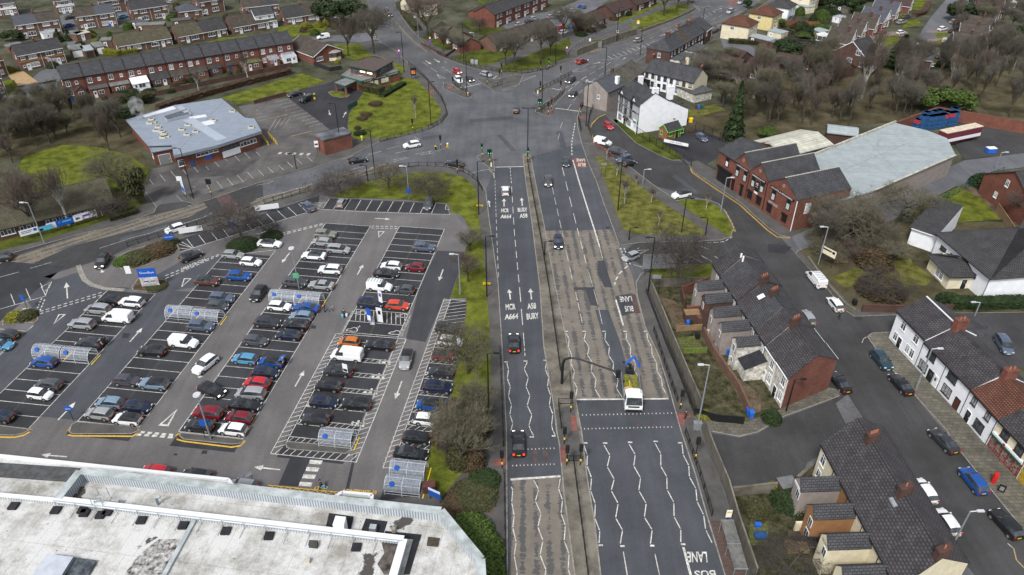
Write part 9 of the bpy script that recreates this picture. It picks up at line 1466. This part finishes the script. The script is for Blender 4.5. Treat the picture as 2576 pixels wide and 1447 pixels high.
def boxy(px,py,w,d,h,m,lab,name,cat,rz=0.0,lid=None,z=0.08,grp=None):
 p=G(px,py);o=thing(name,lab,cat,(p.x,p.y,z),rz,grp);b=MB();b.extr([(-w/2*0.88,-d/2*0.88),(w/2*0.88,-d/2*0.88),(w/2*0.88,d/2*0.88),(-w/2*0.88,d/2*0.88)],0,0.1);b.extr([(-w/2,-d/2),(w/2,-d/2),(w/2,d/2),(-w/2,d/2)],0.1,h,bottom=True);b.build('body',m,o)
 b=MB();b.prof([(-d/2-0.04,h),(d/2+0.04,h),(d/2,h+0.1),(-d/2-0.02,h+0.06)],-w/2-0.03,w/2+0.03);b.build('lid',lid or m,o);return o
BN='wheelie_bin'
for px,py,m,lab in((184,257,BLUE,'blue bin beside the hipped end of the long terrace'),(749,138,BLUE,'blue bin against the bungalow beside the long terrace'),(277,68,BLUE,'blue bin beside the white door of the second-row semi'),(1224,66,BLUE,'first of three blue bins by the brick flats'),(1231,68,BLUE,'second of three blue bins by the brick flats'),(1238,70,BLUE,'third of three blue bins by the brick flats'),(1430,72,GREENB,'dark green bin beside the red car near the ramp'),(1437,73,BLUE,'blue bin beside the red car near the ramp'),(1595,20,BLUE,'blue bin at the brown-roofed bungalow wall'),(1648,231,BLUE,'blue bin in the white terrace yard'),(1686,243,BLUE,'blue bin by the black door of the white terrace'),(1757,275,BLUE,'blue bin beside the brown yard wall'),(1765,274,GREENB,'green bin beside the brown yard wall'),(1751,274,BROWNB,'brown bin beside the brown yard wall'),(1730,822,BLUE,'blue bin in the middle garden yard'),(1737,824,BLACKB,'black bin in the middle garden yard'),(1753,852,BLACKB,'black bin at the green flags'),(1830,892,BLUE,'blue bin behind the brick wall by the lean-to'),(1800,880,GREYP,'large grey bin behind the brick wall by the lean-to'),(1882,1042,BLUE,'blue bin at the bottom of the long garden wall, left'),(1888,1050,BLUE,'blue bin at the bottom of the long garden wall, right'),(2148,768,BLACKB,'black bin beside the corner wall and the white car'),(1988,1238,BLUE,'blue bin by the garden shed'),(1994,1258,BLUE,'blue bin behind the curved brick wall'),(130,247,BLUE,'pale blue bin beside the yellow bush')):boxy(px,py,0.6,0.75,1.05,m,lab,BN,'bin')
boxy(1188,162,1.0,0.5,1.4,LEAD,'left one of two grey cabinets on the corner lawn','utility_cabinet','cabinet');boxy(1198,163,1.0,0.5,1.4,LEAD,'right one of two grey cabinets on the corner lawn','utility_cabinet','cabinet');boxy(1752,1080,1.1,0.6,1.3,GREYP,'grey cabinet at the foot of the lamp by the fence end','utility_cabinet','cabinet');boxy(1080,1236,1.6,1.1,1.3,BROWNB,'brown clothes bank beside the lower trolley shelter','recycling_bank','container',0.1);boxy(2490,385,2.2,1.4,1.3,BLUE,'blue skip-like bin heaped with white bags in the walled yard','waste_container','container',0.1,SIGNW);boxy(1905,1325,0.7,0.5,0.45,BLUE,'blue storage box in the near garden','storage_box','box');boxy(1912,1352,1.5,0.9,0.4,mat('crate_blue',(0.02,0.07,0.2),0.6,0.3,2),'blue tarpaulin heap in the near garden','covered_heap','heap')
boxy(1973,1240,2.2,1.8,2.0,BRICKD,'small garden shed with grey roof by the alley wall','garden_shed','shed',0.2,FELTG);boxy(1738,805,2.6,1.6,1.6,BRICKD,'small brick outhouse with tan door lying on its roof','brick_outhouse','shed',0.1,WOODT);boxy(1762,812,1.8,1.8,1.5,mat('brown_shed',(0.12,0.06,0.04),0.9,0.2),'brown shed in the middle garden','garden_shed','shed',0.2);boxy(2001,1383,2.6,1.4,0.7,WOODT,'stack of pale pallets beside the dark fence','pallet_stack','pallets');boxy(1500,120,3.6,1.4,2.3,GREYP,'grey bus shelter with mossy roof on the north-east road','bus_shelter','bus shelter',0.35,GRASSD)
bs=thing('bus_shelter','long glass-roofed bus shelter against the near timber fence','bus shelter',tuple(G(1838,1400)),math.atan2(*(lambda d:(d.y,d.x))(G(1860,1447)-G(1836,1362))));b=MB();b.box(-3.5,3.5,-0.8,0.8,2.35,2.42);b.build('roof',mat('dirty_glass_roof',(0.13,0.13,0.12),0.4,0.3,1),bs);b=MB();[b.tube((x,y,0),(x,y,2.4),0.05,n=5)for x in(-3.4,0,3.4)for y in(-0.7,0.7)];[b.box(x-0.04,x+0.04,-0.82,0.82,2.42,2.48)for x in(-3.4,0,3.4)];b.build('frame',GREYP,bs)
def cyl(px,py,r,h,m,top,lab,name,cat):p=G(px,py);o=thing(name,lab,cat,(p.x,p.y,0.1));b=MB();b.tube((0,0,0),(0,0,h*0.82),r,n=14);b.build('body',m,o);b=MB();b.tube((0,0,h*0.82),(0,0,h),r*1.12,r*0.9,14);b.build('rim',top,o)
cyl(1837,1352,0.36,1.1,MEDIAN,GREENB,'stone litter bin with green rim beside the bus shelter','litter_bin','bin');cyl(2497,1215,0.32,1.7,SIGNR,SIGNR,'red pillar box on the paved footway by the shop','pillar_box','post box');cyl(1177,241,0.22,1.0,SIGNY,SIGNW,'yellow and white bollard at the tip of the north island','bollard','bollard');cyl(1096,377,0.2,1.0,BLACK,SIGNY,'yellow-topped bollard on the sliver island','bollard','bollard');cyl(1126,371,0.22,1.1,SIGNY,SIGNW,'yellow bollard at the right of the sliver island','bollard','bollard');cyl(1236,420,0.2,1.0,SIGNW,SIGNY,'white and yellow bollard on the slip island','bollard','bollard');cyl(1353,237,0.22,1.0,SIGNW,SIGNY,'white bollard with yellow band on the upper island tip','bollard','bollard');cyl(767,243,0.16,0.8,mat('cone_orange',(0.7,0.12,0.02),0.5),SIGNW,'orange traffic cone beside the off-roader','traffic_cone','cone');cyl(1737,308,0.6,1.2,SIGNY,SIGNY,'yellow spherical tank at the fence behind the kiosk','yellow_tank','tank')
R2=random.Random(4)
for i,(x,y)in enumerate(T(3,0,[(1490,1285),(1535,1290),(1600,1298),(1650,1290),(1695,1285),(1735,1275),(1560,1255),(1640,1245),(1690,1235),(1760,1250),(1800,1262),(1845,1255),(1725,1215),(1790,1215),(1845,1215)])):
 p=G(x,y+1);n=R2.choice((2,3,3))
 for k in range(n):
  tp=k==n-1 and i%5==0;o=thing('plastic_crate','%s crate stack tier in the walled yard, %s'%('red topmost' if tp else 'blue','top of its stack' if k==n-1 else 'under others'),'crate',(p.x,p.y,0.13+k*1.25),R2.uniform(-0.15,0.15)+0.3,'stacked plastic crates in the walled yard')
  b=MB();b.box(-0.85,0.85,-0.85,0.85,0.1,1.2);b.build('body',SIGNR if tp else mat('crate_blue',(0.02,0.07,0.2),0.6,0.3,2),o);b=MB();[b.box(-0.9,0.9,-0.9,0.9,z,z+0.07)for z in(0.1,0.6,1.13)];b.build('rim',mat('crate_rib',(0.05,0.16,0.3),0.6,0.2,2),o)
  # ---------------------------------------------------------------- people
def skin(pts,edges,rad_,m,name,fat=0.0):
 me=bpy.data.meshes.new(name);me.from_pydata(pts,edges,[]);o=bpy.data.objects.new(name,me);C.objects.link(o);sm=o.modifiers.new('s','SKIN');o.modifiers.new('u','SUBSURF').levels=1
 for v,r in zip(me.skin_vertices[0].data,rad_):v.radius=(r+fat,r+fat)
 me.skin_vertices[0].data[0].use_root=True;bpy.context.view_layer.update();out=bpy.data.meshes.new_from_object(o.evaluated_get(bpy.context.evaluated_depsgraph_get()));bpy.data.objects.remove(o);out.materials.clear();out.materials.append(m);return out
def person(px,py,lab,jac,tr,pose='walk',hair=HAIR,rz=0.0,hat=None):
 s=0.28 if pose=='walk' else 0.07;a=0.2 if pose=='walk' else 0.06;f=0.35 if pose=='push' else 0
 V=[(0,0,.95),(0,0,1.15),(0,0,1.38),(0,0,1.48),(0,.01,1.6),(0,.01,1.7),(-.1,0,.92),(-.11,s*.5,.5),(-.11,s*.6-.05,.08),(-.11,s*.6+.12,.04),(.1,0,.92),(.11,-s*.3,.5),(.11,-s*1.1,.1),(.11,-s*1.1+.16,.05),(-.2,0,1.4),(-.26,-a+f*.3,1.12),(-.25,-a+.14+f,.88+f*.5),(.2,0,1.4),(.26,a+f*.3,1.12),(.25,a+.1+f,.88+f*.5)]
 Ed=[(0,1),(1,2),(2,3),(3,4),(4,5),(0,6),(6,7),(7,8),(8,9),(0,10),(10,11),(11,12),(12,13),(2,14),(14,15),(15,16),(2,17),(17,18),(18,19)];R_=[.13,.12,.14,.055,.09,.085,.09,.06,.04,.035,.09,.06,.04,.035,.06,.045,.035,.06,.045,.035]
 for w in(16,19):
  x,y,z=V[w]
  for i in range(5):V.append((x+(i-2)*.022,y+.02+(.03 if i==0 else 0),z-(.1 if i else.05)));Ed.append((w,len(V)-1));R_.append(.009)
 p=G(px,py);o=thing('person',lab,'person',(p.x,p.y,0.05),rz);put('body',skin(V,Ed,R_,SKIN,'body'),o)
 J=[0,1,2,14,15,16,17,18,19];mp={v:i for i,v in enumerate(J)};sb=lambda L_:[(mp[x],mp[y])for x,y in Ed if x in L_ and y in L_]
 put('jacket',skin([V[j]for j in J],sb(J),[R_[j]for j in J],jac,'jacket',.022),o);J=[0,6,7,8,10,11,12];mp={v:i for i,v in enumerate(J)};put('trousers',skin([V[j]for j in J],sb(J),[R_[j]for j in J],tr,'trousers',.02),o)
 b=MB();[b.box(V[k][0]-.05,V[k][0]+.05,V[k][1]-.06,V[k+1][1]+.08,0,.1)for k in(8,12)];b.build('shoes',BLACKB,o);b=MB();b.ball((0,-.015,1.69),.115,.12,8);b.build('hair',hair,o);return o
DK=mat('dark_cloth',(0.02,0.02,0.024),0.9,0.2,3);NV=mat('navy_cloth',(0.03,0.045,0.09),0.9,0.2,3);CR=mat('cream_cloth',(0.6,0.57,0.48),0.9,0.1,3);BR=mat('brown_cloth',(0.09,0.065,0.045),0.9,0.2,3)
for q in((817,785,'person in black jacket and blue jeans pushing a loaded trolley',DK,NV,'push',HAIR,-1.2),(867,798,'person in long black coat carrying white and blue shopping bags',DK,DK,'walk',DK,2.8),(259,876,'person in pale cream coat standing by the open boot',CR,BR,'stand',UPVC,-1.0),(266,868,'person in brown jacket behind the one in the cream coat',BR,DK,'stand',HAIR,1.0),(715,922,'person in white top and hat beside the raised blue tailgate',CR,NV,'stand',CR,1.6),(721,916,'person in black leaning behind the raised blue tailgate',DK,DK,'stand',HAIR,1.6),(809,1230,'person in black with a turquoise bag crossing outside the store',DK,DK,'walk',HAIR,-1.3),(1723,1054,'person with a black backpack waiting at the red paving',DK,DK,'stand',HAIR,1.5),(2110,802,'person in black running across the street mouth',DK,NV,'walk',HAIR,2.6),(1512,243,'person in black walking past the pebbledashed end wall',DK,DK,'walk',HAIR,3.0),(911,355,'person in a yellow high-visibility coat by the lawn railings',HIVIS,HIVIS,'stand',HAIR,0),(792,247,'person in yellow high-visibility jacket behind the off-roader',HIVIS,DK,'stand',HAIR,0.5),(1298,55,'person in dark clothes near the parked cars by the flats',DK,DK,'stand',HAIR,0)):person(*q)
def bag(px,py,m,lab):boxy(px,py,0.35,0.2,0.45,m,lab,'shopping_bag','bag',0,z=0.1)
bag(862,799,CYAN,'blue patterned shopping bag in the left hand of the walker');bag(872,797,SIGNW,'white shopping bag in the right hand of the walker');bag(815,1229,CYAN,'turquoise bag carried by the person outside the store')
ck=thing('flue','small chimney flue behind the clinic giving off white smoke','chimney',tuple(G(361,262)),0);b=MB();b.tube((0,0,0),(0,0,4),0.16,n=8);b.tube((-0.6,0,4),(0.6,0,4),0.06,n=5);b.build('pipe',GALV,ck)
sm=bpy.data.materials.new('smoke');sm.use_nodes=True;nt=sm.node_tree;nt.nodes.remove(nt.nodes['Principled BSDF']);pv=nt.nodes.new('ShaderNodeVolumePrincipled');pv.inputs['Color'].default_value=(0.9,0.92,0.95,1);nz=nt.nodes.new('ShaderNodeTexNoise');nz.inputs['Scale'].default_value=0.7;mr=nt.nodes.new('ShaderNodeMapRange');mr.inputs[1].default_value=0.45;mr.inputs[2].default_value=0.7;mr.inputs[4].default_value=0.55;tc=nt.nodes.new('ShaderNodeTexCoord')
nt.links.new(tc.outputs['Object'],nz.inputs[0]);nt.links.new(nz.outputs[0],mr.inputs[0]);nt.links.new(mr.outputs[0],pv.inputs['Density']);nt.links.new(pv.outputs[0],nt.nodes['Material Output'].inputs['Volume'])
b=MB();q=G(352,300,4.6);b.ball((0,0,3.2),2.0,3.2,12,jit=0.1);o=b.build('smoke',sm,smooth=True);o.location=q;o['kind']='stuff';o['label']='thin white smoke drifting over the ribbed roof';o['category']='smoke'
